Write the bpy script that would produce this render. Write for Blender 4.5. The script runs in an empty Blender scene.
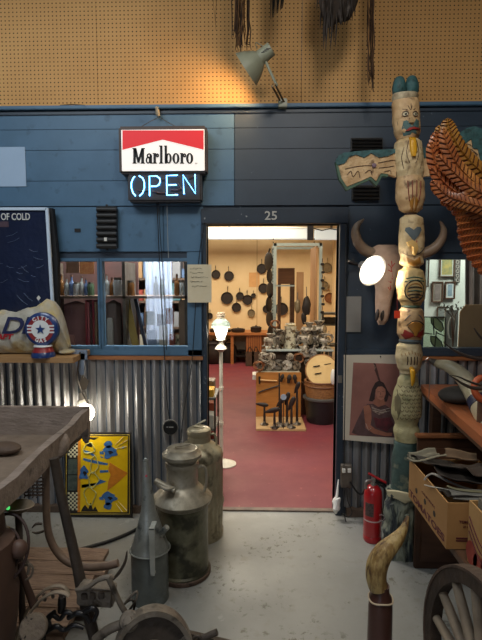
import bpy, bmesh, math, random
from mathutils import Vector, Matrix, Euler, noise
C = bpy.context.scene.collection
SC = bpy.context.scene
PI = math.pi
random.seed(7)

# ------------------------------------------------------------ camera, light, exposure
H = 1.735
F = 480.0
ROT = Euler((math.radians(90 - 4.76), 0, math.radians(1.6)))
cam_d = bpy.data.cameras.new('camera'); cam = bpy.data.objects.new('camera', cam_d); C.objects.link(cam)
cam.location = (0, 0, H); cam.rotation_euler = ROT
cam_d.sensor_fit = 'HORIZONTAL'; cam_d.sensor_width = 36; cam_d.lens = 36 * F / 482
cam_d.clip_start = 0.02; cam_d.clip_end = 60
SC.camera = cam
SC.view_settings.view_transform = 'Standard'; SC.view_settings.look = 'None'
SC.view_settings.gamma = 1; SC.view_settings.exposure = 0.0
world = bpy.data.worlds.new('world'); SC.world = world; world.use_nodes = True
world.node_tree.nodes['Background'].inputs[0].default_value = (0.5, 0.6, 0.7, 1)
world.node_tree.nodes['Background'].inputs[1].default_value = 0.1
RM = ROT.to_matrix()

def area(name, loc, rot, sx, sy, power, col):
    d = bpy.data.lights.new(name, 'AREA'); d.shape = 'RECTANGLE'; d.size = sx; d.size_y = sy
    d.energy = power; d.color = col
    o = bpy.data.objects.new(name, d); C.objects.link(o); o.location = loc; o.rotation_euler = [math.radians(a) for a in rot]
    return o
def point(name, loc, power, col, r=0.04):
    d = bpy.data.lights.new(name, 'POINT'); d.energy = power; d.color = col; d.shadow_soft_size = r
    o = bpy.data.objects.new(name, d); C.objects.link(o); o.location = loc
    return o
def spot(name, loc, target, power, col, angle, blend=0.5, r=0.04):
    d = bpy.data.lights.new(name, 'SPOT'); d.energy = power; d.color = col; d.shadow_soft_size = r
    d.spot_size = math.radians(angle); d.spot_blend = blend
    o = bpy.data.objects.new(name, d); C.objects.link(o); o.location = loc
    o.rotation_euler = (Vector(target) - Vector(loc)).to_track_quat('-Z', 'Y').to_euler()
    return o
# front room: cool ceiling light on the left, softer neutral one in the middle
area('ceiling_light_left', (-1.7, 1.3, 3.9), (22, 0, -8), 1.6, 1.0, 42, (0.84, 0.93, 1.0))
area('ceiling_light_middle', (0.5, 0.9, 4.0), (10, 0, 0), 0.5, 0.5, 38, (1.0, 0.95, 0.87))
area('ceiling_light_behind', (0.2, -1.6, 3.9), (25, 0, 0), 1.4, 1.4, 14, (1.0, 0.93, 0.84))
# back room: warm ceiling fittings
area('back_room_ceiling_light', (-0.4, 8.8, 3.0), (0, 0, 0), 2.4, 1.4, 120, (1.0, 0.86, 0.64))
area('back_room_ceiling_light', (0.1, 5.4, 3.0), (0, 0, 0), 2.0, 1.8, 50, (1.0, 0.87, 0.66))
area('side_room_ceiling_light', (2.5, 4.0, 2.9), (25, 0, 0), 1.2, 0.6, 60, (0.96, 1.0, 0.93))
area('left_window_fill', (-0.9, 3.9, 2.7), (-8, 0, 0), 1.3, 0.25, 85, (1.0, 0.95, 0.9))  # added unseen fill that brightens the left window display

# ------------------------------------------------------------ projection helpers
def ray(px, py):
    return RM @ Vector(((px - 241) / F, -(py - 320) / F, -1))
def P(px, py, Y):
    d = ray(px, py); t = Y / d.y
    return Vector((d.x * t, Y, H + d.z * t))
def Pz(px, py, z=0.0):
    d = ray(px, py); t = (z - H) / d.z
    return Vector((d.x * t, d.y * t, z))
def S(n, Y): return n * Y / F

# ------------------------------------------------------------ materials
def lin(h):
    h = h.lstrip('#'); v = [int(h[i:i+2], 16) / 255 for i in (0, 2, 4)]
    return tuple([(x / 12.92 if x < .04045 else ((x + .055) / 1.055) ** 2.4) for x in v]) + (1,)
MATS = {}
def mat(name, c1, c2=None, scale=8, rough=.6, metal=0, bump=0, stretch=(1, 1, 1), lo=.35, hi=.65, c3=None, s3=30, lo3=.62, hi3=.68, rough2=None, bscale=None, coat=0, trans=0):
    if name in MATS: return MATS[name]
    m = bpy.data.materials.new(name); m.use_nodes = True; nt = m.node_tree; N = nt.nodes; L = nt.links
    b = N['Principled BSDF']; b.inputs['Roughness'].default_value = rough; b.inputs['Metallic'].default_value = metal
    b.inputs['Base Color'].default_value = lin(c1); b.inputs['Coat Weight'].default_value = coat
    b.inputs['Transmission Weight'].default_value = trans
    MATS[name] = m
    if not (c2 or c3 or bump): return m
    tc = N.new('ShaderNodeTexCoord'); mp = N.new('ShaderNodeMapping'); mp.inputs['Scale'].default_value = stretch
    L.new(tc.outputs['Object'], mp.inputs['Vector'])
    nz = N.new('ShaderNodeTexNoise'); nz.inputs['Scale'].default_value = scale; nz.inputs['Detail'].default_value = 6; nz.inputs['Roughness'].default_value = .62
    L.new(mp.outputs[0], nz.inputs['Vector'])
    out = None
    if c2:
        mr = N.new('ShaderNodeMapRange'); mr.inputs['From Min'].default_value = lo; mr.inputs['From Max'].default_value = hi
        L.new(nz.outputs['Fac'], mr.inputs['Value'])
        mx = N.new('ShaderNodeMix'); mx.data_type = 'RGBA'; mx.inputs['A'].default_value = lin(c1); mx.inputs['B'].default_value = lin(c2)
        L.new(mr.outputs[0], mx.inputs['Factor']); out = mx.outputs['Result']
        if rough2 is not None:
            m2 = N.new('ShaderNodeMapRange'); m2.inputs['To Min'].default_value = rough; m2.inputs['To Max'].default_value = rough2
            L.new(mr.outputs[0], m2.inputs['Value']); L.new(m2.outputs[0], b.inputs['Roughness'])
    if c3:
        n3 = N.new('ShaderNodeTexNoise'); n3.inputs['Scale'].default_value = s3; n3.inputs['Detail'].default_value = 5; L.new(mp.outputs[0], n3.inputs['Vector'])
        mr = N.new('ShaderNodeMapRange'); mr.inputs['From Min'].default_value = lo3; mr.inputs['From Max'].default_value = hi3
        L.new(n3.outputs['Fac'], mr.inputs['Value'])
        mx = N.new('ShaderNodeMix'); mx.data_type = 'RGBA'; mx.inputs['B'].default_value = lin(c3)
        if out: L.new(out, mx.inputs['A'])
        else: mx.inputs['A'].default_value = lin(c1)
        L.new(mr.outputs[0], mx.inputs['Factor']); out = mx.outputs['Result']
    if out: L.new(out, b.inputs['Base Color'])
    if bump:
        bn = N.new('ShaderNodeBump'); bn.inputs['Strength'].default_value = min(1, bump); bn.inputs['Distance'].default_value = .01 * max(1, bump)
        src = nz
        if bscale:
            src = N.new('ShaderNodeTexNoise'); src.inputs['Scale'].default_value = bscale; src.inputs['Detail'].default_value = 6; L.new(mp.outputs[0], src.inputs['Vector'])
        L.new(src.outputs['Fac'], bn.inputs['Height']); L.new(bn.outputs[0], b.inputs['Normal'])
    return m
def emat(name, col, strength, base=None):
    if name in MATS: return MATS[name]
    m = bpy.data.materials.new(name); m.use_nodes = True; b = m.node_tree.nodes['Principled BSDF']
    b.inputs['Base Color'].default_value = lin(base or col); b.inputs['Emission Color'].default_value = lin(col); b.inputs['Emission Strength'].default_value = strength
    MATS[name] = m; return m
def glassmat(name, tint='#ffffff', refl=1.0, rough=0.02):
    m = bpy.data.materials.new(name); m.use_nodes = True; nt = m.node_tree; N = nt.nodes; L = nt.links
    N.remove(N['Principled BSDF']); out = N['Material Output']
    tr = N.new('ShaderNodeBsdfTransparent'); tr.inputs[0].default_value = lin(tint)
    gl = N.new('ShaderNodeBsdfGlossy'); gl.inputs['Roughness'].default_value = rough
    fr = N.new('ShaderNodeFresnel'); fr.inputs['IOR'].default_value = 1.45
    mu = N.new('ShaderNodeMath'); mu.operation = 'MULTIPLY'; mu.inputs[1].default_value = refl; L.new(fr.outputs[0], mu.inputs[0])
    mx = N.new('ShaderNodeMixShader'); L.new(mu.outputs[0], mx.inputs[0]); L.new(tr.outputs[0], mx.inputs[1]); L.new(gl.outputs[0], mx.inputs[2])
    L.new(mx.outputs[0], out.inputs[0]); MATS[name] = m; return m

def pegmat():
    m = mat('pegboard', '#d6a465', '#c79558', scale=1.6, rough=.75, bump=.05, bscale=60)
    nt = m.node_tree; N = nt.nodes; L = nt.links; b = N['Principled BSDF']
    old = b.inputs['Base Color'].links[0].from_socket
    tc = N.new('ShaderNodeTexCoord'); sp = N.new('ShaderNodeSeparateXYZ'); L.new(tc.outputs['Object'], sp.inputs[0])
    def fr(sock):
        a = N.new('ShaderNodeMath'); a.operation = 'DIVIDE'; a.inputs[1].default_value = .0285; L.new(sock, a.inputs[0])
        f = N.new('ShaderNodeMath'); f.operation = 'FRACT'; L.new(a.outputs[0], f.inputs[0])
        s = N.new('ShaderNodeMath'); s.operation = 'SUBTRACT'; s.inputs[1].default_value = .5; L.new(f.outputs[0], s.inputs[0])
        p = N.new('ShaderNodeMath'); p.operation = 'POWER'; p.inputs[1].default_value = 2; L.new(s.outputs[0], p.inputs[0]); return p
    x, z = fr(sp.outputs['X']), fr(sp.outputs['Z'])
    ad = N.new('ShaderNodeMath'); L.new(x.outputs[0], ad.inputs[0]); L.new(z.outputs[0], ad.inputs[1])
    lt = N.new('ShaderNodeMath'); lt.operation = 'LESS_THAN'; lt.inputs[1].default_value = .032; L.new(ad.outputs[0], lt.inputs[0])
    mx = N.new('ShaderNodeMix'); mx.data_type = 'RGBA'; mx.inputs['B'].default_value = lin('#5a3c1a')
    L.new(old, mx.inputs['A']); L.new(lt.outputs[0], mx.inputs['Factor']); L.new(mx.outputs['Result'], b.inputs['Base Color'])
    return m

# ------------------------------------------------------------ mesh helpers
def B(): return bmesh.new()
def frame(d):
    d = Vector(d).normalized(); a = Vector((0, 0, 1)) if abs(d.z) < .95 else Vector((1, 0, 0))
    u = d.cross(a).normalized(); v = d.cross(u).normalized(); return u, v
def bx(bm, x0, x1, y0, y1, z0, z1, R=None, piv=None, bev=0):
    vs = [bm.verts.new((x, y, z)) for x in (x0, x1) for y in (y0, y1) for z in (z0, z1)]
    fs = [bm.faces.new([vs[i] for i in q]) for q in ((0, 1, 3, 2), (4, 6, 7, 5), (0, 4, 5, 1), (2, 3, 7, 6), (0, 2, 6, 4), (1, 5, 7, 3))]
    if bev:
        es = list({e for f in fs for e in f.edges})
        r = bmesh.ops.bevel(bm, geom=es, offset=bev, segments=2, affect='EDGES'); vs = list({v for f in r['faces'] for v in f.verts} | {v for v in vs if v.is_valid})
    if R is not None:
        p = Vector(piv) if piv is not None else Vector(((x0 + x1) / 2, (y0 + y1) / 2, (z0 + z1) / 2))
        for v in vs: v.co = R @ (v.co - p) + p
    return vs
def rot(x=0, y=0, z=0): return Euler([math.radians(a) for a in (x, y, z)]).to_matrix()
def pbox(bm, px0, py0, px1, py1, Y, d, bev=0):
    a = P(px0, (py0 + py1) / 2, Y); b = P(px1, (py0 + py1) / 2, Y); t = P((px0 + px1) / 2, py0, Y); u = P((px0 + px1) / 2, py1, Y)
    return bx(bm, a.x, b.x, Y, Y + d, u.z, t.z, bev=bev)
def beam(bm, p0, p1, w, t, up=(0, 0, 1), bev=0):
    p0, p1 = Vector(p0), Vector(p1); d = (p1 - p0); L = d.length; d.normalize()
    s = d.cross(Vector(up)).normalized(); u = s.cross(d)
    vs = bx(bm, 0, L, -w / 2, w / 2, -t / 2, t / 2, bev=bev)
    for v in vs: v.co = p0 + d * v.co.x + s * v.co.y + u * v.co.z
def tube(bm, pts, r, seg=8, closed=False, caps=True, flat=1.0):
    pts = [Vector(p) for p in pts]; n = len(pts)
    rs = list(r) if hasattr(r, '__len__') else [r] * n
    rings = []; u = None
    for i, p in enumerate(pts):
        a = pts[i - 1] if (i > 0 or closed) else p; b = pts[(i + 1) % n] if (i < n - 1 or closed) else p
        d = (b - a); d = d.normalized() if d.length > 1e-9 else Vector((0, 0, 1))
        if u is None: u, _ = frame(d)
        else:
            u = (u - d * u.dot(d)); u = u.normalized() if u.length > 1e-6 else frame(d)[0]
        v = d.cross(u)
        rings.append([bm.verts.new(p + (u * math.cos(2 * PI * k / seg) + v * flat * math.sin(2 * PI * k / seg)) * rs[i]) for k in range(seg)])
    m = n if closed else n - 1
    for i in range(m):
        A, D = rings[i], rings[(i + 1) % n]
        for k in range(seg): bm.faces.new((A[k], A[(k + 1) % seg], D[(k + 1) % seg], D[k]))
    if caps and not closed:
        bm.faces.new(rings[0][::-1]); bm.faces.new(rings[-1])
def sm(pts, n=6, rs=None):
    P_ = [Vector(p) for p in pts]; out = []; ro = []
    for i in range(len(P_) - 1):
        p0 = P_[max(0, i - 1)]; p1 = P_[i]; p2 = P_[i + 1]; p3 = P_[min(len(P_) - 1, i + 2)]
        for k in range(n):
            t = k / n
            out.append(.5 * ((2 * p1) + (p2 - p0) * t + (2 * p0 - 5 * p1 + 4 * p2 - p3) * t * t + (3 * p1 - p0 - 3 * p2 + p3) * t ** 3))
            if rs: ro.append(rs[i] * (1 - t) + rs[i + 1] * t)
    out.append(P_[-1])
    if rs: ro.append(rs[-1]); return out, ro
    return out
def lathe(bm, prof, o, axis=(0, 0, 1), seg=28, fn=None, squash=1.0):
    o = Vector(o); ax = Vector(axis).normalized()
    if abs(ax.z) > .999: u, v = Vector((1, 0, 0)), Vector((0, 1, 0)) * (1 if ax.z > 0 else -1)
    else: u, v = frame(ax)
    rings = []
    for r, h in prof:
        if r < 1e-5: rings.append([bm.verts.new(o + ax * h)]); continue
        ring = []
        for k in range(seg):
            a = 2 * PI * k / seg; rr = r * (fn(a, h) if fn else 1)
            ring.append(bm.verts.new(o + ax * h + (u * math.cos(a) + v * squash * math.sin(a)) * rr))
        rings.append(ring)
    for A, D in zip(rings, rings[1:]):
        if len(A) == 1 and len(D) == 1: continue
        for k in range(seg):
            k2 = (k + 1) % seg
            if len(A) == 1: bm.faces.new((A[0], D[k2], D[k]))
            elif len(D) == 1: bm.faces.new((A[k], A[k2], D[0]))
            else: bm.faces.new((A[k], A[k2], D[k2], D[k]))
    if len(rings[0]) > 2: bm.faces.new(rings[0][::-1])
    if len(rings[-1]) > 2: bm.faces.new(rings[-1])
def cyl(bm, p0, p1, r, r1=None, seg=16):
    tube(bm, [p0, p1], [r, r if r1 is None else r1], seg)
def ell(bm, c, rx, ry=None, rz=None, R=None, seg=14, rings=9, nz=0, ns=10):
    ry = rx if ry is None else ry; rz = rx if rz is None else rz; c = Vector(c); R = R or Matrix.Identity(3)
    g = []
    for i in range(rings + 1):
        t = PI * i / rings; row = []
        for k in range(seg if 0 < i < rings else 1):
            a = 2 * PI * k / seg; q = Vector((rx * math.sin(t) * math.cos(a), ry * math.sin(t) * math.sin(a), rz * math.cos(t)))
            q = R @ q
            if nz: q *= 1 + nz * noise.noise((c + q) * ns)
            row.append(bm.verts.new(c + q))
        g.append(row)
    for A, D in zip(g, g[1:]):
        for k in range(seg):
            k2 = (k + 1) % seg
            if len(A) == 1: bm.faces.new((A[0], D[k], D[k2]))
            elif len(D) == 1: bm.faces.new((A[k], D[0], A[k2]))
            else: bm.faces.new((A[k], D[k], D[k2], A[k2]))
def prism(bm, pts, off):
    """pts: list of 3D points (planar polygon); off: extrusion vector"""
    off = Vector(off); a = [bm.verts.new(Vector(p)) for p in pts]; b = [bm.verts.new(Vector(p) + off) for p in pts]
    n = len(pts); bm.faces.new(a); bm.faces.new(b[::-1])
    for i in range(n): bm.faces.new((a[i], b[i], b[(i + 1) % n], a[(i + 1) % n]))
def pp(bm, px, Y, th):
    """polygon given where it is seen, standing at depth Y and th thick away from the viewer"""
    prism(bm, [P(x, y, Y) for x, y in px], (0, th, 0))
def surf(bm, fn, nu, nv, th=0, closed_u=False):
    g = [[bm.verts.new(fn(i / nu, j / nv)) for j in range(nv + 1)] for i in range(nu + 1)]
    fs = [bm.faces.new((g[i][j], g[i + 1][j], g[i + 1][j + 1], g[i][j + 1])) for i in range(nu) for j in range(nv)]
    if th:
        bm.normal_update(); bmesh.ops.solidify(bm, geom=fs, thickness=th)
def shade(me, ang=38):
    bm = B(); bm.from_mesh(me); bmesh.ops.recalc_face_normals(bm, faces=bm.faces)
    bm.normal_update(); lim = math.radians(ang)
    for f in bm.faces: f.smooth = True
    for e in bm.edges:
        e.smooth = not (len(e.link_faces) != 2 or e.calc_face_angle(0) > lim)
    bm.to_mesh(me); bm.free()
ROOTS = []
def split_obj(name, bm, m, parent=None, **k):
    """every separate piece of the mesh becomes an object of its own"""
    me = bpy.data.meshes.new('tmp'); bm.to_mesh(me); bm.free()
    n = len(me.vertices); par = list(range(n))
    def find(a):
        while par[a] != a: par[a] = par[par[a]]; a = par[a]
        return a
    for e in me.edges: par[find(e.vertices[0])] = find(e.vertices[1])
    grp = {}
    for p in me.polygons: grp.setdefault(find(p.vertices[0]), []).append(tuple(p.vertices))
    out = []
    for g in grp.values():
        b = B(); mp = {}
        for f in g:
            for v in f:
                if v not in mp: mp[v] = b.verts.new(me.vertices[v].co)
            try: b.faces.new([mp[v] for v in f])
            except ValueError: pass
        out.append(obj(name, b, m, parent, **k))
    bpy.data.meshes.remove(me); return out
def obj(name, bm, m, parent=None, ang=38, label=None, fix=True):
    me = bpy.data.meshes.new(name); bm.to_mesh(me); bm.free()
    if isinstance(m, (list, tuple)):
        for q in m: me.materials.append(q)
    else: me.materials.append(m)
    shade(me, ang)
    o = bpy.data.objects.new(name, me); C.objects.link(o)
    if label: o['label'] = label
    if parent is not None: o.parent = parent
    elif fix and me.vertices:
        xs = [v.co for v in me.vertices]
        c = Vector(((min(v.x for v in xs) + max(v.x for v in xs)) / 2, (min(v.y for v in xs) + max(v.y for v in xs)) / 2, min(v.z for v in xs)))
        me.transform(Matrix.Translation(-c)); o.location = c
    return o
def tag(o, label, cat, group=None):
    o['label'] = label; o['category'] = cat
    if group: o['group'] = group
    return o
def thing(name, label, cat, group=None):
    o = bpy.data.objects.new(name, None); C.objects.link(o); o.empty_display_size = .1
    tag(o, label, cat, group); ROOTS.append(o); return o
def kids(o): return [c for c in C.objects if c.parent == o]
def finish(root):
    """put the root at the base of its parts (parts were built in room coordinates)"""
    allk = []
    def walk(o):
        for c in kids(o): allk.append(c); walk(c)
    walk(root)
    xs = [v.co for c in allk for v in c.data.vertices]
    if not xs: return
    c = Vector(((min(v.x for v in xs) + max(v.x for v in xs)) / 2, (min(v.y for v in xs) + max(v.y for v in xs)) / 2, min(v.z for v in xs)))
    T = Matrix.Translation(-c); done = set()
    for k in allk:
        if k.data.name not in done: k.data.transform(T); done.add(k.data.name)
    root.location = c
    if root in ROOTS: ROOTS.remove(root)
    return root
def dup(root, loc, label, rotz=None, sc=None, group=None, m=None):
    def cp(o, par):
        c = o.copy(); C.objects.link(c); c.parent = par
        if m and c.type == 'MESH':
            c.data = c.data.copy(); c.data.materials[0] = m
        for k in kids(o): cp(k, c)
        return c
    c = cp(root, None); c.location = loc; c['label'] = label
    if rotz is not None: c.rotation_euler = (0, 0, rotz) if not hasattr(rotz, '__len__') else rotz
    if sc is not None: c.scale = (sc,) * 3 if not hasattr(sc, '__len__') else sc
    if group: c['group'] = group
    return c
def struct(name, bm, m, parent=None, fix=False):
    o = obj(name, bm, m, parent, fix=fix)
    if parent is None: o['kind'] = 'structure'
    return o
def text(bm, s, size, O, U=(1, 0, 0), V=(0, 0, 1), th=.002, bold=0, xs=1.0, shear=0, align='CENTER', space=1):
    cu = bpy.data.curves.new('t', 'FONT'); cu.body = s; cu.size = size; cu.extrude = th / 2; cu.offset = bold; cu.align_x = align; cu.align_y = 'CENTER'
    cu.shear = shear; cu.space_character = space; cu.resolution_u = 3
    t = bpy.data.objects.new('t', cu); me = bpy.data.meshes.new_from_object(t)
    O = Vector(O); U = Vector(U).normalized(); V = Vector(V).normalized(); N_ = U.cross(V)
    M = Matrix(((U.x * xs, V.x, N_.x, O.x), (U.y * xs, V.y, N_.y, O.y), (U.z * xs, V.z, N_.z, O.z), (0, 0, 0, 1)))
    me.transform(M); bm.from_mesh(me)
    bpy.data.objects.remove(t); bpy.data.curves.remove(cu); bpy.data.meshes.remove(me)
# ------------------------------------------------------------ room shell
YW = 3.45; TH = 0.12; YB = 10.4
def Zw(y, x=241, Y=YW): return P(x, y, Y).z
def Xw(x, y=320, Y=YW): return P(x, y, Y).x
blue = mat('blue_paint', '#4d6f8a', '#46667f', scale=5, rough=.5, bump=.12, c3='#3e5c73', s3=14, lo3=.6, hi3=.7)
navy = mat('shaded_blue_paint', '#33404d', '#2e3a47', scale=6, rough=.45, bump=.1, c3='#55636f', s3=25, lo3=.72, hi3=.73)  # shade put into the blue of the boards on the dim right side
casing = mat('worn_casing_paint', '#26323f', '#222c37', scale=6, rough=.45, bump=.1, c3='#8a8f90', s3=18, lo3=.7, hi3=.73)
wood_strip = mat('varnished_strip', '#8a5a35', '#a4683c', scale=6, rough=.6, stretch=(1, 6, 10))
concrete = mat('painted_concrete', '#8b8b86', '#7e7e79', scale=1.6, rough=.34, rough2=.55, bump=.1, bscale=30, c3='#7d7b73', s3=11, lo3=.6, hi3=.72)
# chips worn through the floor paint
def chips(m, col, scale, lo, hi, patchy=False):
    nt = m.node_tree; N = nt.nodes; L = nt.links; b = N['Principled BSDF']; old = b.inputs['Base Color'].links[0].from_socket
    tc = N.new('ShaderNodeTexCoord'); a = N.new('ShaderNodeTexNoise'); a.inputs['Scale'].default_value = scale; a.inputs['Detail'].default_value = 9; a.inputs['Roughness'].default_value = .7
    L.new(tc.outputs['Object'], a.inputs['Vector'])
    r = N.new('ShaderNodeMapRange'); r.inputs['From Min'].default_value = lo; r.inputs['From Max'].default_value = hi; L.new(a.outputs['Fac'], r.inputs['Value'])
    fac = r.outputs[0]
    if patchy:
        p = N.new('ShaderNodeTexNoise'); p.inputs['Scale'].default_value = 2.6; p.inputs['Detail'].default_value = 3; L.new(tc.outputs['Object'], p.inputs['Vector'])
        q = N.new('ShaderNodeMapRange'); q.inputs['From Min'].default_value = .5; q.inputs['From Max'].default_value = .6; L.new(p.outputs['Fac'], q.inputs['Value'])
        u = N.new('ShaderNodeMath'); u.operation = 'MULTIPLY'; L.new(fac, u.inputs[0]); L.new(q.outputs[0], u.inputs[1]); fac = u.outputs[0]
    mx = N.new('ShaderNodeMix'); mx.data_type = 'RGBA'; L.new(old, mx.inputs['A']); mx.inputs['B'].default_value = lin(col); L.new(fac, mx.inputs['Factor']); L.new(mx.outputs['Result'], b.inputs['Base Color'])
chips(concrete, '#5f5b50', 7, .62, .66)
chips(concrete, '#57544b', 24, .56, .6, True)
chips(concrete, '#a9a8a2', 4, .62, .72)
redfloor = mat('red_floor_paint', '#722d33', '#692a33', scale=2.5, rough=.5, rough2=.62, c3='#8b4c4c', s3=22, lo3=.66, hi3=.74)
cream_wall = mat('cream_wall_paint', '#dcc49a', '#d3b98c', scale=2, rough=.8)
pale_wall = mat('pale_wall_paint', '#d8ded2', '#ccd4ca', scale=2, rough=.8)
ceil_m = mat('ceiling_board', '#4d4943', '#45413b', scale=3, rough=.9)
side_m = mat('side_wall_paint', '#46423c', '#3d3a35', scale=3, rough=.85)
galv = mat('corrugated_steel', '#adaeb1', '#807e7c', scale=3, rough=.3, metal=.6, stretch=(3, 3, .5), rough2=.6, c3='#56463a', s3=9, lo3=.6, hi3=.8, bump=.06, bscale=50)

XL, XR, YN = -3.3, 3.4, -3.4
bm = B(); bx(bm, XL - .2, XR + .2, YN - .2, YW + .06, -.12, 0); struct('floor', bm, concrete)
bm = B(); bx(bm, -2.6, XR + .2, YW + .06, YB + .2, -.12, .004); struct('floor_back', bm, redfloor)
bm = B(); bx(bm, XL - .2, XR + .2, YN - .2, YW + .2, 4.3, 4.4); struct('ceiling', bm, ceil_m)
bm = B(); bx(bm, -2.6, XR + .2, YW + .2, YB + .2, 3.1, 3.2); struct('ceiling_back', bm, ceil_m)
bm = B(); bx(bm, XL - .2, XL, YN, YW, 0, 4.3); struct('wall_left', bm, side_m)
bm = B(); bx(bm, XR, XR + .2, YN, YB, 0, 4.3); struct('wall_right', bm, side_m)
# wall behind the viewer has a glazed doorway that lets daylight in
dx0, dx1, dz0, dz1 = P(146, 300, 10.4).x, P(173, 300, 10.4).x, P(160, 340, 10.4).z, P(160, 262, 10.4).z
bm = B(); bx(bm, XL, dx0, YN - .15, YN, 0, 4.3); bx(bm, dx1, XR, YN - .15, YN, 0, 4.3); bx(bm, dx0, dx1, YN - .15, YN, dz1, 4.3); bx(bm, dx0, dx1, YN - .15, YN, 0, dz0)
struct('wall_rear', bm, side_m)
bm = B(); bx(bm, dx0, dx1, YN - .14, YN - .12, dz0, dz1); struct('window_4', bm, emat('daylight_pane', '#dbe8ff', 8.0))

# front wall: backing plus planks, built round the openings
zt = Zw(103); zs = Zw(205); zwt = Zw(260, 140); zwb = Zw(349, 140)
wx0, wx1 = Xw(45, 300), Xw(190, 300); mx0, mx1 = Xw(98, 300), Xw(103, 300)
dxl, dxr = Xw(207, 300), Xw(338.5, 300); zdt = Zw(224)
rx0, rx1 = Xw(421.5, 300), 2.55; rzt, rzb = Zw(258, 450), Zw(350, 450)
bm = B(); y0, y1 = YW + .02, YW + TH
bx(bm, XL, wx0, y0, y1, 0, zs); bx(bm, wx1, dxl, y0, y1, 0, zs); bx(bm, dxr, rx0, y0, y1, 0, zs); bx(bm, rx1, XR, y0, y1, 0, zs)
bx(bm, XL, XR, y0, y1, zs, zt); bx(bm, wx0, wx1, y0, y1, zwt, zs); bx(bm, wx0, wx1, y0, y1, 0, zwb); bx(bm, dxl, dxr, y0, y1, zdt, zs)
bx(bm, rx0, rx1, y0, y1, rzt, zs); bx(bm, rx0, rx1, y0, y1, 0, rzb)
struct('wall_front', bm, navy)
# planks above the openings, butt-jointed where the photo shows the seam
ys = [110, 128, 149, 180, 205.5]
bm = B(); bn = B(); xs = Xw(234.5, 160); xs2 = Xw(360, 160)
for a, b in zip(ys, ys[1:]):
    za, zb = Zw(a) - .0012, Zw(b) + .0012
    bx(bm, XL, xs - .002, YW, YW + .02, zb, za, bev=.0015); bx(bn, xs + .002, XR, YW, YW + .02, zb, za, bev=.0015)
struct('wall_front_planks', bm, blue)
struct('wall_front_planks', bn, navy)
bm = B()
for a, b in ((XL, wx0 - .03), (wx0 - .03, Xw(163, 230)), (Xw(163, 230) + .003, Xw(203, 230))):
    bx(bm, a, b, YW + .004, YW + .02, Zw(252) + .003, Zw(206) - .002, bev=.003)
bx(bm, wx1 + .03, dxl - .02, YW + .006, YW + .02, Zw(356, 140), Zw(252), bev=.003)
bx(bm, XL, wx0 - .03, YW + .006, YW + .02, Zw(356, 140), Zw(252), bev=.003)
struct('wall_front_boards', bm, blue)
bm = B()
bx(bm, Xw(347), XR, YW + .004, YW + .02, rzt + .04, Zw(206) - .002, bev=.003)
bx(bm, Xw(347), rx0 - .02, YW + .006, YW + .02, Zw(356, 440), rzt + .04, bev=.003)
struct('wall_front_boards', bm, navy)
# ledge on top
bm = B(); bx(bm, XL, XR, YW - .035, YW + .05, Zw(109), Zw(105.2), bev=.004); struct('trim_1', bm, blue)
bm = B(); bx(bm, XL, XR, YW - .01, YW + .02, Zw(113.5), Zw(110), bev=.003); struct('trim_2', bm, navy)
# pegboard upper wall in sheets
bm = B()
for a, b in ((XL, Xw(97, 50, 3.54) - .002), (Xw(97, 50, 3.54), Xw(302, 50, 3.54) - .003), (Xw(302, 50, 3.54), XR)):
    bx(bm, a, b, YW + .09, YW + .1, Zw(104), 4.3)
struct('wall_pegboard', bm, pegmat())
# sills and rails
bm = B()
bx(bm, XL, dxl - .03, YW - .012, YW + .02, Zw(355.5, 140), zwb, bev=.004); struct('trim_3', bm, blue)
bm = B(); bx(bm, Xw(347), XR, YW - .012, YW + .02, Zw(356, 440), rzb, bev=.004); struct('trim_4', bm, navy)
bm = B(); bx(bm, XL, dxl - .03, YW - .02, YW + .02, Zw(359.5, 140), Zw(355.7, 140), bev=.002); bx(bm, Xw(344), XR, YW - .02, YW + .02, Zw(360, 420), Zw(356.3, 420), bev=.002); struct('trim_5', bm, wood_strip)
bm = B(); bx(bm, XL, dxl - .03, YW - .03, YW + .02, 0, .05, bev=.003); bx(bm, Xw(346, 500), XR, YW - .04, YW + .02, 0, .055, bev=.003); struct('baseboard_front', bm, mat('worn_base_wood', '#5b4a3c', '#4a3c31', scale=8))
# corrugated panels
def corr(x0, x1, z0, z1, name):
    bm = B(); n = int((x1 - x0) / .0085)
    surf(bm, lambda u, v: Vector((x0 + (x1 - x0) * u, YW + .008 - .014 * math.sin(2 * PI * (x0 + (x1 - x0) * u) / .0676), z0 + (z1 - z0) * v)), n, 1)
    struct(name, bm, galv)
corr(XL, dxl - .05, .05, Zw(359.5, 140), 'wall_corrugated_panel')
corr(Xw(346), XR, .055, Zw(360, 420), 'wall_corrugated_panel')
# door frame
bm = B()
bx(bm, Xw(203, 300), dxl, YW - .02, YW + TH + .01, 0, zdt, bev=.004); bx(bm, dxr, Xw(345.5, 300), YW - .02, YW + TH + .01, 0, zdt, bev=.004)
bx(bm, Xw(202, 300), Xw(346.5, 300), YW - .03, YW + TH + .01, zdt, Zw(209), bev=.004)
bx(bm, Xw(202, 300), dxl - .03, YW - .034, YW - .02, Zw(355), zdt, bev=.003)
struct('trim_door', bm, casing)
bm = B(); bx(bm, Xw(187.5, 300), Xw(202.5, 300), YW - .012, YW + .02, Zw(356), Zw(252), bev=.003); struct('trim_6', bm, blue)
bm = B(); bx(bm, dxl, dxr, YW + .03, YW + .075, 0, .012); struct('trim_threshold', bm, mat('threshold_wood', '#7c6a5c', '#5e5148', scale=12))
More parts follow.
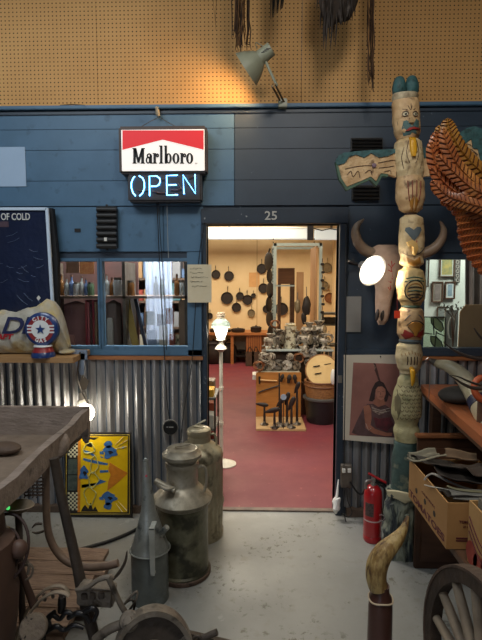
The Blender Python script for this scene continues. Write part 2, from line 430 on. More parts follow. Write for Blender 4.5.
# windows: frame plus pane
pane = glassmat('window_glass', '#f6f8f7', .8)
def window(n, x0, x1, z0, z1, m):
    f = .024
    bm = B(); bx(bm, x0 - f, x0, YW - .008, YW + .06, z0 - f, z1 + f, bev=.003); bx(bm, x1, x1 + f, YW - .008, YW + .06, z0 - f, z1 + f, bev=.003)
    bx(bm, x0, x1, YW - .008, YW + .06, z1, z1 + f, bev=.003); bx(bm, x0, x1, YW - .008, YW + .06, z0 - f, z0, bev=.003)
    w = struct('window_%d' % n, bm, m)
    bm = B(); bx(bm, x0, x1, YW + .03, YW + .034, z0, z1); obj('pane', bm, pane, w)
window(1, wx0, mx0, zwb + .02, zwt - .01, blue); window(2, mx1, wx1 - .01, zwb + .02, zwt - .01, blue); window(3, rx0 + .02, rx1 - .02, rzb + .015, rzt - .01, navy)

# back room
bm = B(); bx(bm, -2.6, 1.72, YB, YB + .1, 0, 3.1); struct('wall_back_room', bm, cream_wall)
bm = B(); bx(bm, -2.7, -2.6, YW + TH, YB, 0, 3.1); struct('wall_back_room_left', bm, cream_wall)
bm = B(); bx(bm, 1.66, 1.72, 4.9, YB, 0, 3.1); struct('wall_back_room_right', bm, cream_wall)
bm = B(); bx(bm, 1.66, XR, 4.9, 4.98, 0, 3.1); struct('wall_side_room', bm, pale_wall)
bm = B()
for px in (257,): pbox(bm, px - .4, 236, px + .4, 332, YB - .008, .008)
struct('trim_7', bm, mat('wall_batten', '#b89c72'))
bm = B(); a = P(150, 385, YB); bx(bm, -2.6, 1.66, YB - .02, YB, 0, .12); struct('baseboard_back', bm, mat('back_baseboard', '#b98d5c', '#a67c4e', scale=6))
# ------------------------------------------------------------ shared materials
black_pl = mat('black_plastic', '#1c1b1a', '#262422', scale=10, rough=.5)
dark_iron = mat('dark_iron', '#2c2724', '#3d342e', scale=14, rough=.6, metal=.4, bump=.2, bscale=50)
rust = mat('rusty_iron', '#4a3c33', '#5f4c3f', scale=9, rough=.75, metal=.25, bump=.4, bscale=45, c3='#3a2d26', s3=18)
greymetal = mat('worn_grey_metal', '#6b645b', '#54493f', scale=9, rough=.6, metal=.4, bump=.3, bscale=40, c3='#3d332b', s3=20)
white_pl = mat('white_plastic', '#d9d6cc', rough=.45)
paper_m = mat('aged_paper', '#d8cdb0', '#cdbf9e', scale=5, rough=.85)
ink = mat('black_ink', '#1a1a1c', rough=.7)
chrome = mat('bright_metal', '#c9c9c6', '#a9a8a4', scale=10, rough=.28, metal=.9)
cord_m = mat('black_cord', '#151515', rough=.6)
cardboard = mat('cardboard', '#a97f4d', '#9d7443', scale=4, rough=.85)

# ------------------------------------------------------------ lit cigarette sign
Y0 = YW - .13
t = thing('neon_sign', 'light-up red and white cigarette sign reading Marlboro over blue neon OPEN', 'sign')
bm = B(); pbox(bm, 118.5, 125.5, 206.5, 173, Y0, .12, bev=.012); o = obj('housing', bm, mat('sign_housing', '#4a3a31', '#3e302a', scale=8, rough=.5), t)
bm = B(); pbox(bm, 127.5, 169, 201.5, 201.5, Y0 + .02, .1, bev=.012); obj('neon_box', bm, mat('neon_box_black', '#3a3432', '#2f2a29', scale=8, rough=.4), t)
bm = B(); pbox(bm, 121.5, 129.5, 204.5, 170.8, Y0 - .006, .01, bev=.002)
face = obj('sign_face', bm, emat('lit_white_face', '#fff6ea', .5, '#efeae4'), t)
bm = B(); pp(bm, [(122.4, 130.3), (203.6, 130.3), (203.6, 149.5), (162.5, 139.5), (122.4, 149.7)], Y0 - .009, .003); obj('red_chevron', bm, emat('lit_red', '#e01c24', .38, '#d31d25'), face)
# slab-serif lettering, each character drawn from strokes and serifs
bm = B(); Yl = Y0 - .01
def stroke(x0, y0, x1, y1): pp(bm, [(x0, y0), (x1, y0), (x1, y1), (x0, y1)], Yl, .003)
def oval(cx, cy, rx, ry, ix, iy):
    n = 20; th = .003
    ou = [P(cx + rx * math.cos(2 * PI * k / n), cy + ry * math.sin(2 * PI * k / n), Yl) for k in range(n)]
    inn = [P(cx + ix * math.cos(2 * PI * k / n), cy + iy * math.sin(2 * PI * k / n), Yl) for k in range(n)]
    for k in range(n):
        k2 = (k + 1) % n; prism(bm, [ou[k], ou[k2], inn[k2], inn[k]], (0, th, 0))
yb, yt, xh = 163.5, 148, 153
stroke(133.2, yt, 135.8, yb); stroke(141.2, yt, 144, yb)
pp(bm, [(133.8, yt), (136.2, yt), (138.9, yb - 4), (137.6, yb)], Yl, .003); pp(bm, [(141.4, yt), (143.4, yt), (139.2, yb), (137.4, yb - 2)], Yl, .003)
for x0, x1 in ((132.4, 136.6), (140.4, 144.9)): stroke(x0, yb - .9, x1, yb)
stroke(132.4, yt, 135.5, yt + .9); stroke(141.8, yt, 144.9, yt + .9)
def la(x):  # a
    oval(x + 2.4, 160.2, 2.4, 3.4, .9, 2.2); stroke(x + 4, 155, x + 6.4, yb); stroke(x + 4.5, yb - .9, x + 7.2, yb); oval(x + 3.6, 155.6, 2.7, 2.3, 1.2, 1.1)
def lr(x): stroke(x, xh, x + 2.5, yb); stroke(x - .8, yb - .9, x + 3.4, yb); stroke(x - .8, xh, x + 1, xh + .9); oval(x + 3.9, 155.3, 1.7, 2.0, .3, .5)
def lo_(x): oval(x + 3.6, 158.3, 3.6, 5.4, 1.2, 4.2)
la(145.6); lr(153.4)
stroke(160, 145.5, 162.4, yb); stroke(159, yb - .9, 163.4, yb); stroke(159, 145.5, 161, 146.4)
stroke(164.6, 145.5, 166.9, yb); stroke(163.8, 145.5, 165.5, 146.4); oval(168.6, 158.3, 3.1, 5.2, 1, 4)
lo_(172.3); lr(180.6); lo_(186)
obj('lettering', bm, ink, face)
bm = B(); text(bm, 'TM', .012, P(196, 163.5, Y0 - .008), th=.002); obj('small_print', bm, ink, face)
neon = emat('blue_neon', '#5fb4ff', 7.0, '#cfe6ff')
def ntube(pts, name='neon_letter'):
    bm = B(); tube(bm, [P(x, y, Y0 + .002) for x, y in pts], .0042, 8); return obj(name, bm, neon, t)
n = 9
ntube([(136.6 - 5.2 * math.cos(PI * (k / n) * .82 - .95 + .8) , 185 + 0) for k in range(1)] and [(136.5 - 1.6, 176.3), (133, 178.5), (131.3, 183), (131.4, 188), (133, 193), (135.6, 196)])
ntube([(139.5, 196), (142.6, 193), (144.4, 188), (144.3, 182), (142.6, 178), (139, 175.8)])
ntube([(149.6, 196), (149.4, 176.2), (156.5, 176), (159.7, 178.3), (160.2, 181.5), (159, 184.8), (156.4, 186.2), (150.8, 186.3)])
ntube([(177.5, 175.2), (166.6, 175.6), (166.9, 195.2), (177.8, 194.8)]); ntube([(168, 185), (176.6, 184.8)])
ntube([(184, 194), (183, 175), (195.4, 193.5), (195, 174.2)])
bm = B()
for (x0, y0_, x1, y1_) in ((137, 190, 149, 190), (152, 191, 166, 193), (158, 180, 166, 178), (170, 190, 184, 188), (188, 178, 194, 176), (178, 183, 183, 190)):
    tube(bm, [P(x0, y0_, Y0 + .012), P((x0 + x1) / 2, (y0_ + y1_) / 2 + 1, Y0 + .01), P(x1, y1_, Y0 + .012)], .0045, 6)
split_obj('blacked_tube', bm, mat('tube_paint', '#5a4038', rough=.4), t)
bm = B(); tube(bm, [P(140, 127.5, Y0 + .06), P(150, 121.5, Y0 + .08), P(159.5, 117, YW - .02), P(168, 122.5, Y0 + .08), P(178, 127.5, Y0 + .06)], .0022, 6); obj('hanging_wire', bm, greymetal, t)
bm = B(); lathe(bm, [(0, 0), (.012, .004), (.017, .025), (.012, .05), (.015, .062), (0, .07)], P(158.5, 117, YW - .03), (-.15, -.25, 1), 10)
tag(obj('hanger_knob', bm, mat('chipped_cream', '#b5a68c', '#8d7f6a', scale=20)), 'cream wooden knob holding the wire above the red and white sign', 'knob')
# cords that fall from the sign
bm = B(); tube(bm, sm([P(157, 202, YW - .05), P(158, 225, YW - .05), P(159.5, 262, YW - .045), P(161.5, 300, YW - .045), P(164, 345, YW - .045), P(167, 400, YW - .04), P(170, 422, YW - .04)], 5), .0038, 6)
tag(obj('sign_cord', bm, cord_m), 'black power cord running from the neon sign down to the round black plug', 'cord')
bm = B(); tube(bm, sm([P(158.5, 202, YW - .06), P(160.5, 240, YW - .07), P(164, 290, YW - .06), P(166.5, 350, YW - .06)], 5), .003, 6)
tag(obj('sign_cord', bm, cord_m), 'thinner black cord just right of the main one crossing the window', 'cord')
bm = B(); tube(bm, sm([P(167, 201, YW - .05), P(167.5, 230, YW - .05), P(168.5, 258, YW - .05)], 4), .0022, 6)
tag(obj('pull_string', bm, mat('grey_string', '#8c8f8c')), 'short grey string hanging below the neon sign to the top of the window', 'string')
bm = B(); tube(bm, sm([P(205, 222, YW - .045), P(200, 250, YW - .045), P(196, 300, YW - .045), P(193, 350, YW - .045), P(190, 375, YW - .045), P(184, 410, YW - .045), P(181, 440, YW - .045)], 5), .0032, 6)
tag(obj('door_side_cord', bm, cord_m), 'black cord looping from the door corner past the note to behind the milk cans', 'cord')
t = thing('round_plug', 'round black disc with white print hanging on the corrugated metal', 'sign')
bm = B(); c = P(170, 428, YW - .06); lathe(bm, [(0, 0), (.05, 0), (.055, .008), (.05, .02), (0, .022)], c + Vector((0, .02, 0)), (0, -1, 0), 24); obj('disc', bm, mat('disc_black', '#161616', rough=.35), t)
bm = B(); lathe(bm, [(.0555, 0), (.059, .004), (.0555, .01)], c + Vector((0, .022, 0)), (0, -1, 0), 24); obj('rim', bm, mat('disc_rim', '#a9a59b', rough=.4, metal=.5), t)
bm = B(); bx(bm, c.x - .026, c.x - .012, c.y - .005, c.y - .003, c.z + .005, c.z + .011); bx(bm, c.x - .006, c.x + .026, c.y - .005, c.y - .003, c.z + .004, c.z + .011); split_obj('print', bm, mat('faded_print', '#8c8a86'), t)

# black ribbed chime box
t = thing('chime_box', 'black ribbed metal box mounted on the blue wall left of the sign', 'speaker')
bm = B(); pbox(bm, 97, 206, 117, 249, YW - .035, .033, bev=.008); obj('box', bm, black_pl, t)
bm = B()
for k in range(7):
    a = P(97, 209.5 + k * 6.1, YW - .038); b = P(117, 209.5 + k * 6.1, YW - .038); tube(bm, [a, b], .0185, 10)
obj('ribs', bm, black_pl, t)
bm = B(); pbox(bm, 104, 237.5, 106.8, 241, YW - .062, .006); obj('white_sticker', bm, white_pl, t)
bm = B()
for y in (205.5, 249.5): lathe(bm, [(0, 0), (.008, 0), (.008, .01), (0, .012)], P(107, y, YW - .02), (0, -1, 0), 10)
split_obj('lug', bm, black_pl, t)
bm = B(); pbox(bm, -12, 147, 25.5, 186.5, YW - .006, .005); tag(obj('paper_sheet', bm, mat('pale_blue_paper', '#a3b9d0', '#99b0c8', scale=3, rough=.6)), 'blank pale blue sheet taped high on the blue planks at far left', 'paper')
bm = B(); pbox(bm, 74.5, 228.5, 80.5, 232, YW - .001, .02); tag(obj('wall_hole', bm, mat('hole_dark', '#1a1410')), 'small dark oval knot hole in the blue wall board', 'hole')

# navy poster board, leaning on the shelf
t = thing('poster_board', 'large navy board in plastic wrap with white frame, reads OF COLD', 'poster')
Ya = YW - .12; A = [(-60, 208), (47, 208.5), (53.5, 318), (-60, 318)]
def fr4(bm, quad, w, Y, th, Yb=None):
    q = [P(x, y, Y) for x, y in quad]; c = sum(q, Vector()) / 4
    for i in range(4):
        a, b = q[i], q[(i + 1) % 4]; ia = a + (c - a).normalized() * w * 1.4; ib = b + (c - b).normalized() * w * 1.4
        prism(bm, [a, b, ib, ia], (0, th, 0))
bm = B(); pp(bm, A, Ya, .03); panel = obj('panel', bm, mat('navy_print', '#131b33', '#1a2542', scale=2.5, rough=.3, bump=1.2, bscale=7, coat=.6), t)
bm = B()
for a, b, w in (((-60, 209), (47, 209), .02), ((47, 208), (53.5, 318), .02)):
    beam(bm, P(*a, Ya - .004), P(*b, Ya - .004), w, .02, up=(0, 1, 0), bev=.002)
obj('frame', bm, mat('white_frame', '#c4d4e4', rough=.5), t)
bm = B(); text(bm, 'OF COLD', .066, P(15.5, 217, Ya - .004), th=.004, xs=.72, bold=.0008); obj('lettering', bm, mat('print_white', '#c9c9c4', rough=.6), panel)
bm = B(); pbox(bm, -40, 221.5, 8.5, 227, Ya - .003, .003); obj('printed_bar', bm, mat('print_maroon', '#4a3640'), panel)
bm = B(); pp(bm, [(38.5, 295.5), (40.5, 298), (38.5, 300.5), (36.5, 298)], Ya - .004, .003); obj('printed_diamond', bm, white_pl, panel)
bm = B()
random.seed(3)
for k in range(16):
    x, y = random.uniform(-5, 44), random.uniform(225, 300); l = random.uniform(8, 26); s = random.choice((.9, -.4, .25))
    tube(bm, [P(x, y, Ya - .002), P(x + l * .25, y + l * s * .25 + 1, Ya - .004), P(x + l * .45, y + l * s * .45, Ya - .002)], .0016, 5, flat=.6)
split_obj('plastic_wrap_crease', bm, mat('clear_wrap', '#7f8ca6', rough=.15, coat=1), panel)
bm = B(); pp(bm, [(47.5, 208), (52, 208), (57.5, 260), (57.5, 318), (54, 318)], Ya + .03, .05); obj('gap_strip', bm, mat('gap_shade', '#16171a', rough=.8), t)  # dark strip put in for the shadowy gap beside the board

# shelf under it
zsh = Pz(20, 357, 0).z
ysh = YW - .4; zsh = P(20, 357.5, ysh).z
bm = B(); xe = P(90, 351, YW - .03).x
prism(bm, [(XL + 1.2, ysh, zsh), (P(73, 357, ysh).x, ysh, zsh), (P(76, 356, ysh + .05).x, ysh + .04, zsh), (xe, YW - .03, zsh), (XL + 1.2, YW - .03, zsh)], (0, 0, -.035))
tag(obj('plank_shelf', bm, mat('pine_plank', '#b08a5c', '#946e44', scale=3, rough=.65, stretch=(1, 8, 8), bump=.15)), 'rough pine plank shelf under the left window holding the sack and globe', 'shelf')
# flour sack
t = thing('grain_sack', 'lumpy cream cloth sack with navy AD and red AFT print, lying on the shelf', 'sack')
prof_t = [(-40, 322), (-15, 315), (0, 310), (14, 312.5), (28, 308), (38, 306.5), (48, 300), (56, 302.5), (62, 312), (66, 328), (69, 340), (70, 347)]
Ys = ysh + .17
def top_at(px):
    for (a, ya), (b, yb_) in zip(prof_t, prof_t[1:]):
        if a <= px <= b: return ya + (yb_ - ya) * (px - a) / (b - a)
    return prof_t[-1][1]
zb = zsh + .002
def sackf(u, v):
    px = -40 + 110 * u; z1 = P(px, top_at(px), Ys).z; hh = (z1 - zb) / 2; x = P(px, 330, Ys).x
    a = 2 * PI * v; e = math.sin(PI * min(1, max(0, u))) ** .35 if u > .5 else 1
    e = min(1, (1 - u) * 9 + .08) ** .5; ry = .085 * e
    cz = zb + hh + (0 if u < .97 else -.0)
    sz = math.copysign(abs(math.sin(a)) ** .75, math.sin(a)); p = Vector((x, Ys + ry * math.cos(a), cz + hh * sz))
    nn = noise.noise(Vector((x * 9, a * 1.2, 3))) + .6 * noise.noise(Vector((x * 22, a * 3, 7)))
    return p + Vector((0, math.cos(a), max(0, math.sin(a)) + .2 * math.sin(a))) * .02 * nn
bm = B(); surf(bm, sackf, 60, 40); bmesh.ops.remove_doubles(bm, verts=bm.verts, dist=.0005)
sack = obj('sack_body', bm, mat('sack_cloth', '#b5b2a6', '#a39d8e', scale=10, rough=.85, bump=1.5, bscale=18, c3='#b8a46c', s3=3, lo3=.52, hi3=.6), t, ang=80)
def on_sack(s, x, y, size, xs, shear, m, n_):
    bm = B(); text(bm, s, size, P(x, y, Ys - .1), th=.001, xs=xs, shear=shear, bold=.0025)
    for v in bm.verts:
        best = 0; zz = v.co.z; d = P(x, y, Ys).z
        z1 = P(x, top_at(x), Ys).z; hh = (z1 - zb) / 2; sn = max(-.99, min(.99, (zz - zb - hh) / hh)); a = -math.acos(0) 
        co = math.sqrt(max(0, 1 - abs(sn) ** 2.67)); v.co.y = Ys - .085 * co - .011 + (v.co.y - (Ys - .1))
    obj(n_, bm, m, sack)
on_sack('AD', .5, 326.5, .155, 1.3, .25, mat('navy_ink', '#1b2147', rough=.85), 'printed_letters')
on_sack('I', 23, 326.5, .155, 1.2, .25, MATS['navy_ink'], 'printed_letters')
on_sack('RAFT', 1, 337, .045, 1.35, .25, mat('red_ink', '#a5232a', rough=.85), 'printed_word')
bm = B(); ell(bm, (P(69, 345, Ys).x, Ys - .02, zsh + .02), .055, .07, .018, nz=.25, ns=14); obj('sack_corner', bm, MATS['sack_cloth'], t)

# gas globe
t = thing('gas_globe', 'round blue red and white CITY GAS globe with star on small pedestal', 'globe')
Yg = ysh + .04; c = P(42.5, 329, Yg); r = S(17.3, Yg)
nblue = mat('globe_blue', '#24407a', '#1e3566', scale=6, rough=.3, coat=.4); nred = mat('globe_red', '#8a2a2c', rough=.35); nwhite = mat('globe_white', '#e2e4e2', rough=.35)
ax = Vector((0, -1, 0)); th = S(4.5, Yg)
bm = B(); lathe(bm, [(0, -th), (r * .85, -th), (r * .98, -th * .6), (r, 0), (r * .97, th * .6), (r * .86, th * .92), (0, th * .92)], c, ax, 40); g = obj('globe_body', bm, nblue, t)
bm = B(); lathe(bm, [(0, th * .9), (r * .76, th * .9), (r * .77, th * 1.0), (0, th * 1.0)], c, ax, 40); obj('red_ring', bm, nred, g)
bm = B(); lathe(bm, [(0, th * 1.0), (r * .54, th * 1.0), (r * .54, th * 1.07), (0, th * 1.07)], c, ax, 36); obj('white_disc', bm, nwhite, g)
yf = c.y - th * 1.07 - .001
bm = B()
pts = []
for k in range(10):
    rr = r * (.3 if k % 2 == 0 else .125); a = PI / 2 + k * PI / 5; pts.append((c.x + rr * math.cos(a), yf, c.z + rr * math.sin(a)))
prism(bm, pts, (0, -.003, 0)); obj('star', bm, nblue, g)
bm = B()
for s in (-1, 1):
    for dz in (.17, -.02, -.21):
        xa, xb = c.x + s * r * .5, c.x + s * r * .8; bx(bm, min(xa, xb), max(xa, xb), yf + .002, yf + .008, c.z + r * (dz - .0), c.z + r * (dz + .09))
split_obj('white_stripe', bm, nwhite, g)
bm = B()
for s, base, sgn in (('CITY', 90, 1), ('GAS', -90, -1)):
    bm = B()
    for i, ch in enumerate(s):
        a = math.radians(base + sgn * (-(i - (len(s) - 1) / 2)) * 21); rr = r * .67
        U = Vector((math.sin(a) * sgn, 0, -math.cos(a) * sgn)); V = Vector((math.cos(a) * sgn, 0, math.sin(a) * sgn))
        text(bm, ch, r * .3, (c.x + rr * math.cos(a), yf + .004, c.z + rr * math.sin(a)), U, V, th=.004, bold=.0012)
    obj('lettering', bm, nwhite, g)
zp = zsh
bm = B(); lathe(bm, [(0, .034), (r * .62, .034), (r * .5, .062), (r * .48, c.z - r * .98 - zp)], (c.x, c.y, zp), seg=28); obj('pedestal', bm, nred, t)
bm = B(); lathe(bm, [(0, 0), (r * .68, 0), (r * .68, .018), (r * .58, .036), (0, .036)], (c.x, c.y, zp), seg=28); obj('pedestal_base', bm, nblue, t)
bm = B(); lathe(bm, [(r * .46, c.z - r * .98 - zp - .008), (r * .53, c.z - r * .98 - zp - .004), (r * .5, c.z - r * .98 - zp + .004)], (c.x, c.y, zp), seg=28); obj('neck_ring', bm, nwhite, t)

# clamp lamp under the shelf corner
t = thing('clamp_lamp', 'glowing clip lamp hanging by its arm below the shelf corner', 'lamp')
Yc = ysh + .25
bm = B(); pbox(bm, 72, 350, 87, 360, Yc - .1, .012, bev=.002); pp(bm, [(73, 356), (85, 353), (83.5, 375), (80, 375)], Yc - .1, .01); obj('clamp', bm, mat('blue_grey_metal', '#8a98a8', rough=.4, metal=.5), t)
bm = B(); tube(bm, sm([P(80, 352, Yc - .11), P(78, 368, Yc - .12), P(77.5, 378, Yc - .1), P(82, 392, Yc - .02), P(88, 404, Yc + .0)], 5), .005, 6); tube(bm, [P(79.5, 372, Yc - .09), P(89, 405, Yc - .01)], .003, 6); obj('arm', bm, greymetal, t)
lc = P(85, 413, Yc + .02); lr_ = S(9.6, Yc)
bm = B(); ell(bm, lc, lr_, lr_, lr_, seg=20, rings=12); obj('bulb', bm, emat('hot_bulb', '#fff3dc', 14), t)
bm = B(); lathe(bm, [(lr_ * .5, 0), (lr_ * .62, .03), (lr_ * .35, .06), (lr_ * .35, .09), (0, .09)], lc + Vector((-.02, .03, lr_ * .72)), (-.25, .4, .8), 16); obj('socket', bm, white_pl, t)
point('clamp_lamp_light', lc + Vector((0.0, -.075, -.06)), 2.6, (1, .93, .8), .04)
t = thing('paper_tag', 'small brown cardboard tag hanging below the shelf corner', 'tag')
bm = B(); pp(bm, [(83, 375), (89, 381), (86.5, 389), (82.5, 390), (79, 383)], Yc - .14, .002); obj('card', bm, mat('tag_card', '#7f705c', '#6d604e', scale=9), t)
bm = B(); tube(bm, [P(84, 361, Yc - .115), P(85.5, 369, Yc - .14), P(83.5, 378, Yc - .142)], .0015, 5); obj('string', bm, white_pl, t)

# handwritten note, number plate, papers
t = thing('handwritten_note', 'yellowed note with handwriting pinned beside the door frame', 'note')
bm = B(); pbox(bm, 187.5, 264.5, 211.5, 302.5, YW - .05, .003); nt_ = obj('sheet', bm, paper_m, t)
bm = B(); random.seed(5)
for r_, (a, b) in enumerate(((190, 200), (190, 203), (191, 207), (190, 201), (192, 205))):
    x = a
    while x < b:
        w = random.uniform(.8, 2.2); tube(bm, [P(x, 268.5 + r_ * 4.4 + random.uniform(-.8, .8), YW - .052), P(x + w, 268.5 + r_ * 4.4 + random.uniform(-.9, .9), YW - .052)], .0013, 4); x += w * random.uniform(.8, 1.6)
split_obj('handwritten_stroke', bm, ink, nt_)
bm = B(); text(bm, '25', .085, P(271, 216, YW - .034), th=.004, xs=1.1, bold=.0008); tag(obj('house_number', bm, mat('number_white', '#b9b6ae', rough=.6)), 'white painted number 25 on the dark header over the doorway', 'number')
t = thing('wall_notice', 'blank grey paper notice on the dark wall under the horned skull', 'paper')
bm = B(); pbox(bm, 342.5, 296.5, 361, 332, YW - .008, .003); obj('sheet', bm, mat('grey_paper', '#8e8b85', '#82807b', scale=5), t)
# vents
def vent(x0, y0, x1, y1, label):
    t = thing('wall_vent', label, 'vent')
    bm = B(); pbox(bm, x0, y0, x1, y1, YW - .02, .02, bev=.003); obj('vent_box', bm, black_pl, t)
    bm = B(); n = 4
    for k in range(n):
        y = y0 + (y1 - y0) * (k + .5) / n; a, b = P(x0 + 1, y, YW - .028), P(x1 - 1, y, YW - .028); beam(bm, a, b, .022, .006, up=(0, -.6, 1))
    obj('louvers', bm, black_pl, t)
vent(351, 137.5, 383, 151, 'black louvred vent high on the dark wall behind the totem wing')
vent(352, 185, 380, 200, 'black louvred vent below the left totem wing')
# red paint-can bits on ledge
bm = B(); tube(bm, [P(60, 105.5, YW + .01), P(72, 104.5, YW), P(85, 105.5, YW + .01)], .004, 5); tag(obj('dry_twig', bm, mat('twig', '#5a4632')), 'dry twig lying on the ledge below the pegboard', 'twig')
# ------------------------------------------------------------ window displays (behind the left windows)
oak = mat('orange_pine', '#a86a38', '#94592c', scale=4, rough=.55, stretch=(1, 5, 9), bump=.1)
brownwood = mat('brown_wood', '#5a3f2c', '#4b3323', scale=5, rough=.6, stretch=(1, 1, 7), bump=.1)
ply = mat('plywood_panel', '#b58a5e', '#a87c50', scale=3, rough=.6, stretch=(6, 6, 1))
YD = 3.72
zsA = P(120, 296, YD).z; zfl = P(120, 352, YD).z
t = thing('display_shelf', 'brown display shelving standing behind the two left windows', 'shelf')
x0, x1 = P(40, 300, YD).x, P(188, 300, YD).x
bm = B(); bx(bm, x0, x1, YD, YD + .32, zsA - .02, zsA); obj('shelf_board', bm, mat('grey_brown_wood', '#6b574a', '#5c4a3e', scale=5, stretch=(1, 5, 5)), t)
bm = B(); bx(bm, x0, x1, YD, YD + .36, zfl - .04, zfl - .02); obj('shelf_board', bm, MATS['grey_brown_wood'], t)
bm = B(); bx(bm, x0, P(128, 300, YD).x, YD + .34, YD + .36, zfl - .02, zsA + .5); obj('back_panel', bm, mat('mauve_back', '#6a4b48', '#5b4644', scale=5, rough=.9), t)
for px in (46, 124, 186):
    bm = B(); a = P(px, 300, YD).x; bx(bm, a - .012, a + .012, YD, YD + .33, 0, P(px, 262, YD).z); obj('upright', bm, greymetal, t)
# bottles and jars on the shelf
gl = [mat('bottle_clear', '#a9b4b8', rough=.12, trans=.6), mat('bottle_blue', '#5f79a8', rough=.12, trans=.5), mat('bottle_amber', '#7b5530', rough=.15, trans=.4), mat('bottle_green', '#4f6650', rough=.15, trans=.4)]
def bottle_bm(r, h):
    bm = B(); lathe(bm, [(0, 0), (r, 0), (r, h * .6), (r * .8, h * .7), (r * .35, h * .8), (r * .35, h), (0, h)], (0, 0, 0), seg=12); return bm
proto = {}
def bottle(kind, mi, label, loc, s):
    if (kind, mi) not in proto:
        r = thing('glass_bottle' if kind == 'b' else 'glass_jar', label, 'bottle' if kind == 'b' else 'jar', 'old glass in the left window display')
        if kind == 'b':
            obj('bottle_body', bottle_bm(.022, .15), gl[mi], r); bm = B(); cyl(bm, (0, 0, .15), (0, 0, .162), .009, seg=8); obj('stopper', bm, brownwood, r)
        else:
            bm = B(); lathe(bm, [(0, 0), (.03, 0), (.03, .085), (.024, .1), (0, .1)], (0, 0, 0), seg=14); obj('jar_body', bm, gl[mi], r)
            bm = B(); cyl(bm, (0, 0, .1), (0, 0, .115), .025, seg=12); obj('lid', bm, greymetal, r)
        ROOTS.remove(r); r.location = loc; r.scale = (s,) * 3; proto[(kind, mi)] = r; return r
    return dup(proto[(kind, mi)], loc, label, sc=s)
row = [(62, 'b', 2, 1), (67, 'b', 0, .85), (72, 'b', 1, .95), (77, 'j', 0, .9), (82, 'b', 0, .9), (86.5, 'b', 1, .8), (91, 'j', 3, .9), (107, 'b', 0, 1), (112, 'b', 2, .85), (118, 'j', 0, 1.2), (125, 'b', 0, .9), (131, 'j', 2, 1), (156, 'b', 0, .9), (162, 'b', 3, .8), (177, 'b', 2, 1), (183, 'j', 0, 1)]
col = {0: 'clear', 1: 'bluish', 2: 'amber', 3: 'green'}
nth = ['first', 'second', 'third', 'fourth', 'fifth', 'sixth', 'seventh', 'eighth', 'ninth', 'tenth', 'eleventh', 'twelfth', 'thirteenth', 'fourteenth', 'fifteenth', 'sixteenth']
for i, (px, k, mi, s) in enumerate(row):
    a = P(px, 296, YD + .09); win = 'first' if px < 100 else 'second'
    bottle(k, mi, '%s glass %s, %s from the left in the row on the window display shelf' % (col[mi], 'bottle' if k == 'b' else 'jar', nth[i]), (a.x, YD + .09, zsA), s * 1.05)
def flat(name, label, cat, px, Y, th, m, parent=None, group=None):
    bm = B(); pp(bm, px, Y, th); o = obj(name, bm, m, parent)
    if parent is None: tag(o, label, cat, group)
    return o
flat('price_card', 'orange and cream printed card propped above the jars in the first window', 'card', [(80, 261), (94, 261), (94, 274), (80, 274)], YD + .12, .004, mat('orange_card', '#c98d55', '#b0653a', scale=30))
flat('dark_book', 'dark brown bound book upright behind the jars in the first window', 'book', [(66, 261), (79, 261), (79, 273), (66, 273)], YD + .2, .03, brownwood)
def bag(px0, px1, y0, y1, Y, m, label, name='cloth_bag', cat='bag', seed=0):
    a, b = P(px0, y1, Y), P(px1, y0, Y); zc = zfl - .02
    zt_ = b.z
    def f(u, v):
        an = 2 * PI * u; zz = v; r = (1 - .12 * v) * (1 if v > .03 else .9) * (.02 if v > .995 else 1)
        n_ = 1 + .14 * noise.noise(Vector((math.cos(an) * 2.5, math.sin(an) * 2.5 + seed, v * 1.5)))
        return Vector(((a.x + b.x) / 2 + (b.x - a.x) / 2 * r * n_ * math.cos(an), Y + .06 + .055 * r * n_ * math.sin(an), zc + (zt_ - zc) * v))
    bm = B(); surf(bm, f, 28, 14); bmesh.ops.remove_doubles(bm, verts=bm.verts, dist=.0003); return tag(obj(name, bm, m, ang=70), label, cat)
bag(61, 87, 301, 346, YD + .04, mat('dusky_pink_cloth', '#8f6464', '#7c5252', scale=6, rough=.7, bump=.4, bscale=20), 'dusky pink plastic-wrapped bundle standing in the first window')
for i in range(5):
    a = P(86.5 + i * 2.4, 300, YD + .05); bm = B(); bx(bm, a.x - .007, a.x + .007, YD + .03, YD + .16, zfl - .019, P(90, 300 + (i % 3) * 2, YD + .05).z)
    tag(obj('record_album', bm, mat(('album_red', 'album_rose', 'album_dark', 'album_red2', 'album_tan')[i], ('#9a3440', '#b05c62', '#4b2a2e', '#8e2f3a', '#8b6f55')[i], rough=.4)), 'thin %s album, %s of the five upright by the window mullion' % (('crimson', 'rose', 'near-black', 'deep red', 'tan')[i], nth[i]), 'album', 'albums beside the window mullion')
bag(104, 120, 300, 349, YD + .04, mat('taupe_wrap', '#6f5c55', '#5e4d47', scale=6, rough=.5, bump=.4, bscale=20), 'taupe wrapped bundle at the left of the second window', seed=4)
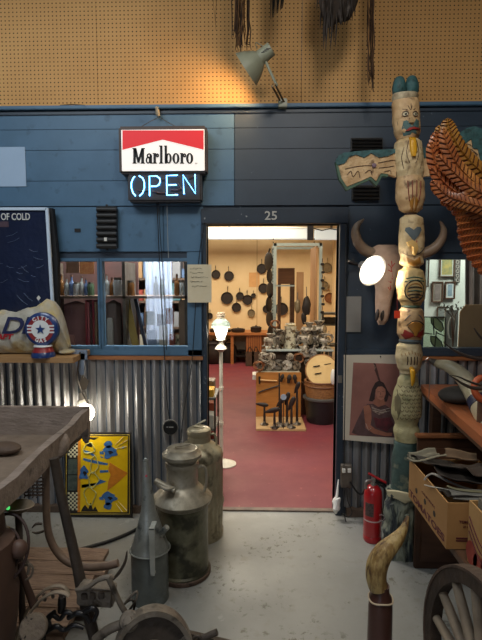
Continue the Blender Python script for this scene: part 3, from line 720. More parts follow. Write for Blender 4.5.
# boards leaning in the second window
def plank(name, label, cat, p0, p1, w, m, Y0_, Y1_, th=.02):
    bm = B(); beam(bm, P(*p0, Y0_), P(*p1, Y1_), S(w, Y0_), th, up=(0, -1, .15), bev=.002); return tag(obj(name, bm, m), label, cat)
plank('yellow_board', 'ochre yellow board leaning diagonally in the second window', 'board', (136, 347), (126, 298), 7, mat('ochre_board', '#b59a52', '#a58843', scale=6), YD + .06, YD + .12)
plank('dark_ski', 'dark ski with pale edge leaning beside the ochre board', 'ski', (146, 347), (135.5, 299), 3.5, mat('ski_dark', '#3d4150', rough=.3), YD + .1, YD + .16)
plank('pine_post', 'pinkish wooden post upright at the left of the second window', 'post', (125, 300), (124.5, 262), 5, mat('rosy_wood', '#8f6a58'), YD + .24, YD + .24)
flat('pink_book', 'small red and pink book lying under the shelf by the second window', 'book', [(121, 318), (130, 318), (131, 342), (121, 342)], YD + .16, .03, mat('red_pink', '#a54a48', '#8f6a62', scale=20))
t = thing('wall_clock', 'round tan clock leaning at the right end of the second window', 'clock')
bm = B(); lathe(bm, [(0, 0), (S(7.5, YD), 0), (S(7.5, YD), .02), (S(6.3, YD), .024), (0, .024)], P(178, 340, YD + .1), (0, -1, 0), 24); obj('rim', bm, oak, t)
bm = B(); lathe(bm, [(0, .024), (S(6.2, YD), .024), (S(6.2, YD), .026), (0, .026)], P(178, 340, YD + .1), (0, -1, 0), 24); obj('dial', bm, paper_m, t)
bm = B(); c = P(178, 340, YD + .072)
for k in range(6):
    a = k * PI / 3; beam(bm, c, c + Vector((math.cos(a), 0, math.sin(a))) * S(5, YD), .004, .002, up=(0, 1, 0))
split_obj('hand', bm, ink, t)
t = thing('toy_car', 'pale blue toy car on the sill of the second window', 'car')
bm = B(); c = P(160, 345, YD + .1)
def carb(u, v):
    x = (u - .5) * .2; a = PI * v; hgt = .03 + .028 * max(0, 1 - (x / .055) ** 4 if abs(x) < .055 else 0); s = (1 - (2 * u - 1) ** 6) ** .5 + .001
    return Vector((c.x + x, c.y + .04 * math.cos(a) * s, zfl - .005 + (hgt + .012) * math.sin(a) ** .6 * s))
surf(bm, carb, 24, 12); obj('body', bm, mat('powder_blue', '#8fa5bd', rough=.25, coat=.5), t)
for dx in (-.06, .06):
    bm = B(); cyl(bm, (c.x + dx, c.y - .045, zfl - .003), (c.x + dx, c.y + .045, zfl - .003), .016, seg=14); obj('wheels', bm, black_pl, t)
for i, (px, y, w, h, m_) in enumerate(((150, 318, 9, 14, 'book_teal'), (161, 320, 8, 12, 'book_gray'), (170, 316, 8, 16, 'book_rust'), (185, 322, 8, 22, 'book_brown'))):
    o = flat('picture_postcard', ('teal and cream', 'grey', 'rust coloured', 'brown')[i] + ' card propped low in the second window, %s of four' % nth[i], 'card', [(px - w / 2, y - h / 2), (px + w / 2, y - h / 2 + .5), (px + w / 2, y + h / 2), (px - w / 2, y + h / 2)], YD + .2, .004, mat(m_, ('#5d7f84', '#83807a', '#9a5a3c', '#6b4a36')[i], ('#a9a692', '#5e5c60', '#7b3b28', '#4e3526')[i], scale=40, rough=.6), group='cards under the shelf')

t = thing('daylight_streak', 'bluish white folded sheet standing in for daylight reflected in the second window', 'curtain')  # added sheet, its pale colour stands in for a bright reflection
a, b = P(146, 300, 4.25).x, P(172, 300, 4.25).x; z0_, z1_ = P(160, 352, 4.25).z, P(160, 255, 4.25).z
bm = B(); surf(bm, lambda u, v: Vector((a + (b - a) * u, 4.25 + .018 * math.sin(u * 30), z0_ + (z1_ - z0_) * v)), 60, 3, th=.004); obj('cloth', bm, mat('bluewhite_streak', '#c3d0e2', '#a9b9d2', scale=5, rough=.8), t)
bm = B(); cyl(bm, (-2.6, 4.25, z1_), (b + .1, 4.25, z1_), .01, seg=8); obj('rod', bm, iron if 'iron' in globals() else greymetal, t)
for i, (px, y0_, w_, cc, lb) in enumerate(((152, 330, 9, '#7f8fa8', 'slate blue box low in the second window'), (163, 326, 8, '#b9b3a6', 'pale box with rounded top low in the second window'), (172, 334, 6, '#8c4a3a', 'rust red tin low in the second window'), (183, 300, 8, '#8a6f58', 'tan box just under the shelf at the right of the second window'), (110, 318, 6, '#a9a39a', 'whitish jar-like tin before the taupe bundle'), (70, 335, 8, '#b7867c', 'pink wrapped parcel low in the first window'))):
    Yz = YD + .02; bm = B(); a_ = P(px, 340, Yz); s_ = S(w_, Yz) / 2; bx(bm, a_.x - s_, a_.x + s_, Yz, Yz + .02 + s_ * .4, zfl - .019, P(px, y0_, Yz).z, bev=.006); tag(obj('small_parcel', bm, mat('parcel_%d' % i, cc, rough=.5)), lb, 'parcel')

t = thing('storage_shelf', 'tall brown shelf full of boxes in the room behind the second window', 'shelf')
Yz = 4.6; a, b = P(122, 300, Yz).x, P(194, 300, Yz).x; zz_ = [P(150, y, Yz).z for y in (352, 327, 301, 278)]
for z_ in zz_:
    bm = B(); bx(bm, a, b, Yz, Yz + .3, z_ - .02, z_); obj('shelf_board', bm, MATS['grey_brown_wood'], t)
bm = B(); bx(bm, a, b, Yz + .3, Yz + .31, zz_[0] - .3, 2.3); obj('back_panel', bm, mat('shelf_back', '#6b5545', '#4f4038', scale=6), t)
for x_ in (a - .02, b):
    bm = B(); bx(bm, x_, x_ + .02, Yz, Yz + .31, 0, 2.3); obj('upright', bm, brownwood, t)
cs_ = [('red', '#9a4438'), ('cream', '#c9c2ae'), ('teal', '#4f7477'), ('grey', '#8b8b8d'), ('tan', '#a5825c'), ('blue', '#5b7292'), ('brown', '#5f4634')]
random.seed(31)
for r_, z_ in enumerate(zz_):
    x_ = a + .02; k = 0
    while x_ < b - .08:
        w_ = random.uniform(.05, .11); h_ = random.uniform(.08, .2); nm_, cc = random.choice(cs_)
        bm = B(); bx(bm, x_, x_ + w_, Yz + .02, Yz + .2, z_ + .001, z_ + h_, bev=.003)
        tag(obj('storage_box', bm, mat('storage_' + nm_, cc, rough=.6)), '%s box, %s from left on the %s board behind the second window' % (nm_, nth[k], ('lowest', 'second', 'third', 'top')[r_]), 'box', 'boxes on the storage shelf'); x_ += w_ + .012; k += 1

# ------------------------------------------------------------ back room
# strip light
t = thing('strip_light', 'long bright white strip light across the back room', 'light')
bm = B(); Yq = 9.6; a, b = P(150, 233, Yq), P(309, 233, Yq); zz0, zz1 = P(240, 239, Yq).z, P(240, 228.5, Yq).z
bx(bm, a.x, b.x, Yq, Yq + .18, zz0, zz1, bev=.01); obj('diffuser', bm, emat('strip_glow', '#eaf4f4', .42, '#a9adaa'), t)
bm = B(); bx(bm, a.x, b.x, Yq - .02, Yq + .2, zz1, zz1 + .03); obj('housing', bm, white_pl, t)
bm = B(); x_ = (a.x + b.x) / 2; bx(bm, x_ - .02, x_ + .02, Yq + .05, Yq + .09, zz1 + .03, 3.1); obj('hanger', bm, greymetal, t)
t = thing('strip_light', 'short bright strip light at the right behind the black bracket', 'light')
bm = B(); a, b = P(315, 233, Yq), P(352, 233, Yq); b.x = min(b.x, 1.7); bx(bm, a.x, b.x, Yq, Yq + .18, zz0 - .01, zz1 - .03, bev=.01); obj('diffuser', bm, MATS['strip_glow'], t)
bm = B(); bx(bm, a.x, b.x, Yq - .02, Yq + .2, zz1 - .03, zz1); obj('housing', bm, white_pl, t)
bm = B(); bx(bm, b.x - .2, b.x - .16, Yq + .05, Yq + .09, zz1, 3.1); obj('hanger', bm, greymetal, t)
bm = B(); pbox(bm, 307.5, 224.5, 313.5, 240, 4.9, .04, bev=.004); a = P(310.5, 225, 4.9); bx(bm, a.x - .015, a.x + .015, 4.9, 4.94, a.z - .01, 3.1); tag(obj('ceiling_bracket', bm, dark_iron), 'black metal bracket hanging from the ceiling before the strip lights', 'bracket')
bm = B(); tube(bm, [P(313, 228, 4.85), P(322, 230.5, 4.85), P(330, 228.5, 4.85), P(338, 230, 4.85)], .006, 6); tag(obj('ceiling_cable', bm, cord_m), 'black cable sagging from the ceiling bracket', 'cable')

# skillets on the cream wall
iron = mat('cast_iron', '#2b2522', '#332a25', scale=12, rough=.55, metal=.3)
copper = mat('copper_pan', '#9a6844', '#7d5134', scale=12, rough=.4, metal=.5)
tin = mat('tin_pan', '#8f8166', '#77694f', scale=12, rough=.45, metal=.5)
def skillet(nm, label, px, y, rp, m, Y=YB - .03, ang=0, sc_from=None):
    t = thing('frying_pan', label, 'pan', 'pans hung on the cream wall'); r = S(rp, Y); c = P(px, y, Y)
    bm = B(); lathe(bm, [(0, 0), (r * .86, 0), (r, .035), (r * .96, .035), (r * .82, .008), (0, .008)], c + Vector((0, .02, 0)), (0, -1, 0), 26); b = obj('pan_bowl', bm, m, t)
    d = Vector((math.sin(ang), 0, math.cos(ang)))
    bm = B(); tube(bm, [c + d * r * .9 + Vector((0, -.01, 0)), c + d * r * 1.3 + Vector((0, -.012, 0)), c + d * r * 1.85 + Vector((0, -.008, 0))], [.011, .009, .015], 8, flat=.6); obj('handle', bm, m, t)
    bm = B(); hp = c + d * r * 1.85; tube(bm, [hp + Vector((0, -.02, 0)), hp + Vector((0, -.022, .012)), hp + Vector((0, .028, .018))], .004, 5); obj('hook', bm, greymetal, t)
    finish(t); return t
pans = [(216, 274.5, 4.4, iron, 'small black skillet, upper left of the cream wall by the note'), (229, 276, 4.9, iron, 'black skillet right beside the small upper left one'),
 (227, 298, 6.1, iron, 'largest round black skillet above the white lamp'), (240, 296, 4, iron, 'small black skillet right of the largest one'), (247.5, 299.8, 5, iron, 'medium black skillet touching the small one on its left'),
 (253.5, 295.6, 2.5, iron, 'tiny black skillet at the top right of the cluster'), (236.5, 307.4, 4.7, iron, 'brown-black skillet with ring pattern below the cluster'), (251.3, 313, 3.8, tin, 'small pan with a pale spot in its middle, lowest on the wall'),
 (261.7, 268.8, 5, iron, 'dark skillet left of the steel rack, upper one'), (263.4, 288.3, 5, iron, 'dark skillet left of the steel rack, lower one'), (209.8, 316, 3.2, iron, 'dark pan half hidden by the left door jamb'),
 (281.5, 309, 6.5, iron, 'wide dark pan seen through the steel rack'), (266.8, 309, 4.2, iron, 'dark pan behind the left post of the rack'),
 (327, 267.8, 5, tin, 'pan with grey shiny middle, top right of the rack'), (324, 285.7, 4.6, tin, 'pewter coloured pan half behind the rack right post'), (329.3, 297.8, 5, copper, 'copper pan hung right of the steel rack'), (335, 297, 3.6, tin, 'small pan partly hidden by the right door jamb')]
for px, y, r, m, lb in pans: skillet('', lb, px, y, r, m, ang=random.uniform(-.08, .08))
bm = B(); pbox(bm, 249, 272.5, 259.5, 287, YB - .006, .004); o = obj('wall_paper_note', bm, mat('tan_note', '#cfa069', '#c39460', scale=10, rough=.8)); tag(o, 'tan paper with faint writing on the cream wall between pans', 'note')
# counter along the far wall
t = thing('plank_counter', 'reddish wooden counter along the far cream wall holding pots', 'counter')
Yk = 9.75; zk = P(235, 333, Yk).z; a, b = -2.2, P(262, 333, Yk).x
bm = B(); bx(bm, a, 1.2, Yk, YB - .025, zk - .05, zk, bev=.004); obj('counter_top', bm, oak, t)
bm = B(); bx(bm, P(246, 340, Yk).x, P(262, 340, Yk).x, Yk + .04, YB - .15, .004, zk - .05); o = obj('slatted_cabinet', bm, mat('red_cabinet', '#8a5030', '#764226', scale=4, stretch=(1, 1, 8)), t)
bm = B()
for k in range(7):
    x_ = P(247.2 + k * 2.2, 345, Yk).x; bx(bm, x_ - .012, x_ + .012, Yk + .025, Yk + .04, .05, zk - .07)
obj('slats', bm, oak, o)
for px in (200, 232):
    bm = B(); x_ = P(px, 340, Yk).x; bx(bm, x_ - .03, x_ + .03, Yk + .03, Yk + .09, .004, zk - .05); obj('leg', bm, oak, t)
bm = B(); bx(bm, P(232, 340, YB).x, P(246, 340, YB).x, YB - .1, YB - .085, .1, zk - .05); obj('back_board', bm, mat('pale_board', '#a89a84'), t)
def pot(label, px, rp, hp, Y=Yk + .15, m=iron):
    t = thing('cooking_pot', label, 'pot', 'iron pots on the far counter'); c = P(px, 333, Y); r = S(rp, Y); h = S(hp, Y); c.z = zk
    bm = B(); lathe(bm, [(0, 0), (r * .85, 0), (r, h * .3), (r, h * .8), (r * 1.04, h * .85), (0, h * .85)], c, seg=22, squash=.8); obj('pot_body', bm, m, t)
    bm = B(); lathe(bm, [(0, h * .86), (r * .98, h * .86), (r * .7, h), (r * .12, h * 1.05), (r * .12, h * 1.2), (0, h * 1.2)], c, seg=22, squash=.8); obj('lid', bm, m, t)
pot('flat black pan on the far counter, left of the pots', 226, 5, 3); pot('wide flat black pot in the middle of the far counter', 238, 7, 4); pot('tall lidded black pot at the right of the far counter', 256, 5.5, 6)
pot('dark flat pot at the left end of the far counter', 214, 4.5, 3.5)
# things under the counter
t = thing('kitchen_scale', 'black iron scale with flat tray on legs, on the far floor', 'scale')
Yv = 6.75; c = Pz(240, 362, 0.004)
z1_ = P(240, 354, c.y).z; w = S(9, c.y)
bm = B(); bx(bm, c.x - w, c.x + w, c.y - .12, c.y + .12, z1_ - .05, z1_, bev=.01); obj('body', bm, iron, t)
for sx in (-1, 1):
    for sy in (-1, 1):
        bm = B(); cyl(bm, (c.x + sx * w * .9, c.y + sy * .1, z1_ - .04), (c.x + sx * w * .97, c.y + sy * .11, .004), .018, seg=8); obj('leg', bm, iron, t)
bm = B(); lathe(bm, [(0, 0), (.03, 0), (.03, .05), (.1, .06), (.14, .08), (0, .075)], (c.x, c.y, z1_), seg=20); obj('tray', bm, iron, t)
def blob(name, label, cat, px, y, rx, rz, Y, m, z0=None, nz=.2, grp=None):
    c = P(px, y, Y); bm = B(); a, b = S(rx, Y), S(rz, Y); ell(bm, c, a, min(a, b) * .9, b, nz=nz, ns=16); return tag(obj(name, bm, m, ang=70), label, cat, grp)
t = thing('iron_kettle', 'squat dark iron kettle with arched handle under the far counter', 'kettle')
c = Vector((P(229, 350, 9.9).x, 9.75, .004)); bm = B(); lathe(bm, [(0, 0), (.15, 0), (.17, .12), (.18, .22), (.15, .34), (.1, .4), (0, .42)], c + Vector((0, .25, 0)), seg=22, squash=.6); obj('kettle_body', bm, iron, t)
bm = B(); tube(bm, sm([c + Vector((-.12, .25, .36)), c + Vector((0, .25, .49)), c + Vector((.12, .25, .36))], 6), .012, 6); obj('handle', bm, iron, t)
t = thing('iron_pot', 'dark cast iron cooking pot on the floor at far left', 'pot')
c = Vector((P(213, 350, 9.8).x, 9.7, .004)); bm = B(); lathe(bm, [(0, 0), (.12, .0), (.19, .1), (.2, .25), (.17, .4), (.19, .42), (0, .42)], c + Vector((0, .2, 0)), seg=22); obj('pot_body', bm, iron, t)
bm = B(); lathe(bm, [(0, .425), (.17, .425), (.1, .47), (.02, .48), (.02, .52), (0, .52)], c + Vector((0, .2, 0)), seg=18); obj('lid', bm, iron, t)
for i, px in enumerate((250, 256)):
    c = Pz(px, 360, .004); c.y = Yk - .2; c.x = P(px, 355, c.y).x; t = thing('iron_grate', ('left', 'right')[i] + ' dark iron grate leaning on the slatted cabinet', 'grate')
    bm = B(); bx(bm, c.x - .09, c.x + .09, c.y, c.y + .03, .004, .3, bev=.01); obj('plate', bm, rust, t)
    bm = B(); tube(bm, sm([Vector((c.x - .05, c.y, .3)), Vector((c.x, c.y, .4)), Vector((c.x + .05, c.y, .3))], 5), .01, 6); obj('handle', bm, iron, t)

# steel rack in the doorway
t = thing('steel_rack', 'tall grey-green slotted steel rack standing in the back room', 'rack')
rackm = mat('grey_green_steel', '#b4bfb8', '#a3aea7', scale=8, rough=.4, metal=.3)
Yr0, Yr1 = 6.75, 7.5
xl, xr = P(275, 300, Yr0).x, P(320, 300, Yr0).x; zt_ = P(297, 243, Yr0).z
xl2, xr2 = P(272, 300, Yr1).x, P(313, 300, Yr1).x
for x_, y_ in ((xl, Yr0), (xr, Yr0), (xl, Yr1), (xr, Yr1)):
    s = 1 if x_ == xl else -1
    bm = B(); bx(bm, x_ - .018, x_ + .018, y_, y_ + .005, .004, zt_); bx(bm, x_ - .022 * s - .003, x_ - .022 * s + .003, y_, y_ + .04, .004, zt_)
    p_ = obj('post', bm, rackm, t)
    if y_ == Yr1:
        bm = B()
        for k in range(46): bx(bm, x_ - .007, x_ + .007, y_ - .004, y_ - .001, .1 + k * .05, .125 + k * .05)
        obj('slot_row', bm, iron, p_)
def shelf_(z, nm='shelf'):
    bm = B(); bx(bm, xl - .02, xr + .02, Yr0, Yr0 + .01, z - .035, z); bx(bm, xl - .02, xr + .02, Yr1, Yr1 + .01, z - .035, z); bx(bm, xl - .02, xl - .01, Yr0, Yr1, z - .035, z); bx(bm, xr + .01, xr + .02, Yr0, Yr1, z - .035, z); bx(bm, xl, xr, Yr0 + .01, Yr1, z - .008, z - .003); obj(nm, bm, rackm, t)
zr1 = P(285, 285, Yr0).z; zr0 = P(290, 352, Yr0).z
bm = B(); bx(bm, xl - .02, xr + .02, Yr0, Yr0 + .01, zt_ - .04, zt_); bx(bm, xl - .02, xr + .02, Yr1, Yr1 + .01, zt_ - .04, zt_); bx(bm, xl - .02, xl - .01, Yr0, Yr1, zt_ - .04, zt_); bx(bm, xr + .01, xr + .02, Yr0, Yr1, zt_ - .04, zt_); obj('top_frame', bm, rackm, t)
shelf_(zr0); shelf_(.35)
bm = B(); xm = P(295, 285, Yr0).x; bx(bm, xl, xm, Yr0, Yr0 + .01, zr1 - .02, zr1); bx(bm, xl, xm, Yr0, Yr0 + .3, zr1 - .01, zr1 - .004); obj('half_shelf', bm, rackm, t)
bm = B(); bx(bm, xr - .06, xr - .035, Yr0 + .03, Yr1 - .05, zr0 + .002, P(312, 248, Yr0 + .5).z); tag(obj('side_board', bm, ply), 'tan plywood sheet standing inside the right side of the steel rack', 'board')
bm = B(); c = P(300, 340, Yr0 + .25); bx(bm, P(296.5, 300, Yr0 + .3).x, P(303.5, 300, Yr0 + .3).x, Yr0 + .3, Yr0 + .36, zr0, P(300, 272, Yr0 + .3).z, bev=.004); tag(obj('tan_post_board', bm, ply), 'narrow tan board upright in the middle of the steel rack', 'board')
t = thing('brown_cupboard', 'brown wooden cupboard seen through the left half of the rack', 'cupboard')
Yu = 8.4; a, b = P(278, 300, Yu), P(294.5, 300, Yu); z1_ = P(285, 269.5, Yu).z; z2_ = P(285, 284, Yu).z
bm = B(); bx(bm, a.x, b.x, Yu, Yu + .2, z2_, z1_, bev=.004); obj('box', bm, mat('warm_brown', '#6e4a30', '#5f3e27', scale=4, stretch=(1, 1, 6)), t)
bm = B(); bx(bm, b.x - .07, b.x, Yu, Yu + .2, .004, z2_); obj('side_panel', bm, brownwood, t)
bm = B(); bx(bm, a.x, a.x + .05, Yu, Yu + .2, .004, z2_); obj('side_panel', bm, brownwood, t)
bm = B(); bx(bm, a.x, b.x, Yu - .01, Yu + .2, z1_, z1_ + .025, bev=.004); obj('top_board', bm, MATS['warm_brown'], t)
# dark things hung on the left of the rack
for i, (px, y, rx, rz) in enumerate(((268.6, 261.5, 3, 9.5), (269.5, 276, 2.8, 7), (270, 290, 3, 8), (269, 304, 3, 8), (269.5, 319, 3.5, 8), (271, 334, 4.5, 9.5))):
    c = P(px, y, Yr0 + .18 - .04 * (i % 2)); t = thing('hanging_pan', 'dark oval pan hung on the rack left post, %s from the top' % nth[i], 'pan', 'pans hung down the side of the rack')
    a, b = S(rx, c.y), S(rz, c.y); bm = B(); ell(bm, c, a * .35, b, b, seg=18, R=rot(0, 0, 25 * (-1) ** i)); obj('pan_bowl', bm, iron, t)
    bm = B(); tube(bm, [c + Vector((.0, 0, b * .9)), c + Vector((.02, 0, b * 1.35))], [.012, .016], 6); obj('handle', bm, iron, t)
# things hung on its right post
for i, y in enumerate(range(262, 335, 8)):
    c = P(322.3 + (i % 2) * .8, y, Yr0 - .02); t = thing('hanging_ladle', 'dark ladle hung on the rack right post, %s from the top' % nth[i], 'ladle', 'ladles hung down the right post')
    bm = B(); ell(bm, c + Vector((0, 0, -.03)), .026, .018, .022, seg=10, rings=6); obj('bowl', bm, iron, t)
    bm = B(); tube(bm, [c, c + Vector((.004, 0, .05))], .005, 5); obj('handle', bm, iron, t)
for i, (px, y, h, m) in enumerate(((297.5, 306, 14, tin), (306.5, 306, 20, iron), (304, 318, 12, iron))):
    c = P(px, y, Yr0 - .03); bm = B(); hh = S(h, Yr0) / 2; t = thing('hanging_tool', ('pale metal whisk', 'long dark smoked bottle shape', 'short black grater')[i] + ' hanging in the middle of the rack', 'tool')
    ell(bm, c, S(h * .22, Yr0), S(h * .18, Yr0), hh, nz=.25, ns=20); obj('body', bm, m, t)
    bm = B(); tube(bm, [c + Vector((0, 0, hh * .9)), c + Vector((0, .01, hh * 1.6)), c + Vector((0, .035, hh * 1.9))], .006, 5); obj('hanging_wire', bm, greymetal, t)
# grey table right, behind the rack
t = thing('side_shelf', 'dark metal shelf unit at the right edge of the doorway', 'shelf')
a, b = P(322, 320, 8.0).x, P(345, 320, 8.0).x; b = min(b, 1.62)
for y in (313, 324, 345):
    bm = B(); z_ = P(330, y, 8.0).z; bx(bm, a, b, 8.0, 8.3, z_ - .03, z_); obj('shelf_board', bm, mat('bluegrey', '#5b5b58', '#4a4945', scale=9), t)
for x_ in (a, b - .03):
    bm = B(); bx(bm, x_, x_ + .03, 8.0, 8.03, .004, P(330, 313, 8.0).z - .03); obj('post', bm, iron, t)
bm = B(); a_ = P(330, 324, 8.1); z_ = P(330, 324, 8.0).z; bx(bm, a_.x - .12, a_.x + .12, 8.05, 8.25, z_, z_ + .1, bev=.01); tag(obj('dark_tin_box', bm, iron), 'dark tin box on the shelf unit at the right doorway edge', 'box')

# white lamp post
t = thing('floor_lamp', 'white floor lamp with lit lantern shade standing in the doorway', 'lamp')
lampw = mat('lamp_cream', '#cfc8b6', '#bdb5a1', scale=10, rough=.45)
c = Pz(223.5, 464.5, .004); Yl = c.y; c.x = P(221.3, 440, Yl).x; R_ = S(12, Yl)
base = Vector((c.x + .03, c.y, .004))
bm = B(); lathe(bm, [(0, 0), (R_, 0), (R_, .012), (R_ * .5, .03), (R_ * .2, .05), (0, .05)], base, seg=32); obj('base', bm, lampw, t)
zc = P(221, 352, Yl).z; bm = B(); cyl(bm, (c.x, c.y, .03), (c.x, c.y, zc), .017, seg=14)
for y in (390, 425): 
    z_ = P(221, y, Yl).z; cyl(bm, (c.x, c.y, z_), (c.x, c.y, z_ + .03), .022, seg=14)
obj('pole', bm, lampw, t)
def ll(y): return P(220, y, Yl).z - zc
pf = [(0, 0), (.02, 0), (.028, ll(350)), (.055, ll(353) + .02), (.052, ll(349)), (.024, ll(345)), (.02, ll(341)), (.042, ll(339)), (.035, ll(336.5)), (0, ll(336.5))]
bm = B(); lathe(bm, [(0, 0), (.02, 0), (.03, .012), (.056, .03), (.05, .045), (.024, .07), (.02, .1), (.045, .115), (.035, ll(337)), (0, ll(337))], (c.x, c.y, zc), seg=26); obj('finial_cup', bm, lampw, t)
bm = B(); lathe(bm, [(0, ll(337)), (.04, ll(337)), (.066, ll(328)), (0, ll(328))], (c.x, c.y, zc), seg=24); obj('glass_chimney', bm, emat('lamp_glow', '#fff4de', 9), t)
bm = B(); lathe(bm, [(.068, ll(328.5)), (.088, ll(327.5)), (.085, ll(323.5)), (.06, ll(320)), (.035, ll(318.5)), (0, ll(318.2))], (c.x, c.y, zc), seg=28); obj('lamp_shade', bm, mat('shade_glass', '#a9b5ab', rough=.2, trans=.3), t)
bm = B()
for y, r_ in ((318, .038), (316, .041), (314, .036)): lathe(bm, [(0, ll(y)), (r_, ll(y) + .001), (r_, ll(y) + .014), (0, ll(y) + .015)], (c.x, c.y, zc), seg=20)
obj('lamp_cap', bm, mat('cap_peach', '#d8c3a4', rough=.4), t)
point('floor_lamp_light', (c.x, c.y - .09, zc + ll(331)), 4, (1, .93, .8), .04)

# colourful stack just inside the door
t = thing('magazine_rack', 'narrow shelf of boxes just inside the doorway on the left', 'shelf')
a, b = P(204, 400, 3.95).x, P(219.5, 400, 3.95).x
b = P(219, 400, 4.1).x; a = b - .17
zs3 = [.25, .55, .8]
for z_ in [.03] + zs3:
    bm = B(); bx(bm, a, b, 3.75, 4.1, z_ - .02, z_); obj('shelf_board', bm, mat('grey_laminate', '#7b766e'), t)
for x_ in (a, b - .015):
    for y_ in (3.75, 4.085):
        bm = B(); bx(bm, x_, x_ + .015, y_, y_ + .015, .004, .8); obj('post', bm, greymetal, t)
for i, (lv, h, cc, lb) in enumerate(((.8, .06, '#c8962f', 'mustard yellow'), (.8, .1, '#6b5b48', 'taupe'), (.55, .1, '#c4beb1', 'off-white'), (.55, .16, '#d06a48', 'salmon red'), (.25, .16, '#5c5f62', 'slate grey'), (.25, .22, '#a8362c', 'bright red'), (.03, .17, '#6e2a26', 'dark red'))):
    bm = B(); x0_, x1_ = (a + .02, b - .02); f = i % 2
    if i == 6: f = 0
    y0_ = 3.77 + f * .15; bx(bm, x0_ + .01 * (i % 3), x1_ - .006 * (i % 2), y0_, y0_ + .14, lv + .001, lv + h, bev=.003)
    tag(obj('cardboard_carton', bm, mat('carton_%d' % i, cc, rough=.6)), '%s box on the shelves just inside the door, %s' % (lb, ('top shelf front', 'top shelf back', 'second shelf front', 'second shelf back', 'third shelf front', 'third shelf back', 'bottom shelf')[i]), 'box')

# table of silver castings
t = thing('display_table', 'long white-topped table crowded with silver hardware', 'table')
Yt = 6.22; zt2 = P(290, 350, Yt).z; a, b = P(266, 350, Yt).x, P(334, 350, Yt).x
bm = B(); bx(bm, a, b, Yt, Yt + .4, zt2 - .02, zt2, bev=.004); obj('table_top', bm, mat('white_top', '#b7c0bd', '#a5adaa', scale=6, rough=.4), t)
zt3 = P(270, 371, Yt - .35).z
for x_ in (a + .02, b - .06):
    for y_ in (Yt + .02, Yt + .34):
        bm = B(); bx(bm, x_, x_ + .04, y_, y_ + .04, .004, zt2 - .02); obj('leg', bm, greymetal, t)
bm = B(); bx(bm, a, b, Yt + .02, Yt + .38, .3, .32); obj('lower_shelf', bm, brownwood, t)
silver = mat('dull_silver', '#a0978a', '#6a6156', scale=18, rough=.35, metal=.6, c3='#332b24', s3=22, lo3=.5, hi3=.6)
silver2 = mat('pale_casting', '#c4bbab', '#8b8071', scale=18, rough=.4, metal=.35, c3='#3f352b', s3=22, lo3=.52, hi3=.62)
def reel(label, px, y, r, Y, m, name='fishing_reel', cat='reel', tilt=0, z0=None, grp='silver hardware on the table'):
    t = thing(name, label, cat, grp); c = P(px, y, Y); R_ = S(r, Y)
    if z0 is not None: c.z = z0 + R_
    d = Vector((math.sin(tilt), -math.cos(tilt), .15)).normalized(); u = d.cross(Vector((0, 0, 1))).normalized()
    bm = B(); lathe(bm, [(0, -R_ * .5), (R_, -R_ * .5), (R_, -R_ * .38), (R_ * .6, -R_ * .35), (R_ * .6, R_ * .3), (R_, R_ * .33), (R_, R_ * .45), (R_ * .3, R_ * .5), (R_ * .2, R_ * .7), (0, R_ * .7)], c, d, 20); obj('spool', bm, m, t)
    bm = B(); e = c + d * R_ * .75; f = e + (u * .7 + Vector((0, 0, .5))) * R_; tube(bm, [e, f, f + d * R_ * .35], [.008, .008, .012], 6); obj('crank', bm, m, t)
    bm = B(); bx(bm, c.x - R_ * .5, c.x + R_ * .5, c.y - R_ * .3, c.y + R_ * .3, c.z - R_ * 1.0, c.z - R_ * .9); obj('foot', bm, m, t)
def mill(label, px, r, Y, m, z0, h=1.0, grp='silver hardware on the table'):
    t = thing('meat_grinder', label, 'grinder', grp); c = P(px, 340, Y); c.z = z0; R_ = S(r, Y)
    bm = B(); lathe(bm, [(0, 0), (R_ * .6, 0), (R_ * .5, R_ * .25), (R_ * .3, R_ * .5), (R_ * .35, R_ * 1.0), (0, R_)], c, seg=16); obj('base', bm, m, t)
    k = c + Vector((0, 0, R_ * 1.35)); bm = B(); lathe(bm, [(0, -R_), (R_ * .55, -R_), (R_ * .6, 0), (R_ * .45, R_ * .5), (R_ * .7, R_ * .55), (R_ * .7, R_ * .8), (0, R_ * .8)], k, (1, -.6, 0), 18); obj('barrel', bm, m, t)
    bm = B(); lathe(bm, [(R_ * .3, 0), (R_ * .35, R_ * .4), (R_ * .75, R_ * .9 * h), (R_ * .68, R_ * .92 * h), (R_ * .28, R_ * .4), (0, R_ * .3)], k + Vector((0, 0, R_ * .3)), seg=18); obj('hopper', bm, m, t)
    q = k + Vector((-R_ * .9, R_ * .3, 0)); bm = B(); tube(bm, [k, q, q + Vector((-R_ * .1, -.02, -R_ * .8)), q + Vector((-R_ * .5, -.03, -R_ * .85))], [.012, .012, .01, .014], 7); obj('crank_handle', bm, m, t)
for i, (px, r, dy, m) in enumerate(((270.5, 4.2, .1, silver2), (278, 5.2, .14, silver), (286, 4.5, .22, silver2), (296, 4.6, .2, silver), (305.5, 5.2, .12, silver2), (314.5, 5, .2, silver), (324, 4.2, .14, silver2))):
    mill('%s meat grinder from the left on the white-topped table' % nth[i], px, r * 1.45, Yt + dy * .8, m, zt2)
for i, (px, y, r) in enumerate(((281, 333, 5), (294, 331, 5.2), (309, 329, 5), (318, 333, 4))):
    mill('silver grinder raised in the back row, %s from the left' % nth[i], px, r, Yt + .33, silver2, zt2 + .05)
    c = P(px, 340, Yt + .33); bm = B(); bx(bm, c.x - .05, c.x + .05, Yt + .28, Yt + .38, zt2, zt2 + .05); tag(obj('riser_block', bm, brownwood), 'wooden block under the back row silver grinder, %s from the left' % nth[i], 'block')
t = thing('cream_crock', 'cream enamel canister with dark pattern in the middle of the table', 'canister')
c = P(291.5, 340, Yt + .2); c.z = zt2; R_ = S(6, Yt)
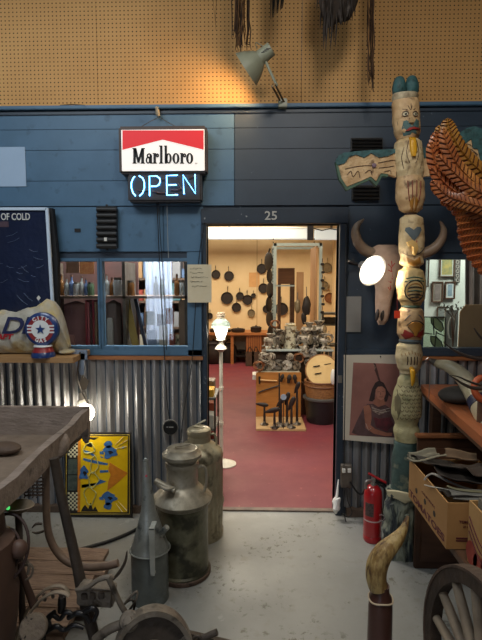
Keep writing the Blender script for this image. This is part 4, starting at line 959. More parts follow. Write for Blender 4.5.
t2 = t; bm = B(); lathe(bm, [(0, 0), (R_ * .9, 0), (R_, .02), (R_, S(22, Yt)), (R_ * 1.05, S(23, Yt)), (0, S(23.5, Yt))], c + Vector((-.02, -.05, 0)), seg=20); obj('canister_body', bm, mat('crock_cream', '#d6cfb4', '#6b5a40', scale=14, rough=.35, lo=.52, hi=.56), t)
bm = B(); ell(bm, c + Vector((-.02, -.05, S(25, Yt))), R_ * .95, R_ * .95, .018, seg=16, rings=6); obj('lid', bm, MATS['crock_cream'], t)
for i, (px, r, dy) in enumerate(((309, 7, .24), (319, 7.5, .28))):
    mill('large pale %s grinder standing tall behind the right part of the table row' % ('left', 'right')[i], px, r, Yt + dy, silver2, zt2 + .1)
    c = P(px, 340, Yt + dy); bm = B(); bx(bm, c.x - .06, c.x + .06, c.y - .05, c.y + .05, zt2, zt2 + .1); tag(obj('riser_block', bm, iron), 'dark block lifting the large pale %s grinder' % ('left', 'right')[i], 'block')
bm = B(); a, b = P(262, 370, Yt).x, P(318, 370, Yt).x; bx(bm, a, b, Yt + .08, Yt + .34, .33, zt2 - .03, bev=.01); tag(obj('storage_chest', bm, mat('backdrop_dark', '#2d2119', '#4a3626', scale=9, rough=.6)), 'dark brown box added as a darker backdrop beneath the white table top', 'chest')  # dark box added to deepen the backdrop under the table
# lower pile of hooks, weights and reels in front
t = thing('low_table', 'low wooden stand in front of the white-topped table', 'table')
Yp = 5.93; a, b = P(258, 370, Yp).x, P(300, 370, Yp).x; zl = P(275, 372, Yp).z
bm = B(); bx(bm, a, b, Yp, Yp + .22, zl - .02, zl, bev=.003); obj('top', bm, mat('pale_top', '#a79f8b', '#8e8673', scale=9), t)
bm = B(); bx(bm, P(252.5, 370, Yp).x, a, Yp, Yp + .22, zl - .1, zl - .04); obj('white_end', bm, white_pl, t)
for x_ in (a, b - .04):
    bm = B(); bx(bm, x_, x_ + .04, Yp + .16, Yp + .2, .004, zl - .02); obj('leg', bm, greymetal, t)
for i, (px, r, m, ti) in enumerate(((262.5, 5.2, silver, .3), (271, 4.6, silver2, -.3), (278.5, 4.8, silver, .2), (287, 4.6, silver2, -.2), (295.5, 4.3, silver, .5))):
    reel('%s reel from the left in the front row of the hardware pile' % nth[i], px, 365, r * 1.15, Yp + .11, m, tilt=ti, z0=zl, grp='reels on the low stand')
for i, (px, r, ti) in enumerate(((263, 4.4, -.4), (271.5, 4, .4), (290, 3.8, .1))):
    c = P(px, 352, Yp + .12); t = thing('wire_basket', 'small round wire egg basket stacked above the front reels, %s from the left' % nth[i], 'basket', 'wire baskets on the low stand')
    R_ = S(r, Yp); zc_ = zl + S(10, Yp) + R_
    for k in range(6):
        an = PI * k / 6; bm = B(); tube(bm, [Vector((c.x, c.y, zc_)) + Vector((R_ * math.cos(2 * PI * q / 14) * math.cos(an), R_ * .8 * math.cos(2 * PI * q / 14) * math.sin(an), R_ * math.sin(2 * PI * q / 14))) for q in range(14)], .0055, 5, closed=True); obj('wire_hoop', bm, silver2, t)
    bm = B(); cyl(bm, (c.x, c.y, zc_ - R_ * 1.05), (c.x, c.y, zc_ - R_ * .95), R_ * .5, seg=14); obj('base', bm, silver2, t)
for i, (px, m) in enumerate(((305, silver2), (312, silver))):
    reel('silver pulley under the right part of the table edge, %s' % ('left one', 'right one')[i], px, 353, 4.6, Yt - .06, m, name='pulley', cat='pulley', tilt=.3 * (-1) ** i)

coil_lbl = ('hanging over the left front edge of the low stand', 'beside the white end of the low stand', 'between the low stand and the pulleys', 'below the table edge above the wicker basket', 'on top of the back row grinders at left', 'at the right end of the white-topped table')
for i, (px, y, r, Y) in enumerate(((259, 366, 5.5, Yp - .03), (266, 358, 5, Yp - .02), (299, 358, 5.5, Yt - .1), (309, 363, 4.5, Yt - .05), (275, 324, 4.5, Yt + .3), (329, 338, 4.5, Yt + .05))):
    c = P(px, y, Y); R_ = S(r, Y); t = thing('wire_coil', 'loose coil of silvery wire ' + coil_lbl[i], 'coil', 'coils among the silver hardware')
    bm = B(); random.seed(i + 20); pts = []
    for k in range(60):
        a = 2 * PI * k / 14; q_ = R_ * (1 - .08 * (k // 14)) * (1 + .12 * math.sin(k * 1.3)); pts.append(c + Vector((q_ * math.cos(a), .02 * math.sin(a * 1.3), q_ * math.sin(a) * .9)))
    tube(bm, pts, .0075, 5); obj('wire', bm, silver2 if i % 2 else copper, t)
    bm = B(); tube(bm, [c + Vector((0, 0, R_)), c + Vector((0, .03, R_ + .03))], .006, 5); obj('end_hook', bm, silver, t)

# shoe last display
t = thing('tool_display_board', 'orange plywood display board with a base, holding tools and cobbler stands', 'display')
c0 = Pz(257.5, 419, .004)
Ybd = c0.y + .02; a, b = P(256, 400, Ybd).x, P(301, 400, Ybd).x; z1_ = P(278, 372.5, Ybd).z
bm = B(); bx(bm, a, b, Ybd, Ybd + .02, .02, z1_, bev=.003); bd = obj('back_board', bm, mat('orange_ply', '#b97c3c', '#a86c30', scale=4, rough=.5, stretch=(1, 1, 5)), t)
c1 = Pz(259, 431, .004); x1_ = Pz(306, 431, .004).x
bm = B(); bx(bm, a - .0, x1_, c1.y, Ybd, .004, .03, bev=.003); obj('base_board', bm, mat('tan_base', '#b8966a', '#a8865a', scale=5), t)
t = thing('wooden_hammer', 'hammer with pale handle mounted on the orange display board', 'hammer')
bm = B(); tube(bm, [P(260, 380, Ybd - .02), P(277, 381, Ybd - .02)], [.011, .008], 8); obj('handle', bm, mat('pale_handle', '#cda36c'), t)
bm = B(); tube(bm, [P(259.5, 376.5, Ybd - .022), P(259.5, 384, Ybd - .022)], [.014, .01], 8); obj('hammer_head', bm, iron, t)
bm = B(); tube(bm, sm([P(258.5, 393, Ybd - .02), P(262, 391, Ybd - .02), P(279, 385.5, Ybd - .02)], 4), .009, 6); tag(obj('long_rasp', bm, iron), 'long dark rasp slanting across the orange display board', 'tool')
def last(label, px, y, rx, rz, ang=0, Y=None):
    c = P(px, y, Y or Ybd - .03); a, b = S(rx, c.y), S(rz, c.y)
    bm = B()
    def f(u, v):
        zt = (u - .5) * 2; w = (1 - zt * zt) ** .5 * (1 - .35 * math.sin(PI * u) * (1 if u < .5 else 0) + .1); an = 2 * PI * v
        return c + rot(0, ang, 0) @ Vector((a * w * math.cos(an), .018 * w * math.sin(an), b * zt))
    surf(bm, f, 14, 14); bmesh.ops.remove_doubles(bm, verts=bm.verts, dist=.0004); return bm
for i, (px, y, rx, rz, an) in enumerate(((289, 379, 2.2, 5, 10), (295, 379, 2, 5, -8), (282, 378, 1.8, 4.5, 15))):
    tag(obj('shoe_last', last('', px, y, rx, rz, an), iron), 'dark shoe last hung on the board top, %s from the left' % nth[(1, 2, 0)[i]], 'shoe last', 'shoe lasts on the board')
def stand(label, px, ybot, ytop, fx, fang, fw, dY):
    t = thing('cobbler_stand', label, 'shoe stand', 'iron cobbler stands on the base board'); Y = c1.y + dY; c = P(px, ybot, Y); c.z = .03
    bm = B(); lathe(bm, [(0, 0), (.05, 0), (.05, .01), (.02, .025), (.014, .05), (0, .05)], c, seg=16); obj('foot', bm, silver, t)
    top = P(px, ytop, Y); bm = B(); cyl(bm, c + Vector((0, 0, .02)), top, .016, .012, seg=10); obj('post', bm, iron, t)
    bm = B(); e = Vector((math.sin(fang), 0, math.cos(fang) * .3)); 
    Rm = rot(0, 0, 0); a_, b_ = fw, fw * .38
    def f(u, v):
        s = (u - .5) * 2; w = max(0, 1 - s * s) ** .5 * (.8 + .3 * s); an = 2 * PI * v
        return top + Vector((fx, 0, .005)) + Vector((math.cos(fang) * s * a_, -.3 * s * a_ * .4, math.sin(fang) * s * a_)) + Vector((-math.sin(fang) * b_ * w * math.cos(an), .02 * w * math.sin(an), math.cos(fang) * b_ * w * math.cos(an)))
    surf(bm, f, 14, 12); bmesh.ops.remove_doubles(bm, verts=bm.verts, dist=.0004); obj('shoe_form', bm, iron, t)
stand('first iron shoe stand with level sole, far left', 263.5, 419, 401, -.02, .15, .01, .1) if False else None
for i, (px, yt_, fa, fw, dY, fx) in enumerate(((264.5, 405, -.1, .055, .16, -.03), (274.5, 411, .3, .065, .04, -.03), (281, 402, .9, .06, .1, 0), (287, 399, 1.3, .06, .15, 0), (291.5, 404, 1.2, .065, .05, 0), (297, 388, 1.2, .055, .18, 0))):
    stand('iron cobbler stand, %s from the left on the base board' % nth[i], px, 424, yt_, fx, fa, fw * 1.45, dY)
bm = B(); t = thing('tall_jack_stand', 'tall thin iron stand in the middle of the base board', 'stand'); Y = c1.y + .18; c = P(279.3, 423, Y); c.z = .03
cyl(bm, c, P(279.3, 373, Y), .011, .009, seg=10); obj('post', bm, iron, t)
bm = B(); lathe(bm, [(0, 0), (.045, 0), (.045, .012), (.012, .03), (0, .03)], c, seg=14); obj('foot', bm, silver, t)
t = thing('small_round_sign', 'small pale blue-grey disc among the cobbler stands', 'disc'); bm = B(); Y = c1.y + .02; lathe(bm, [(0, 0), (S(3, Y), 0), (S(3, Y), .008), (0, .008)], P(283.5, 397, Y), (0, -1, 0), 18); obj('disc', bm, mat('bluegrey_disc', '#8b98a5'), t)
bm = B(); k_ = P(283.5, 397, Y); cyl(bm, (k_.x, k_.y + .004, .03), k_ + Vector((0, .004, 0)), .006, seg=6); obj('post', bm, iron, t)

# basket barrel in a black tub
t = thing('black_tub', 'round black plastic tub on the red floor by the right jamb', 'tub')
c = Pz(321, 424, .004); Yb_ = c.y + .12; c = Vector((P(321, 420, Yb_).x, Yb_, .004)); rt = S(17, Yb_); hz = P(320, 398, Yb_).z
bm = B(); lathe(bm, [(0, 0), (rt * .82, 0), (rt * .87, .03), (rt, hz), (rt * 1.05, hz), (rt * 1.05, hz + .02), (rt * .95, hz + .02), (rt * .82, .04), (0, .04)], c, seg=34); obj('tub_body', bm, mat('tub_black', '#1b1b1d', rough=.4), t)
bm = B(); lathe(bm, [(rt * 1.05, hz - .01), (rt * 1.09, hz), (rt * 1.09, hz + .02), (rt * 1.04, hz + .025)], c, seg=34); obj('rim', bm, mat('tub_rim', '#4b4a48', rough=.4), t)
t = thing('wicker_basket', 'round brown wicker basket sitting in the black tub', 'basket')
wick = mat('wicker', '#7a4e2c', '#a0713f', scale=40, rough=.6, stretch=(1, 1, 3), bump=.6, bscale=60)
zb0, zb1 = .045, P(320, 380.5, Yb_).z
bm = B(); lathe(bm, [(0, zb0), (rt * .74, zb0), (rt * .9, hz), (rt * .98, (hz + zb1) / 2 + .02), (rt, zb1 + .0), (rt * .93, zb1), (rt * .9, hz), (0, zb0 + .03)], c, seg=48, fn=lambda a, h: 1 + .018 * math.sin(a * 24 + (PI if int(h * 40) % 2 else 0))); obj('basket_body', bm, wick, t)
bm = B()
for z_ in (zb1, zb1 - .05): tube(bm, [Vector((c.x + rt * 1.0 * math.cos(2 * PI * k / 40), c.y + rt * 1.0 * math.sin(2 * PI * k / 40), z_)) for k in range(40)], .01, 6, closed=True)
obj('basket_hoops', bm, mat('wicker_dark', '#5e3a20', '#7a4e2c', scale=30), t)
t = thing('tilted_lid', 'cream wooden lid with three slots tilted up in the basket', 'lid')
cl_ = P(322, 370.5, Yb_ + .12); nrm = Vector((-.08, -.92, .42)).normalized()
bm = B(); lathe(bm, [(0, 0), (rt * .96, 0), (rt * .96, .018), (0, .018)], cl_, nrm, 36); ld = obj('disc', bm, mat('cream_wood', '#d8b77c', '#cba86c', scale=5, rough=.6), t)
bm = B(); tube(bm, [cl_ + (frame(nrm)[0] * math.cos(2 * PI * k / 40) + frame(nrm)[1] * math.sin(2 * PI * k / 40)) * rt * .97 + nrm * .01 for k in range(40)], .011, 6, closed=True); obj('rim', bm, wick, t)
u_, v_ = frame(nrm); u_ = Vector((1, 0, .05)).normalized()
for dx, dz in ((-.32, .25), (-.25, -.2), (.35, .38)):
    q = cl_ + nrm * .02 + Vector((dx * rt, 0, 0)) + Vector((0, .42, .92)) * dz * rt; bm = B(); beam(bm, q - Vector((.2 * rt, 0, .035 * rt)), q + Vector((.2 * rt, 0, .035 * rt)), .008, .02, up=(0, 1, 0)); obj('slot', bm, ink, ld)
bm = B(); c_ = P(333, 377, Yb_ - .2); ell(bm, c_, .03, .03, S(8, Yb_), seg=14); tag(obj('white_jug', bm, white_pl), 'white plastic jug leaning on the basket by the jamb', 'jug')
# dark shelf behind barrel / crates behind
bm = B(); a = P(302, 400, Yb_ + .3); bx(bm, a.x, a.x + .2, Yb_ + .28, Yb_ + .42, .004, P(302, 383, Yb_ + .3).z); tag(obj('dark_crate', bm, brownwood), 'dark wooden crate behind the black tub', 'crate')

# ------------------------------------------------------------ side room seen through the right window
YS = 4.89
def frame_pic(label, x0, y0, x1, y1, mw, cols, Y=YS, th=.02, fm=None):
    t = thing('framed_picture', label, 'picture', 'pictures seen through the right window')
    a, b = P(x0, y1, Y), P(x1, y0, Y); w = S(mw, Y); Yf = Y - th
    bm = B(); bx(bm, a.x, b.x, Yf, Y, a.z, a.z + w, bev=.002); bx(bm, a.x, b.x, Yf, Y, b.z - w, b.z, bev=.002); bx(bm, a.x, a.x + w, Yf, Y, a.z + w, b.z - w, bev=.002); bx(bm, b.x - w, b.x, Yf, Y, a.z + w, b.z - w, bev=.002); obj('frame', bm, fm or brownwood, t)
    bm = B(); bx(bm, a.x + w, b.x - w, Yf + .01, Y, a.z + w, b.z - w); mm = obj('mat_board', bm, mat('mat_' + cols[0][1:], cols[0], rough=.8), t)
    k = w * 1.3; bm = B(); bx(bm, a.x + w + k, b.x - w - k, Yf + .008, Yf + .01, a.z + w + k, b.z - w - k); obj('print', bm, mat('print_' + cols[1][1:], cols[1], cols[2], scale=14, rough=.7), mm)
frame_pic('framed print with yellow flower, top of the wall in the right window', 439, 256, 454.5, 277, 1.0, ('#b9c0b4', '#b5a257', '#6b7a5c'))
frame_pic('brown framed landscape, left of the pair in the right window', 431, 281.5, 443, 302.5, 1.3, ('#8d8477', '#8b7f78', '#665d58'))
frame_pic('brown framed print with white mat, right of the pair', 444, 281.5, 455, 299, 1.3, ('#c3ccc8', '#8aa0ab', '#6f7f86'))
frame_pic('grey framed picture leaning low behind the stained glass', 436.5, 306.5, 446, 318, .8, ('#8d938c', '#6c726c', '#969c95'), Y=4.89)
frame_pic('narrow grey framed picture at the left edge of the right window', 424, 259, 429, 287, .7, ('#9ba39b', '#aab2aa', '#8a928a'))
t = thing('carved_scroll', 'tall dark scroll ornament hanging beside the yellow print', 'ornament')
bm = B(); pbox(bm, 454.5, 258.5, 460.5, 283, YS - .015, .012, bev=.004); p_ = obj('panel', bm, mat('scroll_dark', '#5d5a55', rough=.6), t)
bm = B()
for k in range(5):
    c = P(457.5, 262 + k * 4.6, YS - .018); tube(bm, [c + Vector((.014 * math.cos(2 * PI * q / 10), 0, .016 * math.sin(2 * PI * q / 10))) for q in range(10)], .004, 5, closed=True)
obj('scrollwork', bm, mat('scroll_pale', '#a9a69b'), p_)
t = thing('painted_door_panel', 'grey painted panel with a carved oval behind the stained glass', 'panel')
bm = B(); pbox(bm, 445, 310, 458, 350, 4.4, .03, bev=.004); p_ = obj('panel', bm, mat('panel_grey', '#8b9089', '#7c817a', scale=6), t)
c = P(451.5, 328, 4.39); bm = B(); tube(bm, [c + Vector((.03 * math.cos(2 * PI * q / 20), 0, .1 * math.sin(2 * PI * q / 20))) for q in range(20)], .006, 6, closed=True); obj('carved_oval', bm, mat('panel_pale', '#a5a89c'), p_)
bm = B(); a, b = P(445, 350, 4.4).x, P(458, 350, 4.4).x; bx(bm, a, b, 4.38, 4.46, .004, P(450, 350.5, 4.4).z); tag(obj('plain_plinth', bm, side_m), 'grey plinth under the carved grey panel', 'plinth')
# stained glass just inside the window
t = thing('stained_glass_panel', 'pale stained glass panel with green leaves inside the right window', 'panel')
Yg2 = YW + .1; lead = mat('lead_line', '#3b3f3c', rough=.5)
sg = [(423, 317), (445.5, 317), (445.5, 349.5), (423, 349.5)]
bm = B(); pp(bm, sg, Yg2, .004); gm = glassmat('stained_clear', '#e6efe4', 1.0, .1); pn = obj('clear_glass', bm, gm, t)
bm = B()
for (a, b) in (((423, 317), (445.5, 317)), ((445.5, 317), (445.5, 349.5)), ((423, 333), (432, 334)), ((437, 333), (445, 336)), ((433, 317), (434, 335)), ((436.5, 331), (434.5, 349)), ((423, 349), (445, 349))):
    tube(bm, [P(*a, Yg2 - .002), P(*b, Yg2 - .002)], .0045, 6)
for cx, cy, s in ((438, 324, 1), (437.5, 343, 1)):
    pts = [(cx - 7, cy - 7), (cx - 1, cy - 6), (cx + 4, cy - 1), (cx + 5.5, cy + 5), (cx + 3, cy + 8), (cx - 3, cy + 4), (cx - 6.5, cy - 1)]
    pts = pts if cy < 330 else [(x, min(y, 349)) for x, y in pts]
    tube(bm, [P(x, y, Yg2 - .002) for x, y in pts], .0048, 6, closed=True)
    b2 = B(); pp(b2, pts, Yg2 - .001, .003); obj('green_leaf', b2, mat('leaf_glass', '#b7cba0', rough=.2, trans=.2), pn)
obj('lead_came', bm, lead, t)
bm = B(); pp(bm, [(460, 312), (466, 304.5), (520, 304), (520, 350), (458, 350)], YW + .12, .008); tag(obj('cardboard_sheet', bm, mat('tan_sheet', '#a58b6c', '#9a8062', scale=4, rough=.85)), 'tan cardboard sheet propped inside the right window', 'cardboard')
t = thing('grey_drape', 'grey-brown cloth hanging at the right inside the right window', 'curtain'); a, b = P(462, 300, 4.2).x, P(510, 300, 4.2).x
bm = B(); surf(bm, lambda u, v: Vector((a + (b - a) * u + .04 * (1 - v), 4.2 + .025 * math.sin(u * 38), P(470, 330, 4.2).z + v * 1.1)), 70, 4, th=.004); obj('cloth', bm, mat('drape', '#7c716a', '#6d635d', scale=8), t)
bm = B(); zz = P(470, 330, 4.2).z + 1.1; cyl(bm, (a - .05, 4.2, zz), (b + .05, 4.2, zz), .012, seg=8); obj('rod', bm, iron, t)
t = thing('potted_plant', 'dark leafy dried plant seen through the right window above the leaf glass', 'plant')
c = P(451, 309, 4.3); random.seed(11)
bm = B()
for k in range(70):
    d = Vector((random.gauss(0, 1) * 1.3, random.gauss(0, .6), random.gauss(.1, .5))); q = c + d * .042; R2 = rot(random.uniform(0, 180), random.uniform(0, 180), random.uniform(0, 180))
    vs = [q + R2 @ Vector(v) for v in ((-.014, 0, 0), (0, .007, 0), (.014, 0, 0), (0, -.007, 0))]; prism(bm, vs, R2 @ Vector((0, 0, .001)))
obj('leaves', bm, mat('dark_leaf', '#3f4238', '#524c40', scale=30), t)
bm = B()
zst = P(450, 350, 4.3).z
for dx in (-.05, 0, .06): tube(bm, [c + Vector((dx * 1.2, 0, 0)), c + Vector((dx * .3 + .02, 0, -.06)), Vector((c.x + .03, c.y, zst))], .004, 5)
obj('stems', bm, brownwood, t)
bm = B(); bx(bm, c.x - .03, c.x + .1, c.y - .06, c.y + .06, .004, zst); obj('pot_stand', bm, side_m, t)

# ------------------------------------------------------------ totem pole
YT = 2.95
wood_pale = mat('carved_pale_wood', '#d6c094', '#b59a6d', scale=12, rough=.6, bump=1.4, bscale=22, c3='#6e5334', s3=16, lo3=.56, hi3=.68)
wood_tan = mat('carved_tan_wood', '#d2b182', '#b18c60', scale=12, rough=.55, bump=1.3, bscale=20, c3='#65482d', s3=15, lo3=.57, hi3=.68)
teal = mat('weathered_teal', '#355f60', '#284a4a', scale=16, rough=.65, bump=.6, bscale=40, c3='#24403f', s3=30, lo3=.55, hi3=.65)
dteal = mat('dark_teal_stain', '#405852', '#2d3d39', scale=9, rough=.7, bump=.6, bscale=26, c3='#8f8f76', s3=9, lo3=.6, hi3=.72)
greenband = mat('green_stain_band', '#4e6a52', '#3d5443', scale=12, rough=.6)
cream_g = mat('cream_green_wood', '#aba27a', '#8c845b', scale=10, rough=.65, bump=.8, bscale=40, c3='#6b6f4c', s3=10, lo3=.55, hi3=.68)
red_p = mat('faded_red', '#a8322a', '#8c2922', scale=12, rough=.6); yel_p = mat('yellow_beak_paint', '#e0a91e', '#c98f1a', scale=12, rough=.45)
brown_l = mat('brown_line', '#4a3222', rough=.7); black_l = mat('black_line', '#2a2620', rough=.7); blue_g = mat('grey_blue_paint', '#5b6668', '#4d5759', scale=14, rough=.6)
gold_st = mat('golden_stain', '#b07b2c', '#96652a', scale=16, rough=.5)
t = thing('totem_pole', 'tall carved wooden totem pole with teal crest and stacked bird figures', 'totem pole'); tot = t
def tz(y, x=408): return P(x, y, YT).z
def tx(x, y): return P(x, y, YT).x
rT = {}
def section(name, rows, m, amp=.03):
    """rows: (centre px, y px, half width px)"""
    pts = []; rows2 = []
    for (a, b) in zip(rows, rows[1:]):
        for k in range(5):
            u = k / 5; s = u * u * (3 - 2 * u); rows2.append((a[0] + (b[0] - a[0]) * s, a[1] + (b[1] - a[1]) * u, a[2] + (b[2] - a[2]) * s))
    rows2.append(rows[-1])
    bm = B(); seg = 30; rings = []
    for cx, y, w in rows2:
        c = Vector((tx(cx, y), YT, tz(y, cx))); r = S(w, YT)
        ring = []
        for k in range(seg):
            a = 2 * PI * k / seg; n_ = 1 + amp * noise.noise(Vector((math.cos(a) * 2, math.sin(a) * 2, y * .12)))
            ring.append(bm.verts.new(c + Vector((math.cos(a) * r * n_, math.sin(a) * r * .92 * n_, 0))))
        rings.append(ring)
    for A, D in zip(rings, rings[1:]):
        for k in range(seg): bm.faces.new((A[k], A[(k + 1) % seg], D[(k + 1) % seg], D[k]))
    bm.faces.new(rings[0]); bm.faces.new(rings[-1][::-1])
    def rad(y):
        for p, q in zip(rows2, rows2[1:]):
            if p[1] <= y <= q[1]:
                u = (y - p[1]) / (q[1] - p[1] + 1e-9); return p[0] + (q[0] - p[0]) * u, p[2] + (q[2] - p[2]) * u
        return rows2[-1][0], rows2[-1][2]
    return obj(name, bm, m, t, ang=60), rad
def front(rad, x, y, out=.004):
    cx, w = rad(y); w = max(w, .5); dx = max(-.97, min(.97, (x - cx) / w)); d = math.sqrt(1 - dx * dx)
    Y = YT - S(w, YT) * .92 * d - out
    p = P(x, y, YT); return Vector((p.x, Y, p.z))
def line(name, rad, pts, r, m, par, closed=False, n=4, out=.002):
    P3 = sm([front(rad, x, y, out) for x, y in pts], n) if len(pts) > 2 else [front(rad, *pts[0], out), front(rad, *pts[1], out)]
    if closed: P3 = [front(rad, x, y, out) for x, y in pts]
    bm = B(); tube(bm, P3, r, 6, closed=closed); return obj(name, bm, m, par)
def patch(name, rad, poly, m, par, th=.006, out=.005):
    """painted or carved raised patch that follows the round surface"""
    cx = sum(p[0] for p in poly) / len(poly); cy = sum(p[1] for p in poly) / len(poly)
    bm = B(); rings = []
    for s in (1.0, .66, .33):
        rings.append([bm.verts.new(front(rad, cx + (x - cx) * s, cy + (y - cy) * s, out)) for x, y in poly])
    c = bm.verts.new(front(rad, cx, cy, out)); n = len(poly)
    base = [bm.verts.new(front(rad, x, y, -.012)) for x, y in poly]
    for A, D in ((base, rings[0]), (rings[0], rings[1]), (rings[1], rings[2])):
        for k in range(n): bm.faces.new((A[k], A[(k + 1) % n], D[(k + 1) % n], D[k]))
    for k in range(n): bm.faces.new((rings[2][k], rings[2][(k + 1) % n], c))
    bm.faces.new(base[::-1]); return obj(name, bm, m, par, ang=50)
def ring_px(cx, cy, rx, ry, n=14): return [(cx + rx * math.cos(2 * PI * k / n), cy + ry * math.sin(2 * PI * k / n)) for k in range(n)]
# crest: two rounded tufts
bm = B()
for cx, top in ((399, 78.5), (411.5, 77.5)):
    c = P(cx, 88, YT); ell(bm, c, S(6.6, YT), S(7, YT), S(11, YT), seg=18, rings=12, nz=.12, ns=30)
obj('crest', bm, teal, t)
bm = B(); c = P(405, 97.5, YT); lathe(bm, [(S(11.5, YT), -.02), (S(12.3, YT), 0), (S(11.5, YT), .02), (0, .02)], c, (.0, -.15, 1), 28); obj('crest_band', bm, mat('pale_band', '#d3c3a0', '#7d6b4e', scale=14), t)
head, hr = section('head', [(405.5, 98, 11), (405.5, 104, 12.8), (406, 120, 13), (407, 132, 12.5), (407.5, 140, 10)], wood_tan)
for cx in (401.5, 411.5):
    patch('eye_white', hr, ring_px(cx, 118, 2.6, 2.2), mat('eye_cream', '#d9cca8'), head, out=.003); patch('pupil', hr, ring_px(cx + .4, 118.2, 1.1, 1.1, 8), black_l, head, out=.007); line('eye_line', hr, ring_px(cx, 118, 2.8, 2.4), .0022, brown_l, head, closed=True, out=.006)
patch('nose', hr, [(407, 121.5), (409.4, 125), (409, 127), (404.8, 127), (404.6, 124.6)], mat('nose_tan', '#a98d62'), head, out=.015)  # nose patch in a darker tan
patch('moustache', hr, [(400, 125), (403, 124), (404.5, 128), (407, 130), (411, 128), (412.5, 122.5), (415.5, 123), (418, 129), (417.5, 134.5), (413, 136.5), (406, 138), (401, 138.5), (398.8, 132)], mat('teal_grey_paint', '#52706c', '#47605e', scale=20), head, out=.003)
patch('mouth', hr, [(402, 134.5), (405, 131.8), (410, 130.6), (415, 131), (417.5, 132.6), (414, 133), (409, 133), (405, 134.4)], red_p, head, out=.008)
for pts in ([(399, 113), (403.5, 113.8)], [(404, 110), (406.5, 114), (408, 110)], [(409.5, 114), (411.5, 112.5)], [(407, 108), (407, 114)], [(394.8, 121), (396, 128), (396.5, 136)]): line('carved_line', hr, pts, .0016, brown_l, head)
# chest with beak and folded wings
chest, cr = section('chest', [(408, 139, 9), (408, 144, 13), (408.5, 158, 14), (409.5, 170, 13.5), (409.5, 178, 12)], wood_pale)
patch('yellow_beak', cr, [(405.5, 141), (411.5, 141), (412, 152), (410.4, 160), (407.2, 160), (405.6, 152)], yel_p, chest, out=.02)
for s in (-1, 1):
    line('carved_line', cr, [(408.7 + s * 4, 144), (408.7 + s * 6, 156), (408.7 + s * 3, 166)], .002, brown_l, chest); line('carved_line', cr, [(408.7 + s * 8, 150), (408.7 + s * 10, 160), (408.7 + s * 8, 171)], .002, brown_l, chest)
def wing(side, poly, tealpoly, label=None):
    w = obj('wing', (lambda bm: (pp(bm, poly, YT - .01, .03), bm)[1])(B()), wood_tan, t)
    obj('teal_edge', (lambda bm: (pp(bm, tealpoly, YT - .016, .04), bm)[1])(B()), teal, w); return w
w1 = wing(-1, [(337, 163), (344, 154), (358, 152), (372, 151), (396, 150), (396, 177), (388, 174), (381, 173), (376, 181), (371, 176.5), (364, 179.5), (347, 186.5), (341, 178)],
          [(335.5, 162), (338, 156), (344, 152.6), (358, 151), (372, 150), (395, 148.8), (396, 152.5), (388, 156), (379, 157.5), (371.5, 153), (364, 157.5), (356, 154.5), (349, 157), (345, 163), (337.8, 165)])
bm = B(); pp(bm, [(335.5, 162), (337.6, 163), (341.5, 178), (347, 187), (364, 180), (371, 177), (376, 182), (381, 173.6), (388, 174.5), (388, 176.5), (382.5, 176), (376.5, 186), (370, 179.5), (346.5, 190.5), (339, 179)], YT - .012, .034); obj('green_rim', bm, greenband, w1)
def wl(pts, w, n='carved_line', r=.002): bm = B(); tube(bm, sm([P(x, y, YT - .012) for x, y in pts], 4), r, 5); obj(n, bm, brown_l, w)
wl([(345, 169), (360, 166), (374, 165.5)], w1); wl([(347, 175), (351, 171), (353, 177), (358, 171), (360, 178)], w1); wl([(378, 163), (388, 161), (395, 160)], w1); wl([(379, 168), (388, 167), (394, 166)], w1); wl([(384, 172), (390, 170.5), (391, 174)], w1); wl([(365, 173), (370, 170), (372, 175)], w1)
bm = B(); lathe(bm, [(0, 0), (S(2.3, YT), 0), (S(2, YT), .01), (0, .014)], P(374, 165.6, YT - .008), (0, -1, 0), 14); obj('wing_boss', bm, mat('boss_mauve', '#7d6470'), w1)
w2 = wing(1, [(421, 156), (440, 156), (452, 148), (460, 142), (466, 143.5), (472, 139), (476, 148), (483, 150), (480, 163), (470, 170), (421, 177)],
          [(421, 148), (445, 142), (456, 135), (467, 128), (474, 126), (483, 129), (490, 136), (486, 160), (482, 166), (478, 149), (473, 148), (471.5, 138.5), (465, 143.5), (459, 141), (449, 148), (440, 156), (421, 158)])
wl([(458, 146), (468, 144), (475, 149)], w2); wl([(460, 151), (470, 149), (478, 155)], w2); wl([(470, 158), (474, 152), (477, 157)], w2)
# third figure
s3, r3 = section('long_beak_figure', [(409.5, 177, 12), (410, 184, 13.5), (410, 198, 13.8), (410.5, 209, 11), (410.8, 215, 4)], wood_tan)
for x in (404, 408, 412.5, 417): line('carved_stripe', r3, [(x, 183), (x + (410 - x) * .1, 194), (x + (410 - x) * .3, 203)], .003, mat('reddish_line', '#7d3a26'), s3)
patch('golden_feet', r3, [(406, 203), (409.5, 199), (410.5, 213), (407.5, 212)], gold_st, s3, out=.008); patch('golden_feet', r3, [(414.5, 203), (411.2, 199), (411.2, 213), (413.5, 212)], gold_st, s3, out=.008)
bm = B(); cyl(bm, P(410.8, 219, YT), P(410.8, 213, YT), .035, seg=20); obj('neck', bm, brown_l, t)
s4, r4 = section('heart_figure', [(411, 214, 5), (411.5, 219, 11), (411.5, 235, 12.3), (411.5, 252, 12), (411.5, 257, 10.5), (411.5, 263, 11.5), (412, 267.5, 7.5)], wood_pale)
patch('grey_heart', r4, [(410, 242), (405.5, 236), (402.3, 231.5), (403, 228.6), (406, 228.2), (409.8, 231), (413.5, 228), (417, 228.4), (418, 231), (414.8, 236.4)], blue_g, s4, out=.006)
patch('carved_beak', r4, [(403.5, 243), (408, 241), (412, 244), (413.5, 250), (411, 256), (409, 255), (408, 247), (405, 247)], mat('light_gold', '#dcb56c', '#c79a4f', scale=14), s4, out=.022)
